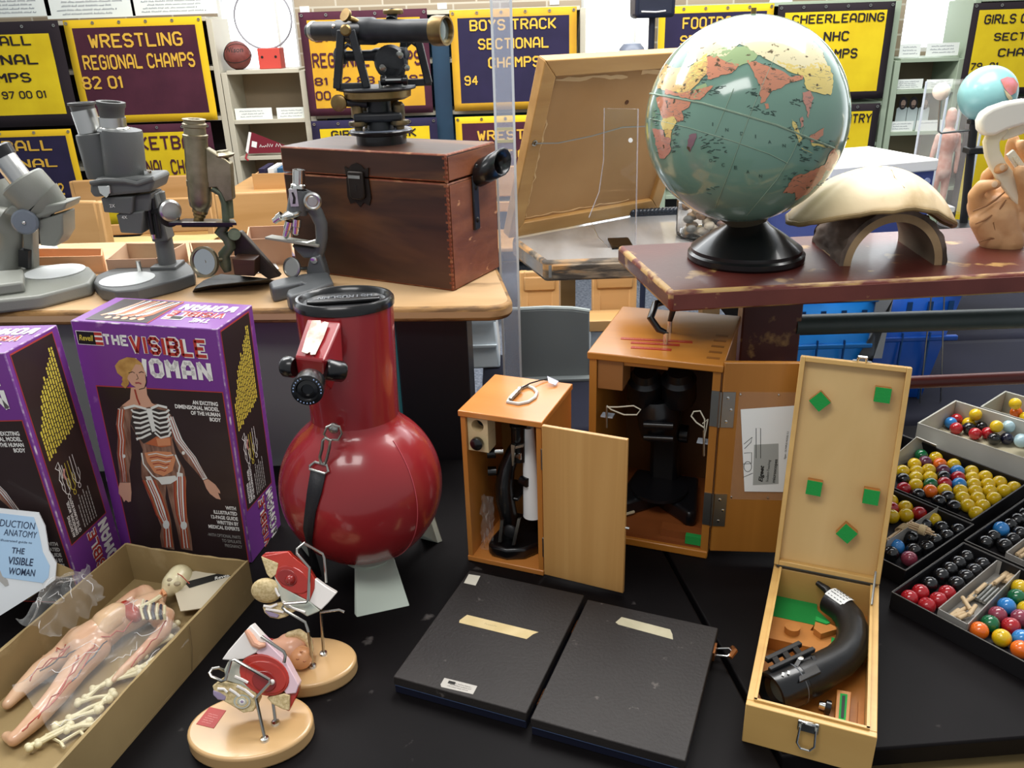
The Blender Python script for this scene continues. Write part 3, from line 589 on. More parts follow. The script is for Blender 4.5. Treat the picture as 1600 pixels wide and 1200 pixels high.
# blue box with white top
Mblue = mat('dark_blue_card', '3c4a86', .55); 
q = [PZ(1300, 262, 1.235), PZ(1467, 246, 1.235), PZ(1471, 238, 1.235), PZ(1388, 224, 1.235), PZ(1316, 234, 1.235)]
bx = [PZ(1300, 262, 1.235), PZ(1464, 248, 1.235)]; d = (bx[1]-bx[0]); yaw = math.atan2(d.y, d.x); Wb = d.length
t = thing('blue_box', 'dark blue box with a white lid behind the shell', 'box', (bx[0].x, bx[0].y, ZW), (0, 0, yaw))
ob('box_body', MB().box((0, 0, 0), (Wb, .26, .215)), Mblue, t, bevel=.003); ob('lid', MB().box((-.004, -.004, .205), (Wb+.004, .264, .235)), K_wpaper, t, bevel=.004)
for x in (.012, Wb-.02): ob('corner_button', MB().lathe([(0, 0), (.009, 0), (.009, .003), (0, .003)], (x, -.0001, .18), (0, -1, 0), 14), mat('pale_blue_dot', '9aa6cc', .5), t)
# clear showcase with a pink anatomical figure
q0 = PY(1450, 395, 2.02); q1 = PY(1520, 135, 2.02)
Xc = lambda x: PY(x, 260, 2.55).x - 1.15
t = thing('clear_showcase', 'tall clear plastic showcase behind the shell and jaw', 'display case', (1.15, 2.62, ZW)); 
x0, x1 = Xc(1462), Xc(1522); hh = PY(1490, 132, 2.55).z-ZW; th = .004
for nm, a, b in (('front', (x0, -.07, 0), (x1, -.07+th, hh)), ('rear', (x0, .07, 0), (x1, .07+th, hh)), ('l', (x0, -.066, 0), (x0+th, .07, hh)), ('r', (x1-th, -.066, 0), (x1, .07, hh)), ('t', (x0, -.07, hh), (x1, .074, hh+th))): ob('clear_wall', MB().box(a, b), K_thin, t)
for x in (x0, x1):
    for y in (-.07, .072): ob('edge', MB().bar((x, y, 0), (x, y, hh), .005, .005), mat('pale_edge', 'c9d2dc', .2), t)
t = thing('anatomical_model', 'small pink anatomical model inside the clear showcase', 'model', (1.15+Xc(1492), 2.62, ZW))
Mflesh = mat('pink_organ', 'dcc0b4', .4, c2='c08a7a', scale=25)
mb = MB()
def cap(mb, pts, rs, st=.004):
    for i in range(len(pts)-1):
        a, b = pts[i], pts[i+1]; n_ = max(2, int((b-a).length/st))
        for k in range(n_+1): s = k/n_; c = a+(b-a)*s; mb.ball(c, rs[i]+(rs[i+1]-rs[i])*s, 12, 8)
cap(mb, [V((0, 0, .12)), V((0, 0, .17)), V((0, 0, .22))], [.026, .022, .03]); cap(mb, [V((0, 0, .24)), V((0, 0, .275)), V((0, 0, .295))], [.01, .017, .015])
for s_ in (-1, 1): cap(mb, [V((s_*.03, 0, .225)), V((s_*.04, 0, .17)), V((s_*.042, 0, .115))], [.010, .008, .006]); cap(mb, [V((s_*.014, 0, .12)), V((s_*.016, 0, .06)), V((s_*.016, 0, .012))], [.015, .011, .008])
ob('figure_body', mb, Mflesh, t, remesh=.004); ob('base', MB().box((-.04, -.04, 0), (.04, .04, .015)), K_white, t)
# clear square post
q = PY(788, 590, 1.83); px_ = PY(792, 300, 1.83).x
t = thing('clear_post', 'tall clear acrylic post between the counter and the picture frame', 'post', (px_, 1.83, .75)); w = .0195
mb = MB(); Hh = 1.0
for a, b in (((-w, -w, 0), (w, -w+.003, Hh)), ((-w, w-.003, 0), (w, w, Hh)), ((-w, -w+.003, 0), (-w+.003, w-.003, Hh)), ((w-.003, -w+.003, 0), (w, w-.003, Hh))): mb.box(a, b)
ob('tube', mb, K_milky, t); ob('foot_ring', MB().box((-.028, -.028, 0), (.028, .028, .008)), K_acr, t)
for s in (-1, 1): ob('painted_edge_light', MB().bar((s*w, -w, 0), (s*w, -w, Hh), .005, .005), mat('edge_light_paint', 'e8eef2', .15), t)  # pale bars, the edge light of the clear post put into colour
for z in (.60, .625): ob('band', MB().box((-w-.001, -w-.001, z), (w+.001, -w, z+.006)), mat('cream_band', 'd9d4b0', .5), t)
# grey chair back panel, white tub
q0 = PZ(812, 592, .745); q1 = PZ(918, 592, .745)
Mgp = mat('grey_plastic_panel', '6f7575', .5)
t = thing('grey_seat_back', 'grey plastic seat back standing behind the small wooden case', 'seat back', ((q0.x+q1.x)/2-.015, q0.y, .746))
hp = PY(860, 482, q0.y).z - .746; w2 = (q1.x-q0.x)/2+.02
mb = MB(); mb.T = panel((0, 0, 0), (1, 0, 0), (0, 0, 1)); mb.prism([(-w2, 0), (w2, 0), (w2, hp-.012), (w2*.6, hp-.004), (0, hp), (-w2, hp-.002)], -.006, .006); ob('panel_sheet', mb, Mgp, t, bevel=.003)
ob('rim', MB().tube([(-w2, 0, hp), (0, 0, hp+.002), (w2*.6, 0, hp-.002), (w2, 0, hp-.01)], .006, 8), mat('pale_grey_rim', '98a09e', .4), t); ob('foot', MB().box((-w2, -.03, 0), (w2, .05, .006)), Mgp, t)
q0 = PZ(724, 578, .745); q1 = PZ(782, 582, .745); zt2 = PY(750, 484, q0.y).z
t = thing('white_tub', 'white plastic tub under the counter end', 'tub', ((q0.x+q1.x)/2, q0.y+.1, .746)); w3 = (q1.x-q0.x)/2; h3 = zt2-.746+.04
mb = MB()
for k, (z, f) in enumerate(((0, 1), (h3, .86))): pass
ob('tub_body', MB().add([(-w3-.03, -.1, 0), (w3, -.1, 0), (w3, .1, 0), (-w3-.03, .1, 0), (-w3-.03, -.08, h3), (w3*.72, -.08, h3), (w3*.72, .08, h3), (-w3-.03, .08, h3)], [(0,3,2,1),(4,5,6,7),(0,1,5,4),(1,2,6,5),(2,3,7,6),(3,0,4,7)]), mat('milky_plastic', 'd8e2e8', .45), t, bevel=.006)
for z in (.06, .13): ob('rib', MB().box((-w3-.02, -.1, z), (w3*.85, -.09, z+.006)), mat('milky_plastic', 'd8e2e8', .45), t)
# light wooden board and pale outlet box left of the large case
q = PZ(940, 560, .745)
t = thing('pale_carton', 'pale grey carton behind the large wooden case', 'carton', (PY(945, 520, 2.08).x, 2.08, .746)); zz = PY(945, 513, 2.08).z - .746
ob('carton_body', MB().box((-.04, -.02, 0), (.06, .06, zz)), mat('pale_grey_card', 'b9c2c8', .6), t, bevel=.002)
ob('wood_strip', MB().box((-.045, -.025, zz), (.10, .065, zz+.03)), Mmaple, t, bevel=.002)
# ================================================================== the counter: microscopes, box, transit
Mg1 = mat('grey_crackle', '7e8078', .42, bump=.12, bscale=350); Mg2 = mat('dark_grey_crackle', '585a59', .45, bump=.12, bscale=350); Mg3 = mat('grey_hammertone', '55585a', .4, bump=.12, bscale=350)
Mplate = mat('white_stage_plate', 'd9dcda', .35); Msilv = mat('aluminium', 'c9c9c6', .28, 1)
def frame_at(name, label, cat, px, py, z, **k):
    q = PZ(px, py, z); t = thing(name, label, cat, (q.x, q.y, z), **k); t0 = V(t.location)
    def f(x, y, dy=0.0): return PY(x, y, t0.y+dy) - t0          # picture point -> place in the thing's upright plane, dy behind it
    def g(x, y, zz=0.0): p = PZ(x, y, t0.z+zz) - t0; return (p.x, p.y)
    return t, f, g
# ---- left grey stereo microscope (cut by the frame edge)
t, f, g = frame_at('stereo_microscope', 'pale grey stereo microscope with tilted silver eyepiece at the left edge', 'microscope', 60, 440, ZL)
ob('base', MB().prism([g(*p, .028) for p in ((-60, 425), (30, 416), (112, 411), (140, 416), (150, 427), (140, 442), (60, 462), (-60, 475))], 0, .028), Mg1, t, bevel=.006, seg=3)
c = g(86, 424, .029); ob('stage_plate', MB().lathe([(0, 0), (.060, 0), (.060, .0015), (0, .0015)], (c[0], c[1], .0285), n=36), Mplate, t)
ob('arm', MB().tube([f(2, 428), f(10, 414, .01), f(16, 390, .015), f(14, 360, .01), f(2, 345), f(-25, 342)], [.034, .030, .026, .028, .032, .034], 16), Mg1, t)
ob('arm_foot', MB().prism([g(*p, .05) for p in ((-40, 425), (36, 420), (36, 440), (-40, 450))], .027, .05), Mg1, t, bevel=.005)
ob('post', MB().bar(f(48, 355, .02), f(50, 418, .02), .02, .03, (0, 1, 0)), Mg1, t, bevel=.003); ob('dark_rack', MB().bar(f(40, 390, .0), f(40, 416, .0), .02, .02, (0, 1, 0)), K_matblack, t)
c = f(42, 345, -.03); ob('focus_knob', MB().lathe([(0, 0), (.024, 0), (.026, .003), (.026, .016), (.022, .02), (0, .022)], c, (.25, -1, .05), 28), mat('grey_blue_knob', '6e7680', .35), t)
ob('knob_screw', MB().ball(c + V((.006, -.023, .001)), .004, 10, 8), K_chrome, t)
ob('head_plate', MB().slab([f(*p, -.035) for p in ((5, 335), (50, 345), (100, 328), (104, 316), (60, 322), (15, 322))], (0, .07, 0)), Mg1, t, bevel=.004)
ob('objective_block', MB().slab([f(*p, -.03) for p in ((58, 345), (97, 333), (98, 366), (86, 386), (62, 384))], (0, .06, 0)), Mg1, t, bevel=.004)
ob('head_body', MB().lathe([(0, 0), (.043, 0), (.047, .010), (.047, .054), (.044, .058), (0, .058)], f(66, 318), f(32, 280)-f(66, 318), 32), Mg1, t)
ob('body_cone', MB().cyl(f(88, 328, .005), f(66, 312, .0), .032, .046, 28), Mg1, t)
ob('second_body', MB().lathe([(0, 0), (.042, 0), (.042, .062), (0, .062)], f(16, 330, .045), f(-6, 292, .05)-f(16, 330, .045), 28), Mg1, t)
ob('eyepiece_tube', MB().cyl(f(38, 288, -.01), f(4, 243, -.012), .0235, .0235, 28), Msilv, t); ob('eyecup', MB().lathe([(0, 0), (.026, 0), (.029, .02), (.024, .024), (.014, .02), (0, .018)], f(7, 247, -.012), f(-3, 234, -.012)-f(7, 247, -.012), 24), K_black, t)
# ---- middle grey stereo microscope
t, f, g = frame_at('stereo_microscope', 'dark grey stereo microscope with two upright eyepieces, marked 2X and 4X', 'microscope', 225, 440, ZL)
ob('base', MB().prism([g(*p, .026) for p in ((146, 440), (150, 430), (168, 422), (196, 415), (255, 409), (292, 409), (303, 418), (303, 427), (275, 437), (215, 452), (180, 455), (156, 450))], 0, .026), Mg2, t, bevel=.004, seg=3)
c = g(199, 436, .027); ob('stage_plate', MB().lathe([(0, 0), (.054, 0), (.054, .0015), (0, .0015)], (c[0], c[1], .0262), n=36), Mplate, t)
c2 = g(219, 425, .026); ob('clip_post', MB().cyl((c2[0], c2[1], .026), (c2[0], c2[1], .05), .005), K_chrome, t)
pl = f(264, 424, .02); ob('pillar', MB().cyl((pl.x, .02, .024), f(243, 300, .02), .0185, .0185, 24), Mg2, t); ob('pillar_foot', MB().box((pl.x-.028, -.01, .024), (pl.x+.028, .05, .034)), Mg2, t, bevel=.003)
ob('slide_block', MB().bar(f(236, 300, .01), f(256, 374, .01), .034, .044, (0, 1, 0)), Mg2, t, bevel=.004)
for dx in (0, 9): ob('rack_rod', MB().cyl(f(230+dx, 310, -.02), f(240+dx, 372, -.02), .0045), K_matblack, t)
ob('rod_tip', MB().cyl(f(240, 366, -.024), f(241, 373, -.024), .005), K_chrome, t)
k0 = f(250, 330, -.01); k1 = f(264, 328, -.045); ob('knob_axle', MB().cyl(f(225, 332, 0), k1, .006), K_matblack, t)
ob('focus_knob', MB().lathe([(0, 0), (.021, 0), (.022, .002), (.022, .012), (.018, .015), (0, .015)], k1, (.55, -.75, .0), 28), Msilv, t)
ob('focus_knob', MB().lathe([(0, 0), (.02, 0), (.02, .016), (0, .016)], f(262, 338, -.03), (.55, -.75, 0), 24), K_matblack, t)
ob('nose_flange', MB().slab([f(*p, -.05) for p in ((140, 300), (146, 309), (236, 300), (241, 283), (238, 276), (205, 277), (150, 279), (140, 288))], (0, .09, 0)), Mg2, t, bevel=.006, seg=3)
ob('nose_rim', MB().tube([f(142, 286, -.052), f(165, 282, -.055), f(195, 283, -.055), f(215, 287, -.052), f(240, 279, -.05)], .005, 8), Mg2, t)
ob('lens_block', MB().slab([f(*p, -.045) for p in ((157, 309), (208, 307), (207, 332), (203, 335), (162, 332))], (0, .07, 0)), Mg2, t, bevel=.003)
ob('lens_block', MB().slab([f(*p, -.04) for p in ((181, 335), (223, 330), (222, 366), (188, 364))], (0, .06, 0)), Mg2, t, bevel=.003)
ob('side_block', MB().slab([f(*p, -.03) for p in ((208, 306), (236, 302), (234, 330), (208, 333))], (0, .06, 0)), Mg2, t, bevel=.003)
def lab(s, px, py, w, dy): 
    p = f(px, py, dy); txt('marking', s, t, panel(p, (1, 0, 0), (0, 0, 1)), 0, 0, w, None, K_white, z=.001)
lab('2X', 172, 324, .011, -.047); lab('4X', 191, 342, .011, -.042)
sh = [(-.012, .010), (.012, .010), (.011, -.004), (0, -.014), (-.011, -.004)]; p = f(164, 298, -.058); mb = MB(); mb.T = panel(p, (1, 0, 0), (0, 0, 1)); mb.prism(sh, -.008, .002); ob('emblem', mb, K_chrome, t, bevel=.001)
def tubeset(xc0, y0, xc1, y1, r, dy, nm):
    a, b = f(xc0, y0, dy), f(xc1, y1, dy); d = b-a; L_ = d.length
    ob(nm, MB().lathe([(0, 0), (r*.96, 0), (r, .004), (r, L_-.008), (r*.97, L_-.002), (r*.8, L_), (0, L_)], a, d, 32), Mg2, t)
tubeset(197, 277, 189, 201, .040, -.005, 'body_tube'); tubeset(164, 276, 145, 207, .034, .02, 'body_tube')
for a, b, r, dy, m in (((178, 204), (175, 183), .026, -.005, Msilv), ((142, 207), (130, 172), .0245, .02, Msilv)): ob('eyepiece_tube', MB().cyl(f(*a, dy), f(*b, dy), r*.97, r*.97, 28), m, t)
for a, b, r, dy in (((175, 184), (173, 159), .027, -.005), ((130, 173), (127, 160), .026, .02)):
    p_, q_ = f(*a, dy), f(*b, dy); L_ = (q_-p_).length; ob('eyecup', MB().lathe([(0, 0), (r*.85, 0), (r*.9, L_*.6), (r, L_*.75), (r, L_), (r*.7, L_), (r*.65, L_*.8), (0, L_*.8)], p_, q_-p_, 28), mat('dark_eyecup', '4a4a48', .5), t)
ob('collar', MB().lathe([(.040*.8, 0), (.030, .006), (.026, .008)], f(178, 204, -.005), f(175, 183, -.005)-f(178, 204, -.005), 28), K_chrome, t)
ob('cap_screw', MB().cyl(f(231, 278, -.02), f(230, 266, -.02), .009), K_chrome, t)
# ---- brass microscope
t, f, g = frame_at('brass_microscope', 'antique tarnished brass microscope with round mirror and black iron foot', 'microscope', 345, 452, ZL)
ob('iron_foot', MB().add([g(300, 457)+(0,), g(330, 452)+(0,), g(420, 443)+(0,), g(432, 438)+(0,), g(345, 433)+(0,), g(305, 448)+(0,), g(303, 452, .012)+(.012,), g(330, 446, .02)+(.022,), g(405, 438, .03)+(.03,), g(420, 435, .02)+(.02,), g(345, 428, .03)+(.03,), g(318, 438, .022)+(.022,)], [(0,5,4,3,2,1),(6,7,8,9,10,11),(0,1,7,6),(1,2,8,7),(2,3,9,8),(3,4,10,9),(4,5,11,10),(5,0,6,11)]), mat('black_iron', '2f302e', .5, c2='47433a', scale=30), t, bevel=.003)
Mwed = wood('dark_stained_wood', '4a3022', '2e1d14', 0, 20, .2, .4)
ob('wooden_block', MB().slab([f(*p, -.02) for p in ((362, 404), (398, 406), (398, 432), (366, 430))], (0, .06, 0)), Mwed, t, bevel=.002)
ob('wedge_brace', MB().slab([f(*p, .02) for p in ((362, 365), (376, 362), (438, 432), (420, 437), (366, 400))], (0, .018, 0)), mat('dark_bronze', '352c26', .4), t, bevel=.002)
Mpat = mat('green_patina', '6d7562', .45, .5, c2='55604f', scale=30)
ob('limb', MB().tube([f(352, 352, .0), f(345, 362, 0), f(356, 372, 0), f(360, 385, 0), f(350, 398, 0), f(352, 412, 0), f(356, 424, 0)], [.010, .013, .012, .011, .012, .012, .008], 12), Mpat, t)
ob('hinge', MB().cyl(f(366, 366, -.03), f(366, 366, .03), .012), Mpat, t)
mr_ = f(320, 409, -.03); ax = V((-.25, -.95, .2)); ob('mirror_rim', MB().lathe([(.027, -.004), (.031, -.003), (.031, .005), (.026, .005), (.026, .002)], mr_, ax, 32), K_oldbrass, t)
ob('mirror_glass', MB().lathe([(0, .002), (.026, .002), (.026, -.002), (0, -.002)], mr_, ax, 32), mat('mirror_glass', 'b8bcc0', .08, 1), t); ob('mirror_arm', MB().tube([mr_, f(345, 405, -.01), f(354, 402)], .005, 8), K_oldbrass, t)
st = g(318, 349, .18); ob('stage', MB().slab([f(264, 352, -.04), f(370, 352, -.04), f(366, 346, .05), f(290, 345, .05)], (0, 0, .005)), K_black, t)
ob('stage_under', MB().slab([f(284, 355, -.03), f(364, 355, -.03), f(362, 350, .04), f(300, 350, .04)], (0, 0, .004)), K_matblack, t)
ob('paper_slide', MB().slab([f(284, 348.5, -.03), f(338, 348.5, -.03), f(330, 345, .03), f(292, 345, .03)], (0, 0, .0015)), K_wpaper, t)
a, b = f(314, 326, .0), f(303, 186, .0); L_ = (b-a).length; r = .0225
ob('body_tube', MB().lathe([(0, -.008), (r*.55, -.008), (r*.7, 0), (r*.92, .006), (r*1.0, .02), (r, .045), (r*1.04, .045), (r*1.04, .056), (r, .056), (r*.98, L_*.80), (r*1.04, L_*.8), (r*1.05, L_*.83), (r*.92, L_*.84), (r*.9, L_*.91), (r, L_*.92), (r*1.0, L_*.95), (r*.88, L_*.96), (r*.88, L_*.985), (r*.98, L_), (r*.5, L_), (r*.45, L_*.98), (0, L_*.98)], a, b-a, 36), K_oldbrass, t)
a, b = f(310, 348), f(313, 328); L_ = (b-a).length; ob('objective', MB().lathe([(0, 0), (.008, 0), (.010, .002), (.010, L_*.45), (.012, L_*.5), (.012, L_*.7), (.015, L_*.8), (.015, L_), (0, L_)], a, b-a, 24), K_brass, t)
ob('arm_plate', MB().slab([f(*p, -.008) for p in ((321, 231), (352, 249), (360, 256), (364, 312), (352, 316), (345, 302), (338, 293), (323, 294))], (0, .02, 0)), K_oldbrass, t, bevel=.002)
ob('arm_column', MB().tube([f(350, 258, .012), f(354, 300, .012), f(357, 340, .012)], .011, 14), Mpat, t)
ob('arm_curve', MB().tube([f(332, 294, .0), f(345, 302, 0), f(351, 318, 0), f(353, 346, 0)], .007, 10), Mpat, t)
a = f(350, 248, .012); ob('fine_focus_knob', MB().lathe([(.006, -.006), (.008, 0), (.020, .004), (.022, .008), (.012, .013), (.011, .016), (0, .017)], a, (-.05, 0, 1), 24), K_oldbrass, t)
# ---- student microscope
t, f, g = frame_at('student_microscope', 'small grey student microscope with chrome eyepiece and three objectives', 'microscope', 478, 445, ZL)
hs = [g(*p, .03) for p in ((420, 441), (426, 437), (470, 428), (500, 424), (514, 425), (521, 440), (500, 448), (452, 463), (447, 458), (449, 452), (478, 443), (470, 440), (432, 449), (424, 450))]
ob('horseshoe_foot', MB().prism(hs, 0, .030), Mg3, t, bevel=.005, seg=3)
ob('pillar', MB().slab([f(*p, -.018) for p in ((484, 402), (500, 398), (506, 415), (512, 436), (484, 440), (478, 425))], (0, .036, 0)), Mg3, t, bevel=.004)
ob('pivot_bolt', MB().lathe([(0, 0), (.007, 0), (.007, .004), (.003, .005), (0, .005)], f(491, 406, -.018), (0, -1, 0), 16), K_chrome, t)
ob('curved_arm', MB().tube([f(484, 318, 0), f(494, 332, 0), f(502, 350, 0), f(503, 372, 0), f(500, 388, 0), f(493, 405, 0)], [.013, .014, .013, .012, .012, .014], 14), Mg3, t)
ob('head', MB().tube([f(464, 333, -.005), f(468, 296, -.005)], [.021, .019], 20), Mg3, t)
ob('head_bracket', MB().slab([f(*p, -.014) for p in ((468, 296), (486, 303), (490, 330), (466, 332))], (0, .026, 0)), Mg3, t, bevel=.004)
a, b = f(467, 293, -.005), f(467, 265, -.005); L_ = (b-a).length; ob('eyepiece_tube', MB().lathe([(0, 0), (.0165, 0), (.016, .006), (.0125, .008), (.0125, L_), (.008, L_), (.007, L_-.004), (0, L_-.004)], a, b-a, 28), K_chrome, t)
p = f(459, 309, -.026); mb = MB(); mb.T = panel(p, (1, 0, 0), (.0, 0, 1)); mb.prism([(-.008, -.017), (.008, -.017), (.008, .017), (-.008, .017)], -.012, .001); ob('badge', mb, Msilv, t); mb = MB(); mb.T = panel(p, (1, 0, 0), (0, 0, 1)); mb.flat([(-.004, -.012), (.002, -.012), (.004, .0), (.001, .011), (-.003, .011), (-.001, .0)], .0015); ob('badge_mark', mb, K_ink, t, flat=True)
a = f(489, 313, -.02); ob('focus_knob', MB().lathe([(0, -.03), (.008, -.03), (.008, 0), (.0165, 0), (.0175, .003), (.0175, .012), (.014, .015), (.009, .013), (.009, .016), (0, .016)], a, (.15, -1, 0), 26), Msilv, t)
a = f(456, 337, -.01); ax = (f(456, 337)-f(446, 318)).normalized(); ob('nosepiece', MB().lathe([(0, -.006), (.012, -.006), (.026, 0), (.027, .004), (.024, .008), (.012, .012), (0, .012)], f(455, 333, -.01), V((.25, -.1, -1)), 28), K_chrome, t)
for p0, p1, r in (((441, 336), (427, 347), .0085), ((464, 342), (462, 367), .0095), ((452, 346), (446, 372), .0085)):
    a, b = f(*p0, -.012), f(*p1, -.012); L_ = (b-a).length; ob('objective', MB().lathe([(0, 0), (r, 0), (r, L_*.45), (r*.8, L_*.5), (r*.75, L_*.9), (r*.4, L_), (0, L_)], a, b-a, 20), K_chrome, t)
ob('stage', MB().slab([f(414, 374, -.03), f(498, 387, -.03), f(504, 382, .03), f(425, 370, .03)], (0, 0, .005)), mat('stage_grey', '8a8a80', .4), t, bevel=.001)
ob('stage_clip', MB().tube([f(462, 377, -.02), f(480, 379, -.026), f(493, 375, -.02)], .0022, 6), K_chrome, t); ob('stage_bracket', MB().slab([f(*p, -.01) for p in ((455, 384), (496, 389), (498, 404), (474, 404))], (0, .02, 0)), Mg3, t, bevel=.003)
mr_ = f(457, 418, -.03); ob('mirror', MB().lathe([(0, -.002), (.019, -.003), (.021, 0), (.021, .004), (.018, .005), (.018, .003), (0, .003)], mr_, (-.4, -.9, .25), 28), K_steel, t); ob('mirror_arm', MB().tube([mr_, f(474, 420, -.01), f(484, 419, 0)], .004, 8), K_steel, t)
# ---- open cardboard trays, papers and booklets behind the microscopes
Mtray = mat('pink_card', 'c49f82', .85, c2='b89074', scale=6); Mtrayw = mat('white_card_rim', 'dfe4ee', .7)
def tray(label, pxs, h, name='card_tray', cat='tray', mi=None, mo=None):
    a, b, c_, d = [PZ(x, y, ZL+h) for x, y in pxs]; cn = (a+b+c_+d)/4
    t = thing(name, label, cat, (cn.x, cn.y, ZL)); P4 = [p-cn for p in (a, b, c_, d)]
    for i, nm in enumerate(('front_wall', 'side_wall', 'rear_wall', 'side_wall')):
        p, q = P4[i], P4[(i+1) % 4]; o_ = V((-(q-p).y, (q-p).x, 0)).normalized()*.003
        ob(nm, MB().slab([V((p.x, p.y, .004)), V((q.x, q.y, .004)), V((q.x, q.y, h)), V((p.x, p.y, h))], o_), mo or Mtrayw, t)
    ob('tray_floor', MB().prism([(p.x, p.y) for p in P4], 0, .004), mi or Mtray, t); return t
tray('open pinkish card tray behind the middle grey microscope', ((165, 406), (244, 404), (290, 380), (196, 380)), .045, mi=mat('green_grey_print', '8fa092', .8, c2='b9bfae', scale=30), mo=Mtray)
tray('low tan card tray between the two grey microscopes', ((40, 402), (160, 400), (160, 388), (50, 388)), .04, mo=mat('orange_card', 'cf9c72', .8))
tray('open card tray behind the brass microscope', ((302, 402), (372, 400), (368, 378), (296, 379)), .045, mi=mat('green_grey_print', '8fa092', .8), mo=Mtray)
tray('tall pale card box behind the student microscope', ((384, 374), (452, 372), (452, 352), (388, 354)), .06, mo=Mtray)
for lb, pxs, th, m in (('white sheet under the counter trays by the left microscope', ((10, 412), (70, 410), (66, 398), (12, 399)), .002, K_wpaper), ('white folded paper behind the left microscope base', ((52, 392), (92, 391), (88, 383), (50, 384)), .02, K_wpaper), ('white leaflet right of the brass microscope', ((395, 428), (436, 420), (425, 404), (388, 410)), .002, K_wpaper), ('pale sheet in front of the middle microscope column', ((302, 424), (346, 418), (330, 408), (302, 412)), .002, mat('lilac_paper', 'cfcbd6', .7)), ('purple booklet behind the student microscope stage', ((388, 404), (462, 400), (455, 391), (385, 394)), .012, mat('purple_cover', '6d5a86', .35)), ('blue glossy booklet behind the student microscope', ((388, 384), (450, 380), (446, 374), (386, 377)), .02, mat('blue_grey_cover', '7f93a8', .3))):
    ps = [PZ(x, y, ZL+th) for x, y in pxs]; cn = sum(ps, V())/4; o = ob('paper', MB().prism([(p.x-cn.x, p.y-cn.y) for p in ps], 0, th), m); o.location = (cn.x, cn.y, ZL+(.0005 if th < .01 else 0)); tag(o, lb, 'paper')
# ---- wooden instrument box
IW, ID, IH = .4121, .19, .268
Mbox = wood('dark_varnished_wood', '4c2f20', '2c1a12', 0, 11, .12, .42, .25, .40, .60, c3='82552f', c3scale=6, c3lo=.53, c3hi=.68)
Mboxe = wood('worn_box_edge', '7a3d24', 'a8744c', 0, 60, .6, .5, .3, .5, .75)
Mend = wood('red_brown_end_grain', '6f3e29', '8a5236', 1, 24, .3, .42, .35, c3='c08a62', c3scale=60, c3lo=.66, c3hi=.7)
t = thing('instrument_box', 'large dark varnished wooden instrument box with black strap handle', 'box', (-.4723, 1.8065, ZL), (0, 0, -.5036))
zs = IH*.80
ob('box_body', MB().box((0, 0, 0), (IW, ID, zs-.001)), [Mbox, Mboxe], t, bevel=.0035, bmat=1)
ob('lid', MB().box((0, 0, zs+.001), (IW, ID, IH)), [Mbox, Mboxe], t, bevel=.0035, bmat=1)
ob('end_panel', MB().box((IW, .006, .004), (IW+.0015, ID-.004, zs-.006)), Mend, t); ob('end_panel', MB().box((IW, .006, zs+.004), (IW+.0015, ID-.004, IH-.006)), Mend, t)
mb = MB()
for k in range(30): z = .006+k*.0087; mb.box((IW-.004-.004*(k % 2), -.0006, z), (IW+.0006, .004, z+.004))
ob('finger_joint', mb, Mboxe, t)
Mlat = mat('aged_black_iron', '2c2622', .45, .6)
mb = MB(); mb.T = panel((.2, -.0005, .205), (1, 0, 0), (0, 0, 1))
mb.prism([(-.030, .030), (-.02, .026), (-.012, .034), (0, .038), (.012, .034), (.02, .026), (.030, .030), (.028, .012), (-.028, .012)], 0, .003).prism([(-.028, .008), (.028, .008), (.030, -.03), (.024, -.045), (.01, -.04), (0, -.050), (-.01, -.04), (-.024, -.045), (-.030, -.03)], 0, .003)
ob('latch_plate', mb, Mlat, t); mb = MB(); mb.T = panel((.2, -.003, .205), (1, 0, 0), (0, 0, 1)); mb.prism([(-.019, .022), (.019, .022), (.019, -.028), (.012, -.034), (-.012, -.034), (-.019, -.028)], 0, .008); ob('latch_hasp', mb, Mlat, t, bevel=.003)
mb = MB(); mb.T = panel((.2, -.0112, .195), (1, 0, 0), (0, 0, 1)); mb.prism([(-.002, -.006), (.002, -.006), (.0015, .002), (.003, .005), (-.003, .005), (-.0015, .002)], 0, .0005); ob('keyhole', mb, K_ink, t); ob('latch_bar', MB().box((.185, -.014, .214), (.215, -.010, .220)), K_steel, t)
Mstrap = mat('black_leather', '17181a', .3, coat=.2)
ob('strap_tab', MB().box((IW+.0015, .086, .105), (IW+.006, .108, .215)), Mstrap, t, bevel=.002)
for z in (.125, .19): ob('rivet', MB().lathe([(0, .003), (.004, .002), (.006, 0)], (IW+.006, .097, z), (1, 0, 0), 14), Mlat, t)
lp = []
for k in range(15):
    a = 2*PI*k/14; lp.append((0, .130+.036*math.cos(a), .226+.026*math.sin(a)))
mb = MB()
for w in (0,):
    vs = []; 
    for x, y, z in lp: vs += [(IW+.006, y-.010, z-.010), (IW+.044, y+.012, z+.010)]
    mb.add(vs, [(2*i, 2*i+1, 2*i+3, 2*i+2) for i in range(len(lp)-1)])
ob('strap_loop', mb, Mstrap, t, solid=.004, smooth=60); ob('strap_riser', MB().bar((IW+.004, .097, .205), (IW+.012, .100, .236), .022, .005, (1, 0, 0)), Mstrap, t, bevel=.002)
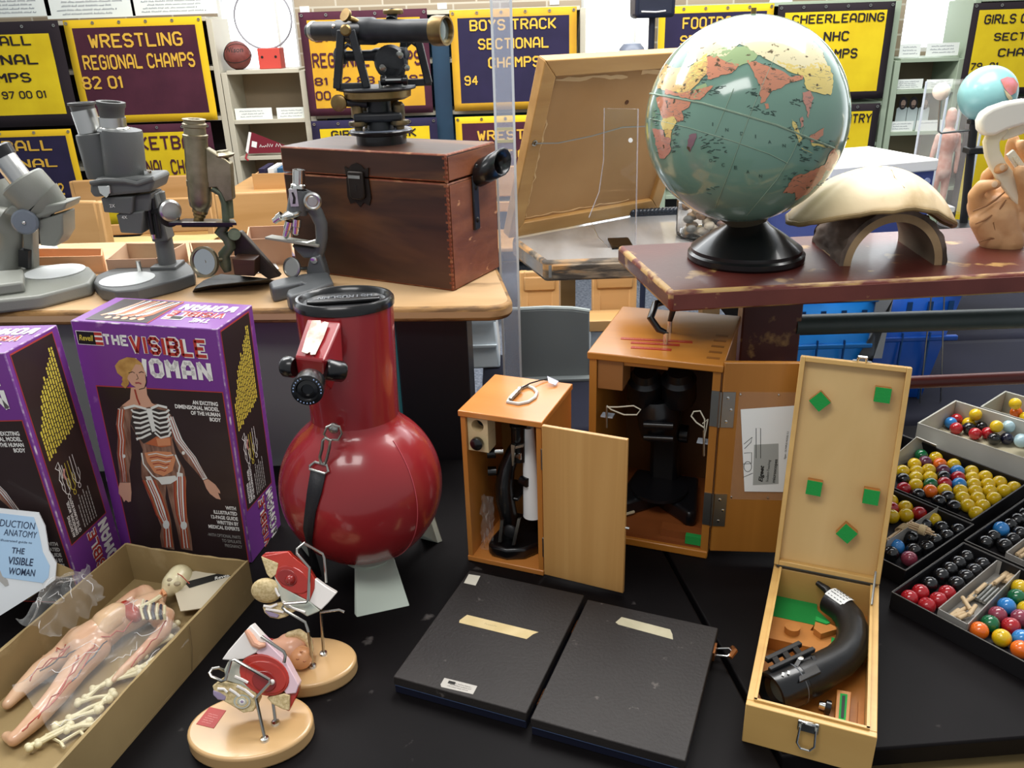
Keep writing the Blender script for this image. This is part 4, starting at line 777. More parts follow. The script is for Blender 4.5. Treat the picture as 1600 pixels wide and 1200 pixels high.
# ---- surveying transit
tb = V((-.4723, 1.8065, 0)) + Euler((0, 0, -.5036)).to_matrix() @ V((.188, .105, 0))
t = thing('surveying_transit', 'black and brass antique surveying transit standing on the wooden box', 'surveying instrument', (tb.x, tb.y, ZL+IH)); t0 = V(t.location)
f = lambda x, y, dy=0.0: PY(x+1, y+5, t0.y+dy) - t0
Mtb = mat('transit_black', '1d1f22', .42, c2='2a2c30', scale=30)
cx = f(589, 215).x
def vl(nm, prof, y0, m, n=40, x=589): ob(nm, MB().lathe(prof, (f(x, y0).x, 0, f(x, y0).z), (0, 0, 1), n), m, t)
ob('foot_plate', MB().lathe([(0, 0), (.052, 0), (.052, .017), (.064, .020), (.066, .026), (.064, .028), (.045, .026), (0, .026)], (0, 0, 0), (0, 0, 1), 44), K_black, t)
ob('foot_dish', MB().lathe([(0, .0262), (.058, .0285), (.062, .0285), (.062, .0265), (0, .0262)], (0, 0, 0), (0, 0, 1), 44), mat('blue_grey_dish', '8e97a8', .3), t)
zc = f(589, 190).z
ob('centre_column', MB().cyl((0, 0, .026), (0, 0, f(589, 150).z), .027, .025, 28), Mtb, t)
ob('levelling_hub', MB().box((-.050, -.032, f(589, 184).z), (.050, .032, f(589, 169).z)), Mtb, t, bevel=.006)
for sx_, sy in ((-.043, -.016), (.043, -.016), (-.03, .03), (.03, .03)):
    ob('levelling_screw', MB().lathe([(0, .028), (.008, .028), (.009, .034), (.019, .038), (.020, .042), (.019, .046), (.008, .047), (.008, .052), (.012, .054), (.012, .076), (.007, .082), (0, .082)], (sx_, sy, 0), (0, 0, 1), 20), mat('worn_black_brass', '4a4538', .4, .7, c2='8a7450', scale=40), t)
zr_ = f(589, 146).z
ob('horizontal_circle', MB().lathe([(0, -.006), (.055, -.006), (.068, 0), (.069, .012), (.066, .014), (0, .014)], (0, 0, zr_), (0, 0, 1), 48), K_brass, t)
ob('upper_plate', MB().lathe([(0, 0), (.078, 0), (.080, .003), (.078, .006), (0, .006)], (0, 0, zr_+.014), (0, 0, 1), 48), Mtb, t)
ob('clamp_arm', MB().cyl((-.02, -.02, zr_-.012), f(533, 155, -.02), .008), Mtb, t); a = f(530, 156, -.024); ob('clamp_knob', MB().lathe([(0, 0), (.015, 0), (.0165, .002), (.0165, .008), (.013, .010), (0, .010)], a, (-.2, -1, .05), 24), K_brass, t)
ztr = zr_+.02; zax = f(545, 42).z
for nm, s, dy in (('standard', -1, -.035), ('standard', 1, .035)):
    xt = (f(545, 42).x if s < 0 else f(638, 46).x); mb = MB()
    q = panel((xt, dy, 0), (1, 0, 0), (0, 0, 1))
    for sg in (-1, 1): mb.bar((xt+sg*.030, dy, ztr), (xt+sg*.010, dy, zax), .015, .018, (0, 1, 0))
    mb.bar((xt-.032, dy, ztr+.003), (xt+.036, dy, ztr+.003), .012, .014); mb.bar((xt-.012, dy, zax-.005), (xt+.012, dy, zax-.005), .014, .018)
    ob(nm, mb, Mtb, t, bevel=.002)
    ob('arch_web', MB().tube([(xt-.022, dy, ztr+.06), (xt-.010, dy, zax-.032), (xt, dy, zax-.026), (xt+.010, dy, zax-.032), (xt+.022, dy, ztr+.06)], .0045, 8), Mtb, t)
    ob('bearing_cap', MB().lathe([(0, 0), (.009, 0), (.011, .003), (.008, .006), (0, .007)], (xt, dy-.007, zax), (0, -1, 0), 18), K_brass, t)
ob('cross_axle', MB().cyl((f(545, 42).x, -.035, zax), (f(638, 46).x, .035, zax-.002), .012, .012, 20), Mtb, t)
A, B_ = f(481, 44, .06), f(697, 43, -.10); d = (B_-A); Ld = d.length
ob('telescope_tube', MB().lathe([(0, .0), (.0135, 0), (.0165, .006), (.0165, .012), (.0185, .013), (.0185, .075), (.021, .078), (.021, .10), (.024, .112), (.0255, .125), (.0255, .165), (.022, .172), (.021, .24), (.0215, Ld-.03), (0, Ld-.03)], A, d, 36), Mtb, t)
ob('objective_ring', MB().lathe([(.0215, Ld-.030), (.0265, Ld-.028), (.0275, Ld-.02), (.0265, Ld), (.023, Ld), (.022, Ld-.004), (.0215, Ld-.012)], A, d, 36), K_brass, t)
ob('objective_lens', MB().lathe([(0, Ld-.006), (.022, Ld-.009), (0, Ld-.012)], A, d, 32), mat('dark_lens', '6d7570', .05, .3), t)
ob('eyepiece_ring', MB().lathe([(.0188, .010), (.0195, .012), (.0195, .018), (.0188, .02)], A, d, 30), K_steel, t)
p = f(611, 26, -.03); ob('focus_stem', MB().cyl(f(612, 36, -.03), p, .009, .007), Mtb, t); ob('focus_wheel', MB().lathe([(0, -.003), (.019, -.003), (.020, 0), (.020, .004), (.018, .006), (0, .006)], f(613, 11, -.02)-V((0, 0, .004)), (0, 0, 1), 28), K_brass, t); ob('focus_neck', MB().cyl(p, f(613, 12, -.02), .011, .009), Mtb, t)
ob('tangent_screw', MB().tube([f(540, 22, -.02), f(553, 26, -.02), f(562, 31, -.02)], [.006, .005, .004], 10), K_brass, t); ob('tangent_head', MB().lathe([(0, 0), (.013, 0), (.013, .006), (0, .006)], f(541, 20, -.02), (-.5, -.6, .4), 20), K_brass, t)
for px_, py_ in ((520, 36), (534, 44)): ob('screw', MB().ball(f(px_, py_, -.032), .004, 10, 8), K_chrome, t)
A2, B2 = f(522, 83, .02), f(640, 80, .0); d2 = B2-A2; L2 = d2.length
ob('level_tube', MB().lathe([(0, 0), (.010, 0), (.016, .004), (.016, .022), (.010, .026), (.0105, L2*.5), (.014, L2*.55), (.014, L2*.95), (0, L2)], A2, d2, 24), Mtb, t)
ob('vertical_arc', MB().lathe([(0, 0), (.030, .0), (.033, .006), (.033, .02), (.028, .026), (0, .026)], (f(610, 92).x, .012, f(610, 92).z), (0, -1, 0), 30), Mtb, t)
ob('arc_neck', MB().cyl(f(612, 100, 0), f(610, 128, 0), .022, .016, 20), Mtb, t)
for a, b in (((622, 80), (630, 84)), ((632, 100), (640, 103)), ((596, 100), (602, 108))): ob('adjusting_screw', MB().lathe([(0, 0), (.006, 0), (.006, .01), (0, .012)], f(*a, -.03), f(*b, -.05)-f(*a, -.03), 14), K_steel, t)
A3, B3 = f(594, 121, -.045), f(637, 120, -.045); d3 = B3-A3; L3 = d3.length
ob('spirit_level', MB().lathe([(0, 0), (.009, 0), (.010, .002), (.010, .010), (.0085, .012), (.0085, L3-.012), (.010, L3-.010), (.010, L3-.002), (0, L3)], A3, d3, 24), K_black, t); ob('level_glass', MB().box((f(602, 119).x, -.0545, f(602, 117).z-.002), (f(630, 119).x, -.053, f(602, 117).z+.001)), K_chrome, t)
for px_ in (598, 632): ob('level_post', MB().cyl((f(px_, 121).x, -.045, ztr-.001), (f(px_, 121).x, -.045, A3.z), .004), K_steel, t)
# ================================================================== the red bench, globe, shell, jaw
ZB = 1.2
Mredp = mat('dark_red_paint', '5b261e', .36, c2='4a1e1a', scale=6, c3='a8824e', c3scale=16, c3lo=.63, c3hi=.69, bump=.1, bscale=120, coat=.2)
Mrede = mat('worn_red_edge', '6a2f27', .5, c2='b8945c', scale=22, mapping=(.5, 1, 2), lo=.42, hi=.52, bump=.3, bscale=150)
Mredf = mat('red_brown_front', '6b352e', .5, c2='5c2b26', scale=9, c3='a9855a', c3scale=30, c3lo=.70, c3hi=.74, bump=.1, bscale=150)
t = thing('red_bench', 'dark red painted bench with worn edges carrying the globe and shell', 'bench', (.75, 1.4, 0)); L = lambda v: (v[0]-.75, v[1]-1.4)
b0, b1, b2 = PZ(1047, 456, ZB), PZ(972, 390, ZB), PZ(1600, 427, ZB); dd = (b2-b0)
ob('bench_top', MB().prism([L(b0), L(b0+dd*1.6), L((b0.x+dd.x*1.6-.02, b0.y+dd.y*1.6+.31)), L((b1.x-.004, b1.y+.035))], ZB-.034, ZB), [Mredp, Mrede], t, bevel=.008, seg=3, bmat=1)
ob('front_face', MB().prism([L(b0+V((.006, -.0015, 0))), L(b0+dd*1.59+V((0, -.0015, 0))), L(b0+dd*1.59+V((0, .002, 0))), L(b0+V((.006, .002, 0)))], ZB-.029, ZB-.005), Mredf, t)
lx = PY(1202, 520, 1.45).x
for x in (lx, lx+.95):
    ob('leg', MB().box(L((x-.055, 1.44))+(TB,), L((x+.055, 1.475))+(ZB-.034,)), Mredp, t, bevel=.003)
    ob('leg_flange', MB().box(L((x-.012, 1.475))+(TB,), L((x+.012, 1.53))+(ZB-.034,)), Mredp, t, bevel=.003)
Mpipe = mat('dark_green_pipe', '46524f', .45, c2='3c4846', scale=10, bump=.1, bscale=60); Mpipe2 = mat('dark_red_pipe', '5a211b', .4, bump=.1, bscale=60)
p0, p1 = PY(1240, 508, 1.455), PY(1600, 497, 1.49); p1 = p0+(p1-p0)*2.4
ob('upper_rail', MB().cyl(V(L(p0)+(p0.z,)), V(L(p1)+(p1.z,)), .0195, .0195, 28), Mpipe, t)
p0, p1 = PY(1240, 605, 1.455), PY(1600, 590, 1.475); p1 = p0+(p1-p0)*2.4
ob('lower_rail', MB().cyl(V(L(p0)+(p0.z,)), V(L(p1)+(p1.z,)), .0125, .0125, 24), Mpipe2, t)
# ---------------------------------------------------------------- blue bins behind the bench
Mbin = mat('blue_plastic', '1f86dc', .35, c2='1a78cc', scale=4); Mbin2 = mat('deep_blue_plastic', '1558bb', .3, c2='1049a4', scale=5)
def bin_(label, x0, x1, y0, y1, z1, m, sl=0.0):
    t = thing('plastic_bin', label, 'bin', ((x0+x1)/2, y0, .7468), group='blue plastic bins behind the bench'); w = (x1-x0)/2; h = z1-.7468; d = y1-y0
    ob('bin_body', MB().add([(-w, 0, 0), (w-sl, 0, 0), (w-sl, d, 0), (-w, d, 0), (-w, -.01, h), (w, -.01, h), (w, d, h), (-w, d, h)], [(0,3,2,1),(0,1,5,4),(1,2,6,5),(2,3,7,6),(3,0,4,7)]), m, t, solid=.004)
    for z in (h*.93, h*.52): ob('rim', MB().box((-w-.004, -.016, z), (w+.004, -.004, z+.012)), m, t, bevel=.003)
    n = 4
    for k in range(n): ob('slot', MB().box((-w+w*2*(k+.35)/n, -.0125, h*.78), (-w+w*2*(k+.6)/n, -.006, h*.86)), mat('bin_slot', '12508f', .5), t)
    for k in (1, 2): ob('divider_rib', MB().bar((-w+w*2*k/3, -.012, 0), (-w+w*2*k/3, -.014, h*.6), .003, .006), mat('bin_slot', '12508f', .5), t)
    if not sl: ob('handle', MB().tube([(.018*math.cos(a)-w*.3, -.014, h*.66+.02*math.sin(a)) for a in [PI*i/12 for i in range(13)]], .002, 6), mat('bin_slot', '12508f', .5), t)
    return t
q = lambda x, y=500: PY(x, y, 1.76).x
bin_('bright blue ribbed plastic bin behind the bench leg', q(1236), q(1362), 1.76, 2.0, PY(1300, 472, 1.76).z+.02, Mbin)
bin_('deep blue plastic bin right of the clear strip', q(1372), q(1500), 1.775, 2.0, PY(1440, 460, 1.76).z+.02, Mbin2, .05)
tag(ob('clear_strip', MB().slab([PY(x, y, 1.745) for x, y in ((1370, 466), (1396, 466), (1378, 560), (1340, 560))]+[PY(1338, 640, 1.745)], (0, .004, 0)), mat('grey_clear_film', 'a9b1ba', .25)), 'grey translucent strip between the two blue bins', 'strip')
for x0, x1, lb in ((1452, 1445, 'thin metal rod in front of the deep blue bin, left one'), (1470, 1478, 'thin metal rod in front of the deep blue bin, right one')):
    a = PY(x0, 468, 1.74); b = PY(x1, 585, 1.74); tag(ob('metal_rod', MB().cyl((b.x, 1.74, .7468), (a.x, 1.74, a.z+.05), .0018, .0018, 8), K_steel), lb, 'rod')
# ---------------------------------------------------------------- globe
GR = .157; gc = PP(1164, 190, V((.39, 1.375, 1.43)), V((0, -1, .06)).normalized())
t = thing('globe', 'large old green globe with coloured countries on a black round base', 'globe', (.405, 1.385, ZB)); t0 = V(t.location); gl = gc - t0
Mocean = mat('globe_ocean', '789b8a', .14, c2='6d907f', scale=3, coat=.6, c3='7fa898', c3scale=4, c3lo=.5, c3hi=.8)
ob('sphere', MB().ball(gl, GR, 64, 40), Mocean, t)
ob('base', MB().lathe([(0, 0), (.094, 0), (.097, .004), (.097, .012), (.092, .015), (.092, .021), (.085, .026), (.06, .044), (.038, .058), (.030, .066), (.030, .074), (0, .074)], (0, 0, 0), (0, 0, 1), 56), K_black, t)
ob('cord_coil', MB().tube([(gl.x*.4-.035+.012*math.cos(i*.9), gl.y*.4-.045+.012*math.sin(i*.9), .082+i*.0012) for i in range(22)]+[(gl.x*.4, gl.y*.4-.04, .085), (gl.x*.4+.05, gl.y*.4-.02, .088)], .0028, 6), K_ink, t)
ob('cap_seat', MB().lathe([(.014, .0), (.040, .018), (.044, .026), (.040, .028), (.02, .02)], (gl.x*.5, gl.y*.5, gl.z-GR-.017), (gl.x*.3, 0, 1), 36), mat('tarnished_cap', '6d6450', .4, .6), t)
def sph(px, py, lift=.0006):        # picture point -> point on the ball
    v = ray(px, py).normalized(); oc = CAM - gc; b = v.dot(oc); c = oc.dot(oc) - (GR+lift)**2; D = b*b - c
    if D < 0:
        p = CAM - v*b; return gc + (p-gc).normalized()*(GR+lift) - t0
    return CAM + v*(-b - math.sqrt(D)) - t0
def sphpoly(name, pts, m, lift=.0006):
    """country outline as a thin patch on the ball: triangulate, subdivide, push to the sphere"""
    P0 = []; n0 = len(pts); rj = random.Random(int(pts[0][0]*7))
    for i in range(n0):
        (a, b), (c, d) = pts[i], pts[(i+1) % n0]; L_ = math.hypot(c-a, d-b); m_ = max(1, int(L_/4))
        for k in range(m_): P0.append((a+(c-a)*k/m_+(rj.uniform(-1, 1)*1.5 if k else 0), b+(d-b)*k/m_+(rj.uniform(-1, 1)*1.5 if k else 0)))
    bm = bmesh.new(); vs = [bm.verts.new((x, y, 0)) for x, y in P0]; bm.faces.new(vs); bmesh.ops.triangulate(bm, faces=bm.faces[:])
    for _ in range(3):
        es = [e for e in bm.edges if e.calc_length() > 9]
        if es: bmesh.ops.subdivide_edges(bm, edges=es, cuts=1); bmesh.ops.triangulate(bm, faces=[f_ for f_ in bm.faces if len(f_.verts) > 3])
    mb = MB(); idx = {v: i for i, v in enumerate(bm.verts)}
    mb.add([sph(v.co.x, v.co.y, lift) for v in bm.verts], [tuple(idx[v] for v in f_.verts) for f_ in bm.faces]); bm.free()
    return ob(name, mb, m, t, smooth=80)
def gm(n, c): return mat(n, c, .16, c2=c, scale=8, coat=.6, bump=0, c3='5a4a34', c3scale=110, c3lo=.60, c3hi=.66)
Mor, Myl, Mpk, Mtn, Mpu = gm('map_orange', 'cd8a6c'), gm('map_yellow', 'e6cf7c'), gm('map_pink', 'c88d7c'), gm('map_tan', 'dcb673'), gm('map_purple', '8c6a72')
Mcl = gm('map_cream', 'e6dcb4'); Mgn = gm('map_green', '9db483')
gz = lambda pts: [(980+x*360/1234, 10+y*350/1200) for x, y in pts]
for nm, pts, m in (
  ('country', [(205,305),(255,330),(330,330),(430,290),(425,360),(370,420),(320,470),(200,450),(160,440),(170,380)], Mtn),
  ('country', [(265,390),(300,340),(330,330),(430,250),(430,310),(400,360),(350,420),(300,450),(265,460)], Myl),
  ('country', [(300,330),(320,250),(380,170),(470,110),(560,90),(600,200),(520,270),(440,260),(400,290)], Mcl),
  ('country', [(425,270),(470,260),(540,300),(600,310),(580,340),(530,365),(430,390),(425,330)], Mor),
  ('country', [(440,260),(520,215),(640,210),(700,260),(680,290),(600,320),(540,300)], Mgn),
  ('country', [(205,440),(290,475),(370,490),(420,440),(470,415),(450,440),(390,500),(330,495),(260,480),(200,470)], Mor),
  ('country', [(330,470),(370,430),(420,410),(430,430),(400,470),(360,490)], Mgn),
  ('country', [(155,490),(200,475),(340,505),(330,540),(290,560),(300,610),(270,620),(250,590),(190,600),(165,540)], Mor),
  ('country', [(190,600),(250,590),(265,620),(240,660),(190,660),(180,630)], Myl),
  ('country', [(200,655),(240,665),(235,710),(205,700)], Mtn),
  ('country', [(135,655),(195,665),(200,700),(235,712),(230,780),(200,815),(175,815),(150,740)], Mpk),
  ('country', [(330,690),(370,680),(365,715),(335,780),(318,760)], Mpu),
  ('country', [(640,290),(700,300),(720,370),(740,390),(780,375),(830,345),(870,375),(945,370),(940,390),(890,405),(810,440),(770,460),(740,510),(715,520),(712,420),(680,360)], Mor),
  ('country', [(735,520),(755,520),(760,545),(742,550)], Mor),
  ('country', [(560,90),(680,50),(800,60),(960,150),(1050,240),(1080,330),(1010,330),(930,330),(860,340),(800,290),(700,260),(640,215),(600,200)], Mcl),
  ('country', [(800,290),(860,345),(940,370),(960,440),(1030,465),(1090,475),(1105,400),(1085,320),(1020,300),(940,320),(880,310)], Myl),
  ('country', [(940,460),(980,450),(1000,490),(985,540),(970,600),(955,530),(940,500)], Mpk),
  ('country', [(925,600),(940,590),(945,640),(930,650)], Mpk),
  ('country', [(880,600),(900,620),(925,680),(940,710),(920,730),(900,680)], Myl),
  ('country', [(975,700),(1020,670),(1055,650),(1050,690),(1010,720),(985,730)], Mor),
  ('country', [(985,730),(1040,740),(1100,760),(1060,755),(990,745)], Myl), ('country', [(940,760),(1000,790),(980,780),(930,755)], Myl),
  ('country', [(835,1000),(880,930),(910,905),(960,895),(1050,850),(1070,870),(1020,950),(960,1010),(900,1040),(900,1000)], Mor),
  ('country', [(1050,855),(1100,770),(1115,760),(1130,800),(1090,880),(1070,880)], Mpk)):
    sphpoly(nm, gz(pts), m, .0007)
def sphline(pts, r, m, nm='map_line', n=26):
    P_ = gz(pts); q_ = []
    for (a, b), (c, d) in zip(P_, P_[1:]): q_ += [sph(a+(c-a)*i/n, b+(d-b)*i/n, .0004) for i in range(n)]
    q_.append(sph(*P_[-1], .0004)); ob(nm, MB().tube(q_, r, 5), m, t)
Mln = mat('map_line_ink', '41584f', .4); Mln2 = mat('map_seam', '8fa58f', .4)
sphline([(112,465),(250,490),(400,518),(600,575),(800,635),(1000,715),(1110,760)], .0014, Mln2, 'equator_band')
for pl in ([(790,270),(720,430),(650,600),(560,850),(470,1080)], [(950,640),(880,800),(800,930),(640,1120)], [(570,440),(520,560),(470,680)], [(120,600),(330,650),(560,720),(760,790),(860,840)]): sphline(pl, .0005, Mln2)
for pl in ([(705,525),(690,545)], [(770,560),(785,575)]): sphline(pl, .0006, Mln)
rr = random.Random(5)       # place names along the coasts: short dark strokes of printed text
mbs = MB()
for (x0, y0, x1, y1, k) in ((700,300,760,480,26), (770,370,900,390,16), (220,450,400,480,22), (190,510,320,590,24), (150,670,215,790,18), (450,300,560,340,18), (840,980,1040,880,20), (950,340,1080,450,26), (300,360,420,400,20), (960,480,980,540,8), (240,620,330,560,14), (250,700,250,620,10), (370,690,520,770,22), (430,780,515,770,6), (140,560,150,640,8), (240,720,250,790,10), (880,620,930,740,16), (930,750,1010,820,18), (840,890,900,960,8), (850,490,930,520,10), (610,450,700,480,10), (640,540,700,555,6), (480,450,500,420,6), (1000,720,1100,760,14), (700,560,790,580,8), (390,300,440,400,8), (410,440,480,470,8), (850,640,900,700,8), (430,960,470,1010,5), (440,810,520,820,3)):
    for i in range(k):
        x = x0+(x1-x0)*rr.random()+rr.uniform(-12, 12); y = y0+(y1-y0)*rr.random()+rr.uniform(-12, 12); a = rr.uniform(-.5, .5); l_ = rr.uniform(10, 30)
        P_ = gz([(x, y), (x+l_*math.cos(a), y+l_*math.sin(a))]); mbs.tube([sph(*P_[0], .0003), sph((P_[0][0]+P_[1][0])/2, (P_[0][1]+P_[1][1])/2, .0003), sph(*P_[1], .0003)], .00055, 4)
ob('place_names', mbs, Mln, t)
for s, x, y in (('I',455,640),('N',525,670),('D',605,690),('I',685,705),('A',755,735),('N',832,755),('O',438,835),('C',505,858),('E',572,872),('A',638,895),('N',706,918)):
    mb = txt_mb(s, x, -y, 5 if s == 'I' else 17, 18, bold=.01); mb.v = [sph(*gz([(v.x, -v.y)])[0], .0006) for v in mb.v]; ob('lettering', mb, Mln, t, flat=True, smooth=0)
ob('axis_pin', MB().cyl(gl+V((.0, 0, GR-.002)), gl+V((0, 0, GR+.008)), .004), K_brass, t)
# ---------------------------------------------------------------- half log
o_ = PZ(1394, 415, ZB); ax = (PZ(1395, 376, ZB)-PZ(1452, 415, ZB)); ang = math.atan2(ax.y, ax.x)-PI/2
t = thing('half_log', 'hollow half log with dark bark forming an arch under the shell', 'log', (o_.x, o_.y, ZB), (0, 0, ang))
R_ = .083; LG = .165; Mbark = mat('dark_bark', '75655a', .95, c2='3d322a', scale=18, mapping=(1, .35, 1), lo=.35, hi=.6, bump=.9, bscale=30); Mcut = mat('cut_wood', 'a58a66', .8, c2='8a7050', scale=16, bump=.2, bscale=90); Minner = mat('log_inside', '7a6854', .9, c2='665644', scale=22, mapping=(1, .3, 1), bump=.3, bscale=60)
hgt = 1.08
def arc(r, a, y): return (r*math.cos(a), y, max(0, r*hgt*math.sin(a)))
mb = MB()
def outer(u, v):
    a = PI*u; n_ = noise.noise(V((a*5, v*4, 2)))*.008 + noise.noise(V((a*14, v*9, 5)))*.004; return arc(R_+n_*min(1, v*6), a, v*LG+noise.noise(V((a*3, v, 9)))*.006*v)
mb.grid(outer, 60, 24); ob('bark', mb, Mbark, t, smooth=80)
Ri = R_-.017
mb = MB(); mb.grid(lambda u, v: arc(Ri, PI*u, v*LG), 40, 6); ob('inner_wall', mb, Minner, t, smooth=80)
for y in (0, LG):
    mb = MB(); mb.grid(lambda u, v: arc(Ri+(R_-.005-Ri)*v, PI*u, y), 40, 3); ob('cut_face', mb, Mcut, t); mb = MB(); mb.grid(lambda u, v: arc(R_-.005+.007*v+.003*v*noise.noise(V((u*20, y, 3))), PI*u, y-.0004), 60, 2); ob('bark', mb, Mbark, t)
mb = MB(); [mb.add([(s*Ri, 0, .0005), (s*R_, 0, .0005), (s*R_, LG, .0005), (s*Ri, LG, .0005)], [(0,1,2,3)]) for s in (-1, 1)]; ob('foot_face', mb, Mcut, t)
# ---------------------------------------------------------------- shell cap on the log
Msh = mat('bone_shell', 'dcc8a2', .5, c2='c8ac80', scale=5, lo=.4, hi=.75, c3='a08556', c3scale=12, c3lo=.56, c3hi=.72, mapping=(1, .4, 1), bump=.35, bscale=26, coat=.15)
sc_ = PY(1368, 300, 1.39); t = thing('shell', 'pale bone coloured turtle shell cap draped over the half log', 'shell', (sc_.x, 1.385, ZB+.096))
def shf(u, v):
    a = 2*PI*u; r = v; x = .143*r*math.cos(a); y = .096*r*math.sin(a)
    z = .048*(1-r*r*.92) - .040*abs(math.cos(a))**1.6*r**2.2
    if math.cos(a) > 0: z -= .012*(math.cos(a)**4)*r**3; x -= .012*r**3*math.cos(a)
    z += .006*noise.noise(V((x*22, y*22, 3)))*r; x *= 1+.05*noise.noise(V((math.cos(a)*3, math.sin(a)*3, 7))); y *= 1+.05*noise.noise(V((math.cos(a)*4, math.sin(a)*4, 2))); z += .004*r*r*noise.noise(V((math.cos(a)*5, math.sin(a)*5, 11)))
    if math.sin(a) < 0: y *= 1-.10*math.cos(2*a)*r
    return (x, y, z)
mb = MB(); mb.grid(shf, 56, 18); ob('shell_cap', mb, Msh, t, solid=.006, smooth=80, sub=1)
mb = MB(); mb.tube([V(shf(i/56, 1.0)) for i in range(56)], .0042, 8, True); ob('rim', mb, mat('shell_rim', 'a38a5e', .6, c2='7f6840', scale=20), t)
mb = MB()
for pl in ([(0, 0), (.01, -.02), (.004, -.045), (.01, -.07)], [(0, 0), (-.03, .005), (-.05, -.01)], [(0, 0), (.03, .01), (.055, .0)]):
    P_ = []
    for x, y in pl:
        r = math.hypot(x/.143, y/.096); a = math.atan2(y/.096, x/.143); w_ = shf((a/(2*PI)) % 1, r); P_.append((w_[0], w_[1], w_[2]+.0028))
    mb.tube(P_, .0008, 5)
ob('suture', mb, mat('suture', '8f7550', .8), t)
# ---------------------------------------------------------------- hand sculpture holding a jaw
Mhand = mat('tan_plaster_skin', 'd0a274', .5, c2='bd8d60', scale=18, bump=.25, bscale=90)
hb = PZ(1560, 388, ZB); t = thing('hand_sculpture', 'tan cupped hand sculpture holding a white jaw bone', 'sculpture', (hb.x+.02, hb.y+.02, ZB)); t0 = V(t.location)
f = lambda x, y, dy=0.0: PY(x, y, t0.y+dy) - t0
mb = MB()
def cap(pts, rs):
    for i in range(len(pts)-1):
        a, b = pts[i], pts[i+1]; n_ = max(2, int((b-a).length/.004))
        for k in range(n_+1): s = k/n_; r = rs[i]+(rs[i+1]-rs[i])*s; c = a+(b-a)*s; mb.ball(c, r, 12, 8)
# wrist, heel of the palm, palm
cap([f(1568, 376, .0), f(1566, 362, .0), f(1556, 335, .0)], [.034, .030, .034]); cap([f(1552, 372, -.006), f(1536, 345, -.004)], [.024, .022])
cap([f(1545, 352, .004), f(1534, 322, .010)], [.026, .024]); cap([f(1575, 350, .004), f(1590, 320, .01)], [.026, .026]); cap([f(1562, 340, .012), f(1565, 305, .02)], [.026, .022]); cap([f(1590, 345, 0), f(1612, 322, 0)], [.024, .022])
# little finger and ring finger curl in from the left, middle and fore finger behind, thumb on the right
cap([f(1528, 325, .006), f(1524, 305, .0), f(1534, 291, -.012), f(1556, 288, -.028)], [.016, .0125, .011, .0085])
cap([f(1540, 300, .016), f(1543, 275, .010), f(1553, 265, -.004), f(1568, 262, -.018)], [.013, .011, .010, .008])
cap([f(1578, 300, .03), f(1580, 255, .04), f(1582, 228, .035), f(1584, 218, .022)], [.014, .012, .0115, .009])
cap([f(1600, 300, .03), f(1604, 262, .03), f(1606, 240, .02), f(1596, 226, .005)], [.014, .012, .0115, .009])
cap([f(1604, 330, -.004), f(1606, 300, -.022), f(1600, 280, -.03), f(1594, 268, -.03)], [.018, .015, .013, .011])
ob('hand', mb, Mhand, t, remesh=.0028)
Mcre = mat('palm_crease', '8a5f3c', .7)
for pl in ([(1520,330),(1540,322),(1556,312),(1570,300)], [(1556,368),(1552,348),(1560,330),(1572,312)], [(1524,350),(1540,343),(1550,336)], [(1530,378),(1548,372),(1566,374)]):
    P_ = [f(x, y, -.026) for x, y in pl]; ob('crease', MB().tube(P_, [.001]+[.0018]*(len(P_)-2)+[.001], 6), Mcre, t)
for x, y, dy, d in ((1554, 288, -.037, (0, -1, .2)), (1566, 262, -.026, (.2, -1, .2))): ob('finger_nail', MB().lathe([(0, .0012), (.004, .0008), (.0052, 0)], f(x, y, dy), d, 14), mat('nail', 'e0bd98', .3), t)
Mjaw = mat('jaw_bone', 'eadfc8', .4, c2='dccfae', scale=12)
jt = thing('jaw_bone', 'white toothed jaw bone held upright by the hand sculpture', 'bone', tuple(t0+V((0, 0, .06)))); j0 = V(jt.location); fj = lambda x, y, dy=0.0: PY(x, y, t0.y+dy) - j0
mb = MB()
def strip(pts, ws, th=.006):
    N = len(pts); vs = []
    for i in range(N):
        a, b = pts[max(i-1, 0)], pts[min(i+1, N-1)]; d_ = (b-a); d_.y = 0; d_.normalize(); n_ = V((-d_.z, 0, d_.x))*ws[i]/2; o2 = V((0, th/2, 0)); vs += [pts[i]+n_-o2, pts[i]-n_-o2, pts[i]-n_+o2, pts[i]+n_+o2]
    fs = [(0,1,2,3), (4*N-1, 4*N-2, 4*N-3, 4*N-4)]
    for i in range(N-1):
        for k in range(4): fs.append((4*i+k, 4*i+(k+1) % 4, 4*i+4+(k+1) % 4, 4*i+4+k))
    mb.add(vs, fs)
strip([fj(1604, 318, -.012), fj(1590, 300, -.012), fj(1575, 282, -.010), fj(1560, 262, -.008), fj(1550, 240, -.006), fj(1548, 222, -.004), fj(1556, 206, -.004), fj(1572, 197, -.004)], [.030, .030, .028, .026, .024, .026, .030, .02], .010)
strip([fj(1564, 214, -.002), fj(1580, 207, 0), fj(1610, 196, 0)], [.014, .018, .018], .008)
ob('jaw_body', mb, Mjaw, jt, bevel=.003, seg=2)
mb = MB(); mb.T = panel((0, 0, 0), (1, 0, 0), (0, 0, 1))
pl = [fj(x, y, -.02) for x, y in ((1532, 190), (1538, 177), (1552, 168), (1575, 160), (1605, 155), (1625, 160), (1625, 185), (1600, 196), (1575, 203), (1556, 212), (1540, 213), (1533, 204))]
mb2 = MB().slab(pl, (0, .022, 0)); ob('blade', mb2, mat('white_bone', 'f2ede0', .35), jt, bevel=.006, seg=3)
mb = MB()
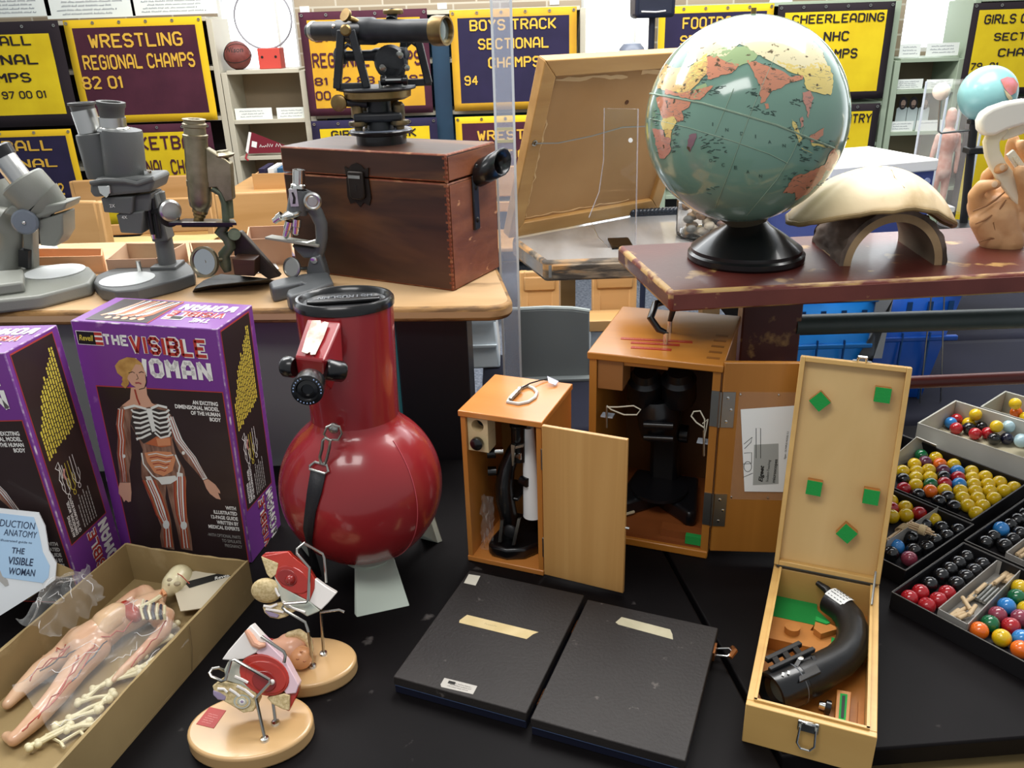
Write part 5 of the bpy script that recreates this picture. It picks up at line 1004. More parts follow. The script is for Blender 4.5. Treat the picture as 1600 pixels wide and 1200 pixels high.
for k in range(8):
    a, b = fj(1583+k*3.2, 246+k*4.4, -.017), fj(1588+k*3.2, 244+k*4.4, -.017); c = fj(1586.5+k*3.2, 253+k*4.4, -.017); mb.slab([a, b, c], (0, .008, 0))
strip([fj(1578, 238, -.012), fj(1592, 258, -.012), fj(1606, 280, -.012)], [.012, .013, .012], .006); ob('tooth_row', mb, Mjaw, jt)
# ---------------------------------------------------------------- small globe with moon on a stand (behind)
yv = 2.36; t = thing('moon_globe_model', 'small pale blue globe with a cream moon ball on a wire arm', 'globe', (PY(1526, 260, yv).x, yv, ZW)); t0 = V(t.location); f = lambda x, y, dy=0.0: PY(x, y, t0.y+dy) - t0
gcs = f(1543, 147); rg = (f(1585, 147)-gcs).length
ob('ball', MB().ball(gcs, rg, 40, 24), mat('pale_blue_ocean', '8fc4c2', .3, c2='83b6b6', scale=6, coat=.3), t)
def psph(x, y): 
    p = f(x, y); d_ = V((p.x-gcs.x, 0, p.z-gcs.z)); h_ = math.sqrt(max(0, (rg*1.03)**2-d_.length_squared)); return gcs + d_ + V((0, -h_, 0))
for pts, m in (([(1543, 122), (1555, 118), (1567, 120), (1575, 130), (1566, 142), (1556, 146), (1546, 135)], mat('rose_land', 'd98a94', .3, c2='c97a6c', scale=40)), ([(1545, 136), (1556, 146), (1560, 150), (1556, 155), (1549, 148)], mat('sand_land', 'e0cda0', .3))):
    mb = MB(); n_ = 10; cx_ = sum(p[0] for p in pts)/len(pts); cy_ = sum(p[1] for p in pts)/len(pts); vs = [psph(cx_, cy_)]
    for p in pts: vs.append(psph((p[0]+cx_)/2, (p[1]+cy_)/2))
    for p in pts: vs.append(psph(*p))
    N = len(pts); mb.add(vs, [(0, 1+i, 1+(i+1) % N) for i in range(N)] + [(1+i, 1+N+i, 1+N+(i+1) % N, 1+(i+1) % N) for i in range(N)]); ob('country', mb, m, t)
ob('post', MB().cyl((f(1523, 260).x, 0, 0), f(1523, 182), .011), K_matblack, t)
ob('pivot', MB().box(tuple(f(1513, 194)-V((0, .012, 0))), tuple(f(1532, 186)+V((0, .012, 0)))), K_matblack, t, bevel=.002); ob('hub', MB().box(tuple(f(1508, 240)-V((0, .02, 0))), tuple(f(1542, 229)+V((0, .02, 0)))), K_matblack, t, bevel=.003)
ob('stand_base', MB().lathe([(0, 0), (.07, 0), (.07, .012), (0, .02)], (f(1523, 260).x, 0, 0), (0, 0, 1), 30), K_matblack, t)
ob('wire_arm', MB().tube([f(1524, 203), f(1500, 205), f(1470, 208), f(1466, 205), f(1467, 190), f(1470, 154)], .003, 8), K_steel, t)
ob('moon', MB().ball(f(1471, 143), .0225, 24, 16), mat('cream_ball', 'f0dcc8', .4), t)
# ================================================================== front table: kit boxes, figure tray, models, telescope
def on(T, px, py, ax, val):            # picture point -> local point of a posed thing where coordinate ax equals val
    Ti = T.inverted(); o = Ti @ CAM; d = Ti.to_3x3() @ ray(px, py); return o + d*((val - o[ax])/d[ax])
def pose(loc, rot): return Tm(loc, rot)
# ---------------------------------------------------------------- anatomy kit boxes
Mpur = mat('purple_print', '7a3c90', .36, c2='6f3688', scale=4, c3='9a68a8', c3scale=30, c3lo=.68, c3hi=.76, coat=.15)
Mpure = mat('scuffed_edge', '7d4a94', .6, c2='d0c4d0', scale=60, lo=.48, hi=.66)
Mbrn = mat('dark_brown_print', '2e211f', .4, coat=.15, c2='35282a', scale=5); Mrline = mat('red_line_print', 'b0403a', .45)
Mwp = mat('white_print', 'eceae6', .5); Mrp = mat('red_print', 'b5382f', .5); Myp = mat('yellow_print', 'd9c64a', .5); Mgp_ = mat('grey_print', 'a8a6a2', .5)
Psk = mat('print_skin', 'cf9f86', .5); Phair = mat('print_hair', 'c79b58', .5, c2='a97c40', scale=60); Pbody = mat('print_body_shade', '9a7664', .5, c2='6d4a3c', scale=160, mapping=(1, 1, .15)); Pbone = mat('print_bone', 'dfe0dc', .5); Pmus = mat('print_muscle', 'b5633f', .5); Porg = mat('print_organ', 'cf8a62', .5); Pvein = mat('print_red_vein', '9c3a2c', .5); Plip = mat('print_lip', 'a05050', .5)
BW, BD, BH = .2428, .1186, .4225
bl, br_ = (-.6904, 1.227, .7575), (0, .02938, -.17908)
t = thing('kit_box', 'purple anatomy model kit box standing upright beside the red telescope', 'box', bl, br_)
TB_ = pose(bl, br_)
ob('carton', MB().box((0, 0, 0), (BW, BD, BH)), [Mpur, Mpure], t, bevel=.0017, bmat=1)
dv = -.0068; FF, FP, SP, TP = panel((0, 0, 0), (1, 0, 0), (0, 0, 1)), panel((0, 0, dv), (1, 0, 0), (0, 0, 1)), panel((BW, 0, dv), (0, 1, 0), (0, 0, 1)), panel((0, 0, BH), (1, 0, 0), (0, 1, 0))
SR = panel((BW, 0, dv), (0, 0, 1), (0, -1, 0)); TR = panel((0, 0, BH), (-1, 0, 0), (0, -1, 0))
def fu(px, py): v = on(TB_, px, py, 1, 0.0); return (v.x, v.z)
def shape(name, P_, items, mats, z=.0004, dz=.00012):
    mb = MB(); mb.T = P_
    for i, it in enumerate(items):
        mb.mi = it[1]; zz = z + dz*it[2] if len(it) > 2 and not isinstance(it[2], (list, tuple)) and it[0] == 'f' else z
        if it[0] == 'f': mb.flat(it[3], z + dz*it[2])
        else: mb.stroke(it[3], it[4], z + dz*it[2])
    return ob(name, mb, mats, t, smooth=0, flat=True)
rect = lambda x0, y0, x1, y1: [(x0, y0), (x1, y0), (x1, y1), (x0, y1)]
pl = [(.0215, .004), (.236, .004), (.236, .3245), (.0215, .3200)]
shape('front_panel_print', FP, [('f', 1, 0, [(.0200, .0025), (.2375, .0025), (.2375, .3262), (.0200, .3217)]), ('f', 0, 1, pl)], [Mbrn, Mrline])
btxt('lettering', 'THE', t, FP, .0515, .3925, .040, .0185, Mwp, sw=1.7)
btxt('lettering', 'VISIBLE', t, FP, .0930, .3795, .1285, .0335, Mwp, z=.0006, sw=2.35); btxt('lettering', 'VISIBLE', t, FP, .0945, .3812, .1255, .0300, Mrp, z=.0010, sw=1.35)
btxt('lettering', 'WOMAN', t, FP, .0935, .3420, .1310, .0335, Mwp, sw=1.9)
shape('maker_logo', FP, [('f', 2, 0, rect(.0055, .3905, .0500, .4135)), ('f', 0, 1, rect(.0065, .3915, .0365, .4125)), ('f', 1, 1, rect(.0365, .4075, .0495, .4125)), ('f', 1, 1, rect(.0365, .3995, .0495, .4045)), ('f', 1, 1, rect(.0365, .3915, .0495, .3965))], [K_ink, Mrp, Mwp])
txt('lettering', 'Revell', t, FP, .0095, .3975, .0245, .0095, Myp, z=.0009, bold=.015, shear=.25)
for s, x, y, w, h in (('AN EXCITING', .1830, .3010, .0430, .0070), ('DIMENSIONAL MODEL', .1520, .2918, .0745, .0072), ('OF THE HUMAN', .1775, .2825, .0495, .0070), ('BODY', .2080, .2735, .0190, .0070), ('WITH', .2105, .1105, .0185, .0072), ('ILLUSTRATED', .1880, .1005, .0415, .0072), ('12-PAGE GUIDE', .1820, .0905, .0475, .0072), ('WRITTEN BY', .1905, .0805, .0390, .0072), ('MEDICAL EXPERTS', .1740, .0705, .0555, .0072)): txt('lettering', s, t, FP, x, y, w, h, Mwp, bold=.03)
for s, x, y, w, h in (('-WITH OPTIONAL PARTS', .1700, .0545, .0590, .0062), ('TO SIMULATE', .1945, .0450, .0345, .0062), ('PREGNANCY', .1985, .0355, .0310, .0062)): txt('lettering', s, t, FP, x, y, w, h, Mgp_, bold=.0)
# printed figure, traced on the front face
P6 = lambda pts: [fu(120+x/3.53, 540+y/3.53) for x, y in pts]
def el(cx, cy, rx, ry, n=22, a=0.0): return P6([(cx+rx*math.cos(2*PI*i/n)*math.cos(a)-ry*math.sin(2*PI*i/n)*math.sin(a), cy+rx*math.cos(2*PI*i/n)*math.sin(a)+ry*math.sin(2*PI*i/n)*math.cos(a)) for i in range(n)])
sil_l = [(305,235),(300,290),(255,325),(235,345),(222,420),(228,500),(222,590),(235,690),(238,755),(298,755),(290,690),(303,600),(300,530),(296,440)]
torso = [(296,330),(440,320),(500,340),(535,440),(528,520),(545,590),(592,680),(606,745),(600,850),(612,950),(632,1050),(640,1130),(575,1120),(560,1040),(540,960),(510,840),(495,760),(490,840),(520,960),(530,1050),(540,1125),(470,1110),(460,1050),(468,1000),(430,900),(385,800),(358,720),(356,640),(366,575),(345,520),(300,440)]
arm_r = [(480,335),(520,380),(545,440),(580,520),(640,600),(690,670),(725,735),(700,745),(655,690),(600,630),(560,570),(528,500),(510,430)]
neck = [(300,230),(385,225),(390,270),(415,315),(440,330),(360,345),(250,330),(295,295)]
items = [('f', 0, 2, P6(torso)), ('f', 0, 2, P6(sil_l)), ('f', 0, 3, P6(arm_r)), ('f', 1, 4, P6(neck)),
  ('f', 1, 3, P6([(238,755),(298,755),(303,810),(300,858),(285,862),(272,850),(262,862),(250,835),(232,815),(232,780)])), ('f', 1, 3, P6([(700,745),(725,735),(765,765),(790,800),(793,815),(780,810),(795,848),(770,842),(735,815),(715,785)]))]
# muscles and bones of the limbs
def limb(pts, w, m, z): items.append(('s', m, z, P6(pts), w))
for pts in ([(245,350),(240,440),(250,520),(245,600),(262,690),(266,750)], [(520,400),(565,520),(640,620),(710,735)], [(395,720),(430,800),(470,900),(495,990),(510,1100)], [(570,700),(575,820),(580,920),(590,1000),(605,1110)]): limb(pts, [.010, .013, .010, .009, .006][:len(pts)] + [.006]*(len(pts)-5), 2, 5)
for dx, m in ((-17, 4), (-13, 3), (-7, 5), (-3, 4), (3, 3), (7, 2), (12, 4), (16, 3)):
    limb([(248+dx,350),(240+dx,440),(252+dx,520),(248+dx,600),(262+dx*.7,690),(266+dx*.6,750)], .0018, m if m != 2 else 5, 6); limb([(515+dx,390),(560+dx,515),(640+dx,615),(705+dx*.6,730)], .0018, 5 if m == 3 else m, 6)
    limb([(400+dx*2,740),(440+dx*2,830),(475+dx*2,930),(500+dx,990),(510+dx*1.3,1110)], .0022, m if dx != 6 else 5, 6); limb([(570+dx*1.8,720),(572+dx*1.8,830),(580+dx*1.6,930),(592+dx,1000),(605+dx*1.2,1115)], .0022, m if dx != 6 else 5, 6)
for c in ((495,985,18,24), (592,990,18,22), (262,608,9,10), (590,590,9,10)): items.append(('f', 5, 7, el(*c)))
# chest: ribs and breast bone, belly
items += [('f', 6, 5, P6([(310,350),(430,345),(500,360),(528,440),(525,500),(440,500),(370,540),(330,490),(300,430)])), ('f', 5, 8, P6([(385,345),(415,345),(425,400),(438,470),(418,475),(400,410)]))]
for k in range(6):
    y = 358+k*24; items.append(('s', 5, 7, P6([(392+k*4, y+4), (350+k*2, y+14+k*3), (312+k*4, y+4+k*6), (303+k*7, y-8+k*10)]), .0036)); items.append(('s', 5, 7, P6([(412+k*4, y), (455+k*2, y+14+k*3), (495+k*3, y+8+k*2), (512+k*2, y-6)]), .0034))
items += [('s', 5, 6, P6([(262,345),(320,330),(385,348)]), .0042), ('s', 5, 6, P6([(412,345),(450,328),(500,340)]), .0042),
  ('f', 3, 6, P6([(380,540),(440,500),(520,505),(524,550),(470,560)])), ('f', 7, 7, P6([(440,510),(515,508),(520,548),(450,552)])), ('f', 7, 6, P6([(375,590),(440,580),(520,585),(548,620),(530,690),(480,718),(430,700),(390,640)]))]
for k in range(6): items.append(('s', 4 if k % 2 else 5, 8, P6([(395+k*9, 600+k*17), (440+k*5, 592+k*18), (500-k*3, 606+k*17), (536-k*8, 600+k*17)]), .0016))
items += [('f', 5, 7, P6([(440,725),(545,715),(560,735),(520,760),(470,765)])), ('s', 5, 7, P6([(360,590),(370,650),(420,715),(455,740)]), .0028), ('s', 5, 7, P6([(545,600),(570,660),(560,720)]), .0028)]
# head
items += [('f', 8, 5, P6([(262,180),(225,150),(212,110),(235,80),(280,62),(325,68),(360,95),(372,130),(350,150),(300,120),(285,160),(290,210),(270,235),(245,215)])), ('f', 1, 6, P6([(285,130),(320,100),(355,105),(382,150),(386,200),(378,232),(345,238),(305,215),(280,180)])), ('f', 8, 7, P6([(250,190),(262,150),(290,115),(330,95),(310,130),(285,165),(275,205)])),
  ('s', 9, 8, P6([(288,150),(310,142),(322,150)]), .0012), ('s', 9, 8, P6([(345,148),(360,142),(372,148)]), .0012), ('s', 9, 8, P6([(332,155),(342,180),(330,186)]), .0009), ('s', 10, 8, P6([(325,205),(345,203),(358,210)]), .0028), ('s', 4, 7, P6([(322,240),(335,290),(350,325)]), .003), ('s', 9, 7, P6([(382,160),(386,200),(376,232),(345,240)]), .0012)]
shape('printed_figure', FF, items, [Pbody, Psk, Pbone, Pmus, Pvein, Pbone, mat('print_chest_dark', '3a3230', .5), Porg, Phair, K_ink, Plip])
# side face
shape('side_panel_print', SP, [('f', 1, 0, rect(.0085, .1045, .1040, .4240)), ('f', 0, 1, rect(.0100, .1060, .1025, .4215))], [Mbrn, Mrline])
rr = random.Random(3); ls = []
for k in range(14):
    y = -(.020+k*.0055); x = .247+rr.uniform(0, .006) + k*.0018; end = x + .06 + .085*(k/13)*rr.uniform(.75, 1.0) - (0 if k > 2 else .01)
    end = min(end, .405)
    while x < end:
        w = rr.uniform(.004, .011); ls.append(('f', 0, 2, rect(x, y-.0017, min(x+w, end), y+.0017))); x += w+.0014
shape('parts_list_print', SR, ls, [Myp])
for s, x, y, w, h in (('AN EXCITING', .1130, -.0230, .038, .0060), ('DIMENSIONAL MODEL', .1130, -.0310, .060, .0062), ('OF THE HUMAN BODY', .1130, -.0390, .060, .0062)): txt('lettering', s, t, SR, x, y, w, h, Mwp, bold=.03)
ls = []
for k in range(6):
    x = .113; end = .150+.02*rr.random()
    while x < end: w = rr.uniform(.003, .008); ls.append(('f', 0, 2, rect(x, -.0500-k*.0062, x+w, -.0478-k*.0062))); x += w+.0012
shape('small_print', SR, ls, [Mgp_])
fg = []
for k, (m, dx) in enumerate(((0, 0), (1, .0), (0, .004))):
    y = -(.036+k*.014); x = .185+dx
    fg += [('s', m, 2, [(x-.008+.004*math.cos(a), y+.003*math.sin(a)) for a in [2*PI*i/10 for i in range(11)]], .0012)]
    for sg in (-1, 1): fg += [('s', m, 2, [(x-.004, y), (x, y+sg*.005), (x+.014, y+sg*.003), (x+.018, y+sg*.004), (x+.045, y+sg*.0035)], .0012), ('s', m, 2, [(x+.001, y+sg*.005), (x+.010, y+sg*.009), (x+.020, y+sg*.008)], .001)]
fg += [('s', 0, 2, [(.200, -.030), (.212, -.026), (.224, -.032), (.232, -.025), (.238, -.034), (.222, -.036), (.21, -.034)], .0016), ('s', 2, 2, [(.205, -.040), (.214, -.038), (.222, -.043)], .004)]
shape('outline_figures_print', SR, fg, [Mwp, Myp, mat('pink_print', 'c98a80', .5)])
btxt('lettering', 'VISIBLE', t, SR, .004, -.0700, .097, .0235, Mwp, z=.0006, sw=2.3); btxt('lettering', 'VISIBLE', t, SR, .0053, -.0690, .0945, .0215, Mrp, z=.001, sw=1.3); btxt('lettering', 'WOMAN', t, SR, .004, -.1020, .097, .027, Mwp, sw=1.8)
# top face
shape('top_panel_print', TP, [('f', 0, 1, [(.020, .008), (.124, .008), (.124, .112), (.020, .112)]), ('s', 2, 2, [(.1255, .006), (.1255, .114)], .0018)], [Mbrn, Mrline, Mrp])
ls = []; rr = random.Random(9)
for k in range(9): x = .045+.008*k; ls.append(('s', k % 3, 3, [(x-.012, .03+rr.uniform(-.008, .008)), (x, .05+rr.uniform(-.01, .01)), (x+.01, .085), (x+.018+rr.uniform(-.004, .004), .108)], [.005, .009, .004, .003]))
for k in range(5): ls.append(('f', 0, 4, [(.05+.014*k+.005*math.cos(a), .022+.006*math.sin(a)) for a in [2*PI*i/10 for i in range(10)]]))
shape('top_figures_print', TP, ls, [Psk, Pbone, Pmus])
btxt('lettering', 'WOMAN', t, TR, -.232, -.103, .095, .030, Mwp, sw=1.8); btxt('lettering', 'VISIBLE', t, TR, -.228, -.070, .095, .026, Mwp, z=.0006, sw=2.3); btxt('lettering', 'VISIBLE', t, TR, -.2265, -.0685, .092, .023, Mrp, z=.001, sw=1.3); btxt('lettering', 'THE', t, TR, -.215, -.038, .03, .016, Mwp, sw=1.6)
shape('maker_logo', TR, [('f', 0, 2, rect(-.166, -.045, -.146, -.031)), ('f', 1, 2, rect(-.146, -.035, -.136, -.031)), ('f', 1, 2, rect(-.146, -.045, -.136, -.041)), ('f', 2, 1, rect(-.168, -.047, -.134, -.029))], [K_ink, Mrp, Mwp])
kit2 = dup(t, (-.93, 1.1169, .7502), (0, -.0339, -.1337), 'purple anatomy model kit box at the left edge, front cut off by the frame')
# ---------------------------------------------------------------- open carton tray with the anatomical figure
Lc, Wc, Hc = .43, .226, .072
yw = math.radians(-15.5); pBR = PZ(388, 876, TB+Hc)
t = thing('carton_tray', 'open brown cardboard tray holding the plastic anatomical figure', 'box', (0, 0, TB), (0, 0, yw))
R2 = Euler((0, 0, yw)).to_matrix(); og = V((pBR.x, pBR.y, 0)) - R2 @ V((Wc, Lc, 0)); t.location = (og.x, og.y, TB); TC = pose(t.location, (0, 0, yw))
Mcar = mat('brown_carton', '9c865c', .8, c2='8d7850', scale=7, c3='a38e66', c3scale=20, c3lo=.6, c3hi=.72, bump=.04, bscale=90)
w = .004; fl_ = .004
ob('tray_floor', MB().box((0, 0, 0), (Wc, Lc, fl_)), Mcar, t)
def wall(nm, a, b, seed):
    a = V(a); b = V(b); d = (b-a).normalized(); o2 = V((-d.y, d.x, 0))*w; mb = MB(); N = 14; rr = random.Random(seed); vs = []
    for k in range(N+1):
        p = a+(b-a)*k/N; bow = math.sin(PI*k/N)*.003*rr.uniform(.5, 1.2)
        vs += [p, p+o2, p+o2*(1+bow/w)+V((0, 0, Hc+rr.uniform(-.001, .001))), p+o2*bow/w+V((0, 0, Hc+rr.uniform(-.001, .001)))]
    fs = [(0,1,2,3), (4*N+3, 4*N+2, 4*N+1, 4*N)]
    for k in range(N):
        for j in range(4): fs.append((4*k+j, 4*k+4+j, 4*k+4+(j+1) % 4, 4*k+(j+1) % 4))
    mb.add(vs, fs); ob(nm, mb, Mcar, t)
wall('side_wall', (Wc, 0, fl_*0), (Wc, Lc, 0), 1); wall('rear_wall', (Wc-w, Lc, 0), (w, Lc, 0), 2); wall('side_wall', (0, Lc, 0), (0, 0, 0), 3); wall('front_wall', (w, 0, 0), (Wc-w, 0, 0), 4)
mb = MB()
for x in (Wc+.0004,): mb.tube([(x, .26, .002), (x+.0006, .27, Hc*.5), (x, .275, Hc-.002)], .0006, 4)
ob('crease', mb, mat('carton_crease', '6f5c3e', .8), t)
q_ = lambda px, py, z=.79: PZ(px, py, z)
# instruction sheet
an = math.radians(17); ns_ = R2 @ V((0, -math.sin(an), math.cos(an))); os_ = PZ(345, 889, TB+.044); ps_ = lambda x, y: PP(x, y, os_, ns_)
sh = [ps_(*p) for p in ((270, 915), (300, 893), (345, 887), (380, 884), (384, 890), (350, 945), (282, 955))]; cn = sum(sh, V())/7
t = thing('instruction_sheet', 'instruction sheet with a black printed strip propped at the rear of the carton tray', 'leaflet', tuple(cn))
ob('sheet', MB().slab([p-cn for p in sh], -ns_*.002), mat('cream_sheet', 'c9bfa8', .6), t)
st4 = [ps_(*p)-cn+ns_*.0004 for p in ((288, 910), (366, 890), (374, 896), (296, 919))]; mb = MB(); mb.slab(st4, ns_*.0003); ob('black_strip_print', mb, K_ink, t)
exs = (st4[1]-st4[0]).normalized(); txt('lettering', 'Revell', t, panel(st4[3], exs, ns_.cross(exs)), .040, .002, .022, .0065, K_white, z=.0009, bold=.01)
# figure
Mfig = mat('clear_pink_figure', 'dcb795', .22, c2='d0a080', scale=14, coat=.5); Mbone = mat('cream_plastic_bone', 'ddd3ac', .35, coat=.3); Mves = mat('red_vessel', 'a8402c', .4); Mblu = mat('dark_vessel', '3a3a48', .4)
t = thing('anatomical_figure', 'clear pinkish anatomical figure with red vessels lying in the carton tray', 'figure', tuple(q_(170, 985, TB+.006))); t0 = V(t.location)
z0 = .030; f = lambda x, y, z=z0: PZ(x, y, TB+z)-t0
mb = MB()
def cap(mb, pts, rs, st=.004):
    for i in range(len(pts)-1):
        a, b = pts[i], pts[i+1]; n_ = max(2, int((b-a).length/st))
        for k in range(n_+1): s = k/n_; c = a+(b-a)*s; mb.ball(c, rs[i]+(rs[i+1]-rs[i])*s, 12, 8)
cap(mb, [f(252, 930), f(236, 946), f(206, 962), f(180, 975), f(150, 995), f(128, 1008)], [.010, .020, .023, .022, .027, .026])
cap(mb, [f(225, 930), f(252, 966)], [.017, .017]); cap(mb, [f(124, 1000), f(96, 1026, .025), f(64, 1048, .022), f(34, 1076, .02), f(12, 1100, .016)], [.021, .017, .015, .011, .008])
cap(mb, [f(150, 1012), f(120, 1045, .025), f(90, 1085, .022), f(55, 1125, .02), f(22, 1156, .016), f(10, 1150, .012)], [.021, .018, .015, .013, .009, .007])
cap(mb, [f(212, 932), f(188, 948, .026), f(160, 980, .024), f(124, 1000, .022), f(98, 1012, .02), f(78, 1022, .018)], [.013, .011, .009, .0085, .008, .005]); cap(mb, [f(260, 962), f(256, 985, .026), f(226, 1016, .02), f(192, 1048, .018), f(178, 1062, .016)], [.013, .011, .009, .007, .005])
for k in range(3): cap(mb, [f(80, 1020, .017), f(66+k*3, 1026+k*5, .013)], [.0035, .0028])
ob('body', mb, Mfig, t, remesh=.003)
mb = MB(); cap(mb, [f(282, 902, .034), f(272, 912, .034)], [.021, .019], .003); cap(mb, [f(268, 918, .03), f(262, 924, .028)], [.012, .011], .003); ob('skull', mb, Mbone, t, remesh=.0025)
for x, y in ((270, 903), (281, 909)): ob('eye_socket', MB().ball(f(x-4, y+3, .0475), (.0054, .0044, .0032), 12, 8), mat('socket_shadow', 'a3967a', .7), t)
ob('cut_line', MB().tube([f(272, 893, .048), f(284, 900, .055), f(296, 912, .046)], .0008, 5), Mves, t); ob('nose_hole', MB().ball(f(264, 913, .044), (.002, .0028, .002), 8, 6), mat('socket_shadow', '4d4232', .7), t); ob('jaw', MB().tube([f(258, 930, .04), f(254, 922, .044), f(250, 930, .04)], .003, 8), mat('peach_plastic', 'd99a6c', .35), t)
for k in range(7):
    a, b = (222+k*2, 932+k*1.0), (250-k*1, 976-k*3)
    x0, y0 = 224+k*5.5, 938+k*1.5; ob('rib', MB().tube([f(x0, y0, .053), f(x0-4+k*.6, y0+14, .058), f(x0+1, y0+30-k*1.5, .05)], .0022, 6), Mbone if k % 2 == 0 else Mblu, t)
ob('breastbone', MB().tube([f(250, 932, .05), f(238, 940, .055), f(218, 950, .056)], .0035, 8), Mbone, t)
mb = MB(); cap(mb, [f(196, 950, .044), f(212, 962, .044)], [.012, .011], .003); ob('red_organ', mb, mat('red_organ', 'a8321f', .3, coat=.5), t, remesh=.003)
mb = MB(); cap(mb, [f(182, 962, .042), f(165, 974, .042), f(160, 985, .04)], [.020, .021, .016], .003); ob('belly_cover', mb, mat('flesh_plastic', 'd8b48c', .35, coat=.4), t, remesh=.003)
rr = random.Random(8)
for pl_, m in (([(225, 945), (195, 985), (150, 1000), (122, 1000), (96, 1020), (66, 1042), (38, 1068)], Mves), ([(150, 1005), (125, 1038), (92, 1082), (55, 1122), (24, 1150)], Mves), ([(140, 1000), (116, 1018), (88, 1032), (52, 1058)], Mblu), ([(165, 1000), (138, 1030), (105, 1078)], Mblu), ([(208, 934), (184, 950), (158, 981), (124, 999), (98, 1011), (82, 1019)], Mves), ([(258, 968), (252, 988), (224, 1018), (195, 1046)], Mves), ([(130, 1010), (110, 1045), (85, 1092), (48, 1132)], Mves), ([(128, 998), (100, 1020), (60, 1046)], Mves), ([(150, 1012), (120, 1058), (70, 1112)], Mves)):
    P_ = []
    for (a, b), (c, d) in zip(pl_, pl_[1:]):
        for i in range(4): P_.append(f(a+(c-a)*i/4+rr.uniform(-3, 3), b+(d-b)*i/4+rr.uniform(-3, 3), .0465+rr.uniform(-.002, .002)-.00006*abs(a-170)))
    ob('vessel', MB().tube(P_, .0010, 5), m, t)
# loose cream bones
t_l = 'loose cream plastic bone part beside the figure in the carton tray'; bones = []
for k, (x, y, L_, a) in enumerate(((242, 1030, .05, 50), (226, 1042, .045, 20), (205, 1052, .06, 35), (182, 1064, .06, 30), (160, 1072, .05, 60), (150, 1092, .045, 15), (140, 1108, .05, 40), (165, 1094, .03, 80), (120, 1122, .05, 30), (100, 1144, .06, 35), (128, 1136, .035, 10), (78, 1150, .05, 45), (246, 1010, .045, 58), (256, 990, .05, 62))):
    mb = MB(); h_ = L_/2; mb.tube([(-h_, 0, 0), (-h_*.6, .001, 0), (0, .002, .001), (h_*.6, .001, 0), (h_, 0, 0)], [.0045, .003, .0026, .003, .0045], 8); mb.ball((-h_, .0025, 0), .0048, 10, 8); mb.ball((-h_, -.0025, 0), .0048, 10, 8); mb.ball((h_, 0, 0), .0055, 10, 8)
    o = ob('plastic_bone', mb, Mbone); o.location = PZ(x, y, TB+.014); o.rotation_euler = (0, 0, math.radians(a)); tag(o, t_l, 'bone', 'loose cream bones in the carton tray')
o = ob('sprue', MB().tube([PZ(72, 1148, TB+.01), PZ(95, 1160, TB+.01), PZ(150, 1128, TB+.01), PZ(160, 1118, TB+.01)], .0022, 6).tube([PZ(95, 1160, TB+.01), PZ(100, 1168, TB+.01)], .002, 6).tube([PZ(125, 1142, TB+.01), PZ(132, 1150, TB+.01)], .002, 6), Mbone); tag(o, 'thin cream moulding sprue near the tray wall', 'sprue')
# plastic bags
Mfilm = film('plastic_film', .05, .34)
K_crease_glint = film('film_crease_glint', .35, .7, 'ffffff', .1)  # creases whitened, the film's highlights are put into their colour
def bag(label, quad, zfun, seed, n=34, amp=.008):
    mb = MB(); P4 = [V(PZ(*p, TB+.06)) for p in quad]
    def fn(u, v):
        p = (P4[0]*(1-u)+P4[1]*u)*(1-v)+(P4[3]*(1-u)+P4[2]*u)*v
        c = noise.noise(V((u*5, v*5, seed))); r = 1-abs(noise.noise(V((u*3+3, v*4, seed+4))))*2.2
        c *= .6
        return (p.x+amp*.6*noise.noise(V((u*6, v*6, seed+9))), p.y+amp*.6*noise.noise(V((u*6, v*6, seed+13))), TB+zfun(u, v)+amp*c+amp*.9*r)
    mb.grid(fn, n, n); mb.mi = 1; rr = random.Random(seed)
    for k in range(11):
        u, v, a = rr.random(), rr.random(), rr.uniform(0, 6); P_ = []
        for i in range(9):
            uu, vv = u+math.cos(a)*i*.03, v+math.sin(a)*i*.03; a += rr.uniform(-.25, .25)
            if 0 <= uu <= 1 and 0 <= vv <= 1: P_.append(V(fn(uu, vv))+V((0, 0, .0008)))
        if len(P_) > 2: mb.tube(P_, [.0002]+[.0005]*(len(P_)-2)+[.0002], 5)
    return tag(ob('plastic_bag', mb, [Mfilm, K_crease_glint], smooth=25), label, 'plastic bag')
bag('clear plastic bag wrapped over the lying anatomical figure', ((16, 1062), (96, 1162), (294, 992), (198, 926)), lambda u, v: .056+.012*math.sin(PI*u)-.012*(2*abs(u-.5))**3, 2)
bag('crumpled clear plastic bag rising at the rear left of the carton tray', ((30, 985), (85, 1012), (170, 950), (140, 898)), lambda u, v: .05+.045*math.sin(PI*v)*math.sin(PI*u)+.02, 6, 30, .012)
# ---------------------------------------------------------------- pale blue booklet
bo = V(PZ(84, 905, TB+.085)); nb = V((.28, -1, .42)).normalized(); fb = lambda x, y: PP(x, y, bo, nb)
pts = [fb(*p) for p in ((-40, 792), (56, 803), (64, 822), (72, 860), (84, 882), (83, 905), (72, 914), (-40, 900))]; lw_ = [fb(*p) for p in ((72, 914), (66, 922), (0, 962), (-40, 980), (-40, 900))]
t = thing('booklet', 'pale blue anatomy booklet cover standing in front of the left kit box', 'booklet', tuple(sum(pts, V())/8)); t0 = V(t.location)
Mbl = mat('pale_blue_cover', 'a9c9e6', .5); 
ob('cover_sheet', MB().slab([p-t0 for p in ([fb(*p) for p in ((-40, 790), (60, 801), (70, 822), (76, 860), (88, 880), (86, 906), (70, 918), (0, 962), (-40, 985))])], -nb*.004), mat('white_cover', 'dfe3e6', .5), t)
ob('blue_panel_print', MB().slab([p-t0+nb*.0004 for p in ([fb(*p) for p in ((-40, 797), (53, 808), (60, 828), (67, 862), (78, 884), (76, 902), (68, 911), (-40, 896))])], nb*.0003), Mbl, t)
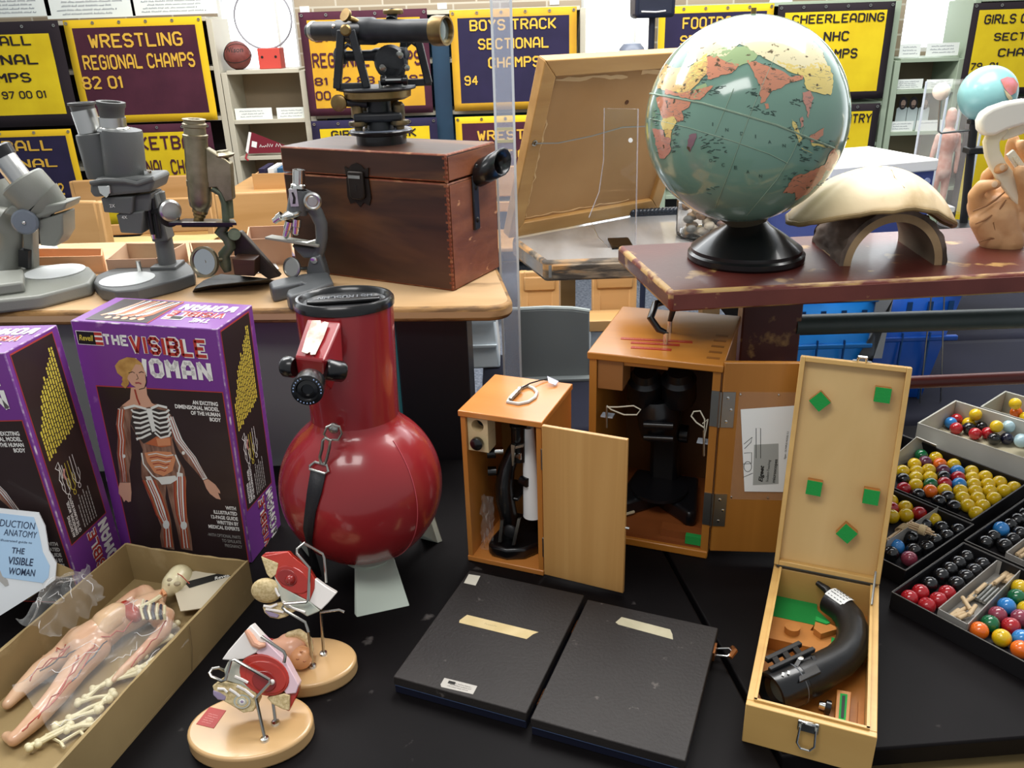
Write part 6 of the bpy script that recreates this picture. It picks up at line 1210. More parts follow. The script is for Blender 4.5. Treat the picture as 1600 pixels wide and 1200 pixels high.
exb = (fb(80, 840)-fb(0, 832)).normalized(); eyb = nb.cross(exb); Mnv = mat('navy_print', '23324e', .6)
def btext(s, x0, y0, x1, y1, m=Mnv, **k): a, b, c = fb(x0, y1), fb(x1, y1+(x1-x0)*.1), fb(x0, y0); txt('lettering', s, t, panel(a-t0, exb, eyb), 0, 0, (b-a).length, (c-a).length*.92, m, z=.0012, **k)
btext('REPRODUCTION', -38, 806, 54, 818, bold=.0); btext('ANATOMY', 6, 825, 57, 836, bold=.0); btext('the illustrated guide to', -10, 840, 50, 845); btext('THE', 18, 854, 38, 864, bold=.015); btext('VISIBLE', 12, 868, 51, 881, bold=.015); btext('WOMAN', 13, 885, 54, 897, bold=.015)
ob('bony_foot_print', MB().slab([fb(*p)-t0+nb*.0004 for p in ((0, 890), (4, 900), (12, 906), (14, 914), (8, 916), (0, 908), (-6, 900))], nb*.0004), Mgp_, t)
ob('backing_board', MB().slab([fb(*p)-t0-nb*.0075 for p in ((60, 870), (112, 893), (114, 900), (86, 906), (40, 940))], -nb*.003), Mcar, t)
# ---------------------------------------------------------------- two cross-section models on wire stands
Mbirch = wood('varnished_birch', 'd0aa78', 'c29b68', 0, 9, .12, .3, .05, coat=.4)
Mwire = mat('bright_wire', 'a8a6a0', .25, 1)
Mmred = mat('model_red', 'bd3222', .25, coat=.5, c2='a8281c', scale=9); Mmdk = mat('model_deep_red', '8d1c18', .25, coat=.5); Mmw = mat('model_white', 'ece6e0', .35, coat=.3); Mmpk = mat('model_pale_pink', 'e3c3cc', .35, coat=.3)
Mmtan = mat('model_spongy_tan', 'd6c193', .5, c2='bfa877', scale=260, lo=.45, hi=.6, bump=.4, bscale=300); Mmgr = mat('model_grey_green', 'a9b0a4', .4, c2='c4bfae', scale=40); Mmlil = mat('model_lilac', '9a8aa6', .4); Mmpeach = mat('model_peach', 'd9a184', .4); Mmflesh = mat('model_flesh', 'e0a98a', .4, coat=.3)
def model_stand(label, pc, rx, ry, px0, on_z=TB):
    t = thing('section_model', label, 'anatomical model', (pc.x, pc.y, TB)); n = 56
    ob('oval_base', MB().prism([(rx*math.cos(2*PI*i/n), ry*math.sin(2*PI*i/n)) for i in range(n)], 0, .022), Mbirch, t, bevel=.004, seg=3); return t, V(t.location)
def plaq(t, t0, crop, o_, nn):
    ox, oy, k = crop; Fc = lambda x, y, d=0.0: PP(ox+x/k, oy+y/k, o_ - nn*d, nn) - t0
    def plate(name, pts, th, m, d=0.0, bv=.0012): return ob(name, MB().slab([Fc(x, y, d) for x, y in pts], -nn*th), m, t, bevel=bv)
    def ell(cx, cy, rx, ry, a=0, n=28): return [(cx+rx*math.cos(2*PI*i/n)*math.cos(a)-ry*math.sin(2*PI*i/n)*math.sin(a), cy+rx*math.cos(2*PI*i/n)*math.sin(a)+ry*math.sin(2*PI*i/n)*math.cos(a)) for i in range(n)]
    def bowl(name, cx, cy, rx, ry, a, depth, m, d=0.0):
        mb = MB(); vs = []; fs = []; n, R_ = 28, 8
        for j in range(R_+1):
            r = 1-j/R_
            for i in range(n):
                th = 2*PI*i/n; ex, ey = rx*r*math.cos(th), ry*r*math.sin(th); x = cx+ex*math.cos(a)-ey*math.sin(a); y = cy+ex*math.sin(a)+ey*math.cos(a)
                vs.append(Fc(x, y, d) - nn*(depth*(1-r*r)))
        for j in range(R_):
            for i in range(n): q = (i+1) % n; fs.append((j*n+i, j*n+q, (j+1)*n+q, (j+1)*n+i))
        mb.add(vs, fs); return ob(name, mb, m, t, smooth=80)
    return Fc, plate, ell, bowl
# front model
pcf = (PZ(295, 1131, TB+.022)+PZ(488, 1131, TB+.022))/2; fy = PZ(392, 1083, TB+.022).y - pcf.y
t, t0 = model_stand('anatomical section model with red socket on oval base, nearest the camera', pcf, .079, .056, 0)
cr = (300, 800, 3.0); o_ = t0+V((.0, .012, .075)); nn = V((.12, -1, .62)).normalized(); Fc, plate, ell, bowl = plaq(t, t0, cr, o_, nn)
plate('white_block', [(275,530),(320,580),(345,610),(300,660),(240,690),(180,695),(140,692),(170,650),(230,580)], .026, Mmw)
plate('pink_margin', [(320,580),(440,700),(500,810),(488,850),(440,855),(380,750),(330,690),(300,660)], .026, Mmpk, .001)
plate('red_edge', [(500,808),(497,850),(455,935),(440,930),(445,850)], .022, Mmred, .006)
plate('red_rim', ell(338, 765, 122, 92, .45), .022, Mmred, -.0012); bowl('red_socket', 340, 768, 108, 80, .45, .016, Mmdk, -.0016) if False else None
plate('red_socket', ell(345, 775, 104, 76, .45), .010, Mmred, -.0020, .002); plate('deep_socket', ell(338, 795, 62, 52, .5), .008, Mmdk, -.0026, .002); ob('shine_nerve', MB().ball(Fc(375, 797, -.004), .0035, 12, 8), Mmw, t)
plate('grey_tissue', [(170,700),(230,700),(250,760),(310,830),(300,850),(230,812),(160,790),(150,740)], .024, Mmgr, -.0006)
plate('spongy_bone', [(130,790),(180,800),(230,810),(300,850),(310,885),(288,935),(240,942),(180,905),(110,865),(95,815)], .026, Mmtan, -.001)
plate('spongy_bone', [(350,870),(430,852),(458,860),(455,932),(425,925),(375,900)], .022, Mmtan, -.0008)
plate('lilac_lobe', [(98,835),(130,845),(160,865),(155,885),(120,880),(98,858)], .020, Mmlil, -.0018)
for r, m in ((34, Mmgr), (26, Mmtan), (19, Mmgr), (12, Mmw), (7, Mmlil)): plate('ring', ell(234, 890, r*1.2, r), .004, m, -.0030-.0004*(34-r)/6, .0006)
ob('peach_fold', MB().tube([Fc(255, 555, -.002), Fc(275, 585, -.003), Fc(292, 615, -.003), Fc(318, 628, -.003), Fc(345, 622, -.002)], [.003, .0045, .005, .0045, .003], 10), Mmpeach, t)
for pl_ in ([(175,830),(200,845),(225,865)], [(165,845),(150,830),(120,828)], [(210,815),(250,835),(290,868)], [(200,770),(235,785),(262,800)]): ob('fold_line', MB().tube([Fc(x, y, -.003) for x, y in pl_], .0018, 6), Mmw, t)
W3 = lambda x, y, d=0.0: Fc(x, y, d)
zb_ = .022; hole = lambda x, y: PZ(300+x/3, 800+y/3, TB+zb_)-t0
ob('wire_stand', MB().tube([hole(342, 1065), W3(300, 875, -.012), W3(312, 858, -.012), W3(366, 800, -.014), W3(362, 786, -.014), W3(200, 692, -.012), W3(182, 697, -.012), W3(156, 788, -.012), W3(140, 793, -.01), W3(92, 772, -.008), W3(82, 755, -.006), W3(95, 735, -.004), W3(125, 730, -.002), W3(160, 745, .01)], .0021, 8), Mwire, t)
ob('wire_stand', MB().tube([hole(392, 988), W3(378, 880, .012)], .0021, 8), Mwire, t); ob('wire_stand', MB().tube([W3(325, 583, -.002), W3(430, 655, -.006), W3(438, 672, -.006), W3(432, 705, -.004)], .0021, 8), Mwire, t)
for x, y in ((342, 1067), (392, 990)): ob('wire_socket', MB().lathe([(0, .004), (.005, .003), (.006, 0)], hole(x, y), (0, 0, 1), 14), K_chrome, t)
lb = [hole(*p) for p in ((20, 995), (82, 915), (160, 932), (102, 1015))]; ob('maker_label', MB().prism([(p.x, p.y) for p in lb], zb_, zb_+.0006), mat('red_label', 'ab2b22', .45), t)
ml = MB(); ex = (lb[3]-lb[0]).normalized(); ml.T = panel(lb[0]+V((0, 0, .0007)), ex, V((-ex.y, ex.x, 0))); scribble(ml, .004, .019, .018, 5, .0035, .0014, .0004, 4); ob('label_print', ml, mat('pink_label_print', 'e2a49a', .5), t, flat=True, smooth=0)
# rear model
pcr = (PZ(402, 1032, TB+.022)+PZ(555, 1032, TB+.022))/2
t, t0 = model_stand('anatomical section model with wedge of red tissue on the rear oval base', pcr, .070, .050, 0)
o_ = t0+V((-.0, .0, .10)); nn = V((.15, -1, .62)).normalized(); Fc, plate, ell, bowl = plaq(t, t0, cr, o_, nn)
plate('red_block', [(325,207),(450,185),(468,205),(545,265),(575,312),(576,355),(550,420),(500,392),(425,350),(395,290),(402,240)], .024, Mmred)
plate('deep_socket', ell(470, 318, 92, 58, .55), .006, mat('model_socket_red', 'a8261b', .2, coat=.6), -.0010, .002); plate('deep_socket', ell(446, 308, 52, 40, .5), .006, Mmdk, -.0016, .002); ob('shine_nerve', MB().ball(Fc(460, 318, -.002), .007, 16, 12), Mmdk, t)
plate('red_top', [(325,207),(345,190),(452,184),(470,208),(405,240)], .02, Mmred, .004); plate('spongy_bone', [(323,207),(404,240),(396,292),(368,312),(350,290),(335,245)], .024, Mmtan, -.0012)
plate('white_block', [(576,312),(620,345),(678,380),(640,425),(605,460),(550,422),(574,360)], .024, Mmw, -.0008)
ob('spongy_lobe', MB().ball(Fc(350, 368, .008), (.021, .012, .019), 24, 16), Mmtan, t)
plate('grey_tissue', [(385,300),(420,350),(500,395),(550,420),(600,462),(588,470),(540,490),(490,460),(440,450),(420,420),(400,360)], .022, Mmgr, -.0014)
plate('spongy_bone', [(330,445),(420,425),(490,460),(440,492),(405,502),(365,494),(340,472)], .024, Mmtan, -.0010); plate('lilac_lobe', [(338,462),(375,470),(410,482),(400,498),(362,490)], .010, Mmlil, -.0026)
for pl_ in ([(335,440),(370,445),(400,432)], [(390,355),(400,380),(410,395)], [(425,420),(470,450),(530,470)], [(345,455),(390,462),(430,470)]): ob('fold_line', MB().tube([Fc(x, y, -.003) for x, y in pl_], .0018, 6), Mmw, t)
hole = lambda x, y: PZ(300+x/3, 800+y/3, TB+zb_)-t0
ob('wire_stand', MB().tube([hole(566, 722), Fc(545, 560, -.014), Fc(530, 517, -.014), Fc(440, 465, -.012), Fc(424, 448, -.012), Fc(432, 430, -.012), Fc(535, 422, -.012), Fc(545, 412, -.012), Fc(551, 262, -.012), Fc(492, 195, -.008), Fc(492, 175, -.004), Fc(525, 146, .0), Fc(612, 195, .012), Fc(620, 215, .012), Fc(630, 330, .02)], .0021, 8), Mwire, t)
ob('wire_stand', MB().tube([hole(617, 663), Fc(604, 465, .01)], .0021, 8), Mwire, t); ob('wire_stand', MB().tube([Fc(604, 470, .008), Fc(690, 458, .0), Fc(715, 468, -.002)], .0018, 8), Mwire, t)
for x, y in ((566, 724), (617, 665)): ob('wire_socket', MB().lathe([(0, .004), (.005, .003), (.006, 0)], hole(x, y), (0, 0, 1), 14), K_chrome, t)
lb = [hole(*p) for p in ((330, 618), (350, 588), (402, 600), (388, 612))]; ob('maker_label', MB().prism([(p.x, p.y) for p in lb], zb_, zb_+.0006), mat('red_label', 'ab2b22', .45), t)
# loose flesh coloured piece lying on the rear base
q = PZ(460, 1018, TB+.022); t = thing('loose_model_piece', 'loose pink anatomical piece lying on the rear oval base', 'model piece', (q.x, q.y, TB+.0245)); p0 = V(t.location); f = lambda x, y, z=.018: PZ(300+x/3, 800+y/3, TB+.022+z)-p0
mb = MB(); cap(mb, [f(395, 630), f(430, 640), f(470, 648, .02)], [.011, .015, .017], .003); cap(mb, [f(440, 610, .02), f(500, 590, .02), f(545, 610, .018)], [.012, .012, .008], .003); ob('flesh_body', mb, Mmflesh, t, remesh=.0022)
ob('knob', MB().ball(f(512, 682, .016), .016, 22, 16), mat('model_orange_flesh', 'd99a6a', .35, coat=.3), t)
for x, y in ((512, 655), (495, 690), (527, 700)): ob('dimple', MB().tube([f(x-5, y, .033), f(x, y+2, .0335), f(x+6, y-1, .033)], .0010, 6), mat('dimple', 'a86a48', .5), t)
mb = MB(); cap(mb, [f(455, 580, .03), f(500, 570, .03), f(545, 600, .024), f(560, 650, .015)], [.006, .007, .006, .004], .003); ob('cream_crest', mb, Mmtan, t, remesh=.002)
# ---------------------------------------------------------------- red telescope
S = V((-.2436, 1.1524, .9176)); RS = .1275; TT = PY(538, 471, 1.172); ax = (TT-S).normalized()
Mred2 = mat('red_plastic_body', '94252a', .24, c2='8a2226', scale=4, coat=.4, c3='c98a86', c3scale=34, c3lo=.735, c3hi=.76); 
t = thing('telescope', 'red ball-and-tube telescope with black cap resting on a pale footed stand', 'telescope', tuple(S)); 
ob('ball_body', MB().lathe([(RS*math.sin(PI*i/40), -RS*math.cos(PI*i/40)) for i in range(33)]+[(.0715, .1075), (.0685, .112), (.0668, .118)], (0, 0, 0), ax, 64), Mred2, t)
LT = (TT-S).length; ob('tube', MB().lathe([(.0668, .112), (.0668, .13), (.0712, LT-.004), (.0712, LT+.004), (.069, LT+.004), (.067, LT-.02)], (0, 0, 0), ax, 56), Mred2, t)
e1 = ax.cross(V((0, 0, 1))).normalized(); e2 = e1.cross(ax)*-1
seam_n = e1; mb = MB(); mb.tube([ (ax*math.cos(a)+ (e1*.8-e2*.6).normalized()*math.sin(a))*(RS+.0004) for a in [PI*.23+PI*.6*i/30 for i in range(31)]], .0007, 5); ob('mould_seam', mb, mat('seam_highlight', 'c0505a', .3), t)
ob('cap', MB().lathe([(0, LT+.001), (.061, LT+.001), (.063, LT+.006), (.0655, LT+.0085), (.0695, LT+.0085), (.0725, LT+.005), (.073, LT), (.073, LT-.005), (.0714, LT-.006)], (0, 0, 0), ax, 56), K_black, t)
exc = (V((1, .12, 0)) - ax*ax.x).normalized(); PC = panel(ax*(LT+.0012), exc, ax.cross(exc))
mb = MB(); mb.T = PC; mb.prism([(-.052, -.020), (.052, -.020), (.054, -.004), (-.054, -.004)], 0, .006); ob('cap_bar', mb, K_black, t, bevel=.002)
Pt_ = panel(ax*(LT+.0016), -exc, -ax.cross(exc)); mbt = btxt_mb('ASTROSCAN', -.040, -.030, .080, .022, 1.1); mbt.v = [Pt_ @ v for v in mbt.v]; ob('embossed_lettering', mbt, mat('embossed_grey', '6b6e72', .3), t, smooth=0, flat=True, solid=.002)
def wp(x, y, yy): return PY(400+x/2.222, 430+y/2.222, yy) - S
pts = [wp(180,150,1.103), wp(295,160,1.093), wp(135,285,1.043), wp(236,297,1.020), wp(146,362,1.056), wp(236,378,1.033), wp(303,300,1.078), wp(270,200,1.128), wp(200,190,1.138), wp(235,330,1.128), wp(262, 400, 1.066)]
bm = bmesh.new(); [bm.verts.new(p) for p in pts]; bmesh.ops.convex_hull(bm, input=bm.verts); me = bpy.data.meshes.new('eyepiece_housing'); bm.to_mesh(me); bm.free(); me.materials.append(Mred2); o = link('eyepiece_housing', me, t); q = o.modifiers.new('bevel', 'BEVEL'); q.width = .003; q.segments = 2
n_ = (pts[1]-pts[0]).cross(pts[2]-pts[0]).normalized(); n_ = n_ if n_.dot(V((0, -1, .5))) > 0 else -n_
bi = lambda u, v: (pts[0]*(1-u)+pts[1]*u)*(1-v)+(pts[2]*(1-u)+pts[3]*u)*v
lab_ = [bi(*q) for q in ((.20, .10), (.45, .08), (.50, .16), (.58, .10), (.72, .12), (.74, .5), (.70, .93), (.55, .95), (.50, .88), (.42, .93), (.22, .90), (.19, .5))]
ob('worn_label', MB().slab([p+n_*.0045 for p in lab_], n_*.0006), mat('worn_cream_label', 'dccfc0', .7, c2='c9a99a', scale=60, lo=.5, hi=.6), t)
for a, b in (((97, 316, 1.056), (138, 320, 1.050)), ((238, 326, 1.030), (305, 336, 1.043))):
    p, q = wp(*a), wp(*b); L_ = (q-p).length; ob('focus_knob', MB().lathe([(0, 0), (.0125, 0), (.0145, .003), (.0145, L_-.003), (.0125, L_), (0, L_)], p, q-p, 28), K_black, t)
pe, pd_ = wp(190, 372, 0.998), wp(178, 400, 0.971); de = pd_-pe; L_ = de.length; ob('eyepiece', MB().lathe([(.017, -.006), (.0195, 0), (.0205, L_*.6), (.0205, L_), (.015, L_+.001), (.013, L_-.002), (.008, L_-.001), (.007, L_-.004), (0, L_-.004)], pe, de, 32), K_black, t)
mb = MB(); dn = de.normalized(); a1 = dn.cross(V((0, 0, 1))).normalized(); a2 = a1.cross(dn)
for k in range(26):
    if k % 9 < 6: a = 2*PI*k/26; c = pe+dn*(L_+.0008)+(a1*math.cos(a)+a2*math.sin(a))*.0175; mb.box(tuple(c-V((.0007, .0007, .0007))), tuple(c+V((.0007, .0007, .0007))))
ob('ring_print', mb, mat('blue_white_print', '9fb4dc', .5), t)
def onball(px, py, lift=.0015):
    v = ray(px, py).normalized(); oc = CAM-S; b = v.dot(oc); c = oc.dot(oc)-(RS+lift)**2; D = max(0, b*b-c); return CAM+v*(-b-math.sqrt(D))-S
ob('strap_bolt', MB().lathe([(0, 0), (.008, 0), (.008, .004), (.005, .007), (0, .008)], wp(272, 530, 1.083), (-.3, -1, .2), 18), K_steel, t)
ob('ring', MB().tube([wp(x, y, 1.068) for x, y in ((262,520),(290,525),(298,550),(285,572),(250,572),(236,552),(245,528))], .0018, 8, True), K_steel, t)
ob('snap_clip', MB().tube([wp(x, y, 1.058) for x, y in ((240,565),(258,572),(255,600),(245,640),(240,655),(225,652),(222,630),(230,600),(232,575))], .0024, 8, True), K_steel, t)
ob('d_ring', MB().tube([onball(*p, .004) for p in ((484, 728), (492, 722), (511, 727), (513, 737), (508, 740), (484, 733))], .002, 8, True), K_steel, t)
sl = [((486, 733), (509, 739)), ((480, 770), (502, 770)), ((476, 805), (493, 800)), ((474, 825), (490, 822)), ((478, 845), (487, 848))]
mb = MB(); vs = []
for a, b in sl: vs += [onball(*a, .004), onball(*b, .004)]
ext = [(PZ(486, 880, .80)-S, PZ(497, 878, .80)-S), (PZ(487, 905, .765)-S, PZ(503, 900, .765)-S)]
for a, b in ext: vs += [a, b]
mb.add(vs, [(2*i, 2*i+1, 2*i+3, 2*i+2) for i in range(len(vs)//2-1)]); ob('carry_strap', mb, mat('black_webbing', '17171c', .6, bump=.3, bscale=500), t, solid=.002)
# stand
Mstand = mat('pale_green_grey_plastic', 'b9c4b8', .4)
t = thing('telescope_stand', 'pale grey-green three footed stand under the red telescope', 'stand', (S.x, S.y, TB)); s0 = V(t.location)
ob('cradle_ring', MB().lathe([(.030, .026), (.042, .032), (.046, .040), (.040, .042), (.028, .034)], (0, 0, 0), (0, 0, 1), 40), Mstand, t)
def leg(top, bot):
    a, b = [PZ(*p, z)-s0 for p, z in top], [PZ(*p, TB)-s0 for p in bot]
    ctr = (a[0]+a[1])/2; inn = V((-ctr.x, -ctr.y, 0)).normalized()*.010; ob('foot', MB().slab([b[0], b[1], a[1], a[0]], inn), Mstand, t, bevel=.0015)
leg([((557, 868), .797), ((613, 862), .797)], [(557, 965), (641, 947)]); leg([((658, 830), .80), ((678, 802), .80)], [(664, 838), (692, 846)]); leg([((470, 838), .80), ((487, 855), .797)], [(468, 852), (482, 870)])
# ---------------------------------------------------------------- small wooden microscope case
Moak = wood('honey_oak', 'c98540', 'b9742f', 2, 16, .06, .34, .08, coat=.2); Moakt = wood('orange_varnish_top', 'cf8743', 'c47a36', 0, 12, .06, .28, .05, coat=.35); Mdoor = wood('pale_oak_door', 'd2a263', 'bf8d50', 2, 26, .035, .38, .1, coat=.1)
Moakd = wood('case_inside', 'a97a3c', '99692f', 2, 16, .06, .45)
SW, SD, SH = .1357, .1506, .2802; rz = math.radians(-21.98)
t = thing('microscope_case', 'small honey oak microscope case with its door swung open', 'case', (-.0833, 1.1746, TB), (0, 0, rz)); TS = pose(t.location, (0, 0, rz)); w = .009
ob('top_panel', MB().box((-.002, -.003, SH-.010), (SW+.002, SD, SH)), Moakt, t, bevel=.0015); ob('bottom_panel', MB().box((0, -.002, 0), (SW, SD, .010)), Moakt, t, bevel=.0015)
ob('side_panel', MB().box((.001, 0, .010), (w, SD, SH-.010)), Moak, t); ob('side_panel', MB().box((SW-w, 0, .010), (SW-.001, SD, SH-.010)), Moak, t); ob('back_panel', MB().box((w, SD-.005, .010), (SW-w, SD, SH-.010)), Moakd, t)
yd = math.radians(-24.6+21.98); mb = MB(); mb.T = Tm((SW+.002, -.001, 0), (0, 0, yd)); mb.box((.001, -.007, .0085), (.134, 0, .2775)); d_ = ob('door', mb, Mdoor, t, bevel=.001)
for z in (.04, .20): mb = MB(); mb.T = Tm((SW+.001, -.002, 0)); mb.cyl((0, -.001, z), (0, -.001, z+.035), .0022, n=10); ob('hinge', mb, K_steel, t)
mb = MB(); mb.T = Tm((SW+.002, -.001, 0), (0, 0, yd)); mb.cyl((.134, -.004, .128), (.140, -.004, .128), .002, n=10); ob('door_catch', mb, K_chrome, t)
cs = lambda px, py, v: on(TS, px, py, 1, v)
# loop handle with tag string lying on top
tp = lambda px, py, z=SH+.002: on(TS, px, py, 2, z)
o_ = t
ob('wire_handle', MB().tube([tp(*p) for p in ((793, 628), (797, 621), (806, 612), (815, 606), (824, 603), (834, 607), (839, 613), (836, 621), (825, 628), (810, 631))], .0028, 8, True), mat('grey_cord', 'c9c8c0', .4), o_)
mb = MB(); a = tp(797, 624, SH+.004); b = tp(814, 606, SH+.006); mb.tube([a+(b-a)*i/8+V((0, 0, .001*(i % 2))) for i in range(9)], [.003, .0042]*4+[.003], 8); ob('wrapped_tape', mb, K_steel, o_)
tg = TS @ tp(868, 590, SH+.0025); t = thing('string_tag', 'black string with a small clear tag on top of the small case', 'tag', tuple(tg)); i3 = lambda x, y, z: PZ(x, y, TB+SH+z)-tg
ob('string', MB().tube([i3(815, 606, .004), i3(828, 599, .006), i3(845, 594, .004), i3(857, 592, .003)], .0012, 6), K_ink, t); ob('tag_sheet', MB().slab([i3(855, 588, .012), i3(873, 596, .004), i3(868, 602, .003), i3(857, 598, .006)], (0, 0, .0006)), mat('pale_lilac_film', 'b9b9cc', .2), t)
# contents: eyepiece rack, microscope, white cone, crumpled plastic
rk = [cs(736, 651, .012), cs(766, 705, .012)]; rx0, rx1, rz0, rz1 = w+.0006, rk[1].x, rk[1].z, SH-.0125
wl = lambda v: TS @ V(v)
t = thing('eyepiece_rack', 'pale wooden rack with a round hole at the upper left inside the small case', 'rack', tuple(wl((rx0, .006, rz0))), (0, 0, rz)); Wr, Hr = rx1-rx0, rz1-rz0
mb = MB(); mb.T = panel((0, 0, 0), (1, 0, 0), (0, 0, 1)); ccx, ccz, rr_ = Wr*.5, Hr*.76, Wr*.30; n = 28
out = [(0, Hr*.5), (Wr, Hr*.5), (Wr, Hr), (0, Hr)]
ring = [(ccx+rr_*math.cos(2*PI*i/n), ccz+rr_*math.sin(2*PI*i/n)) for i in range(n)]
def sq(a):
    c, s = math.cos(a), math.sin(a); hx, hz = Wr/2, Hr*.24; k = min(hx/abs(c) if abs(c) > 1e-6 else 9, hz/abs(s) if abs(s) > 1e-6 else 9); return (ccx+c*k, ccz+s*k)
oq = [sq(2*PI*i/n) for i in range(n)]
for i in range(n): j = (i+1) % n; mb.add([ring[i]+(0,), ring[j]+(0,), oq[j]+(0,), oq[i]+(0,), ring[i]+(-.03,), ring[j]+(-.03,), oq[j]+(-.03,), oq[i]+(-.03,)], [(0,1,2,3), (4,7,6,5), (0,4,5,1), (3,2,6,7)])
mb.prism([(0, 0), (Wr, 0), (Wr, Hr*.52), (0, Hr*.52)], -.03, 0)
ob('rack_block', mb, wood('pale_beech', 'd3bd92', 'c7ae80', 2, 14, .1), t); ob('hole_lining', MB().lathe([(0, .004), (rr_*1.0, .004), (rr_*1.0, 0)], (ccx, .026, ccz), (0, -1, 0), 24), K_matblack, t)
ep = wl((rx0+Wr*.5, .005, rz0+Hr*.28)); e_ = ob('spare_eyepiece', MB().lathe([(0, 0), (.0095, 0), (.0105, .002), (.0105, .008), (.007, .011), (0, .012)], (0, 0, 0), (0, -1, 0), 26), K_black); e_.location = ep; e_.rotation_euler = (0, 0, rz); tag(e_, 'round black spare eyepiece in the rack of the small case', 'eyepiece')
t = thing('compound_microscope', 'black compound microscope stored upright inside the small wooden case', 'microscope', tuple(wl((.068, .075, .0102))), (0, 0, rz)); m0 = V((.068, .075, .0102)); f = lambda x, y, v: cs(700+x/3.157, 560+y/3.157, v)-m0
ob('horseshoe_base', MB().prism([(-.036, -.062), (-.026, -.068), (.0, -.070), (.028, -.058), (.044, -.035), (.046, .045), (-.030, .045), (-.038, -.04)], 0, .022), K_black, t, bevel=.005, seg=3)
ob('curved_arm', MB().tube([V((-.012, -.03, .02)), f(300, 780, .045), f(282, 700, .045), f(278, 620, .05), f(290, 540, .055), f(318, 470, .06), f(345, 430, .062)], [.014, .015, .016, .0155, .014, .012, .012], 16), K_black, t)
ob('body_tube', MB().lathe([(0, 0), (.0125, 0), (.0125, .06), (.0145, .062), (.0145, .066), (.011, .068), (.011, .10), (0, .10)], f(352, 500, .055), (0, 0, 1), 26), K_black, t); ob('eyepiece_collar', MB().lathe([(0, 0), (.0115, 0), (.0115, .012), (0, .012)], f(348, 330, .055)-V((0, 0, .012)), (0, 0, 1), 24), K_chrome, t)
ob('chrome_rack', MB().slab([f(x, y, .035) for x, y in ((310,425),(330,430),(322,530),(316,530))], (0, .006, 0)), K_steel, t); ob('chrome_rack', MB().slab([f(x, y, .034) for x, y in ((330,435),(370,425),(370,438),(332,446))], (0, .006, 0)), K_steel, t)
for a, r in (((235, 465), .009), ((272, 455), .006), ((238, 555), .008), ((330, 470), .006), ((362, 600), .008)): ob('focus_knob', MB().lathe([(0, 0), (r, 0), (r, .014), (0, .014)], f(*a, .05), (-.9 if a[0] < 300 else .9, -.4, 0), 20), K_black if r > .007 else K_chrome, t)
ob('stage', MB().box((-.03, -.03, .092), (.008, .03, .098)), K_black, t, bevel=.002)
for a, b in (((265, 800), (255, 915)), ((350, 790), (322, 930))): ob('steel_strip', MB().slab([f(a[0]-7, a[1], .016), f(a[0]+8, a[1], .016), f(b[0]+8, b[1]-8, .014), f(b[0]-8, b[1]-8, .014)], (0, .004, 0)), K_steel, t)
ob('mirror_fork', MB().ball((.0, -.05, .045), (.013, .006, .013), 18, 12), K_matblack, t)
a, b = cs(838, 806, .06), cs(831, 668, .06); cq = wl(a); t = thing('paper_cone', 'rolled white paper cone at the right inside the small case', 'paper', tuple(cq), (0, 0, rz)); L_ = (b-a).length
ob('cone', MB().lathe([(0, 0), (.0165, 0), (.0160, L_*.02), (.0090, L_), (.007, L_), (.006, L_-.01), (0, L_-.01)], (-.006, 0, 0), b-a, 26), K_wpaper, t); 
mb = MB(); rr = random.Random(6); mb.grid(lambda u, v: (.016+.022*v+.006*noise.noise(V((u*9, v*9, 1))), .02+.012*u+.010*noise.noise(V((u*8, v*8, 4))), .012+.10*u+.005*noise.noise(V((u*9, v*7, 8)))), 16, 10)
o = ob('plastic_wrap', mb, Mfilm, smooth=20); o.location = (-.0833, 1.1746, TB); o.rotation_euler = (0, 0, rz); tag(o, 'crumpled clear plastic wrap at the left inside the small case', 'plastic wrap')
# ---------------------------------------------------------------- large wooden case
GW, GD, GH = .2058, .2372, .3493; rz2 = math.radians(-20.95); gl_ = (.1245, 1.2305, TB)
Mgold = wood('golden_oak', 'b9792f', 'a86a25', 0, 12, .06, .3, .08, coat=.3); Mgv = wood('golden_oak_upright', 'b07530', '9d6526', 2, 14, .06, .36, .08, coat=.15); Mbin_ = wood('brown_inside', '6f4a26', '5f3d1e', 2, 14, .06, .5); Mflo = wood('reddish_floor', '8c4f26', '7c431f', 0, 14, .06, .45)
t = thing('instrument_case', 'large golden oak case with its door open and a black handle on top', 'case', gl_, (0, 0, rz2)); TG = pose(gl_, (0, 0, rz2)); w = .012
ob('top_panel', MB().box((-.003, -.004, GH-.012), (GW+.003, GD, GH)), Mgold, t, bevel=.002); ob('bottom_panel', MB().box((0, -.003, 0), (GW, GD, .014)), Mgold, t, bevel=.002); ob('floor_board', MB().box((w, .004, .0142), (GW-w, GD-.006, .020)), Mflo, t)
ob('side_panel', MB().box((0, 0, .014), (w, GD, GH-.012)), Mgv, t); ob('side_panel', MB().box((GW-w, 0, .014), (GW, GD, GH-.012)), Mgv, t); ob('back_panel', MB().box((w, GD-.006, .014), (GW-w, GD, GH-.012)), Mbin_, t)
gs = lambda px, py, v: on(TG, px, py, 1, v); gt = lambda px, py, z=GH: on(TG, px, py, 2, z)
ob('wood_block', MB().box((w+.0005, .004, gs(940, 609, 0).z), (gs(972, 600, 0).x, .06, GH-.0125)), wood('brown_block', '9c6a3c', '8d5d32', 0, 12, .1), t, bevel=.001); ob('top_stop', MB().box((gs(972, 565, 0).x, .010, GH-.022), (gs(1042, 570, 0).x, .028, GH-.0125)), Moak, t)
hA, hB = gt(1040, 540), gt(1052, 512)
hm = (hA+hB)/2
hc = lambda px, py: on(TG, px, py, 1, .10)
for px, py in ((1040, 522), (1050, 500)): pass
b1_, b2_ = gt(1040, 538), gt(1046, 519)
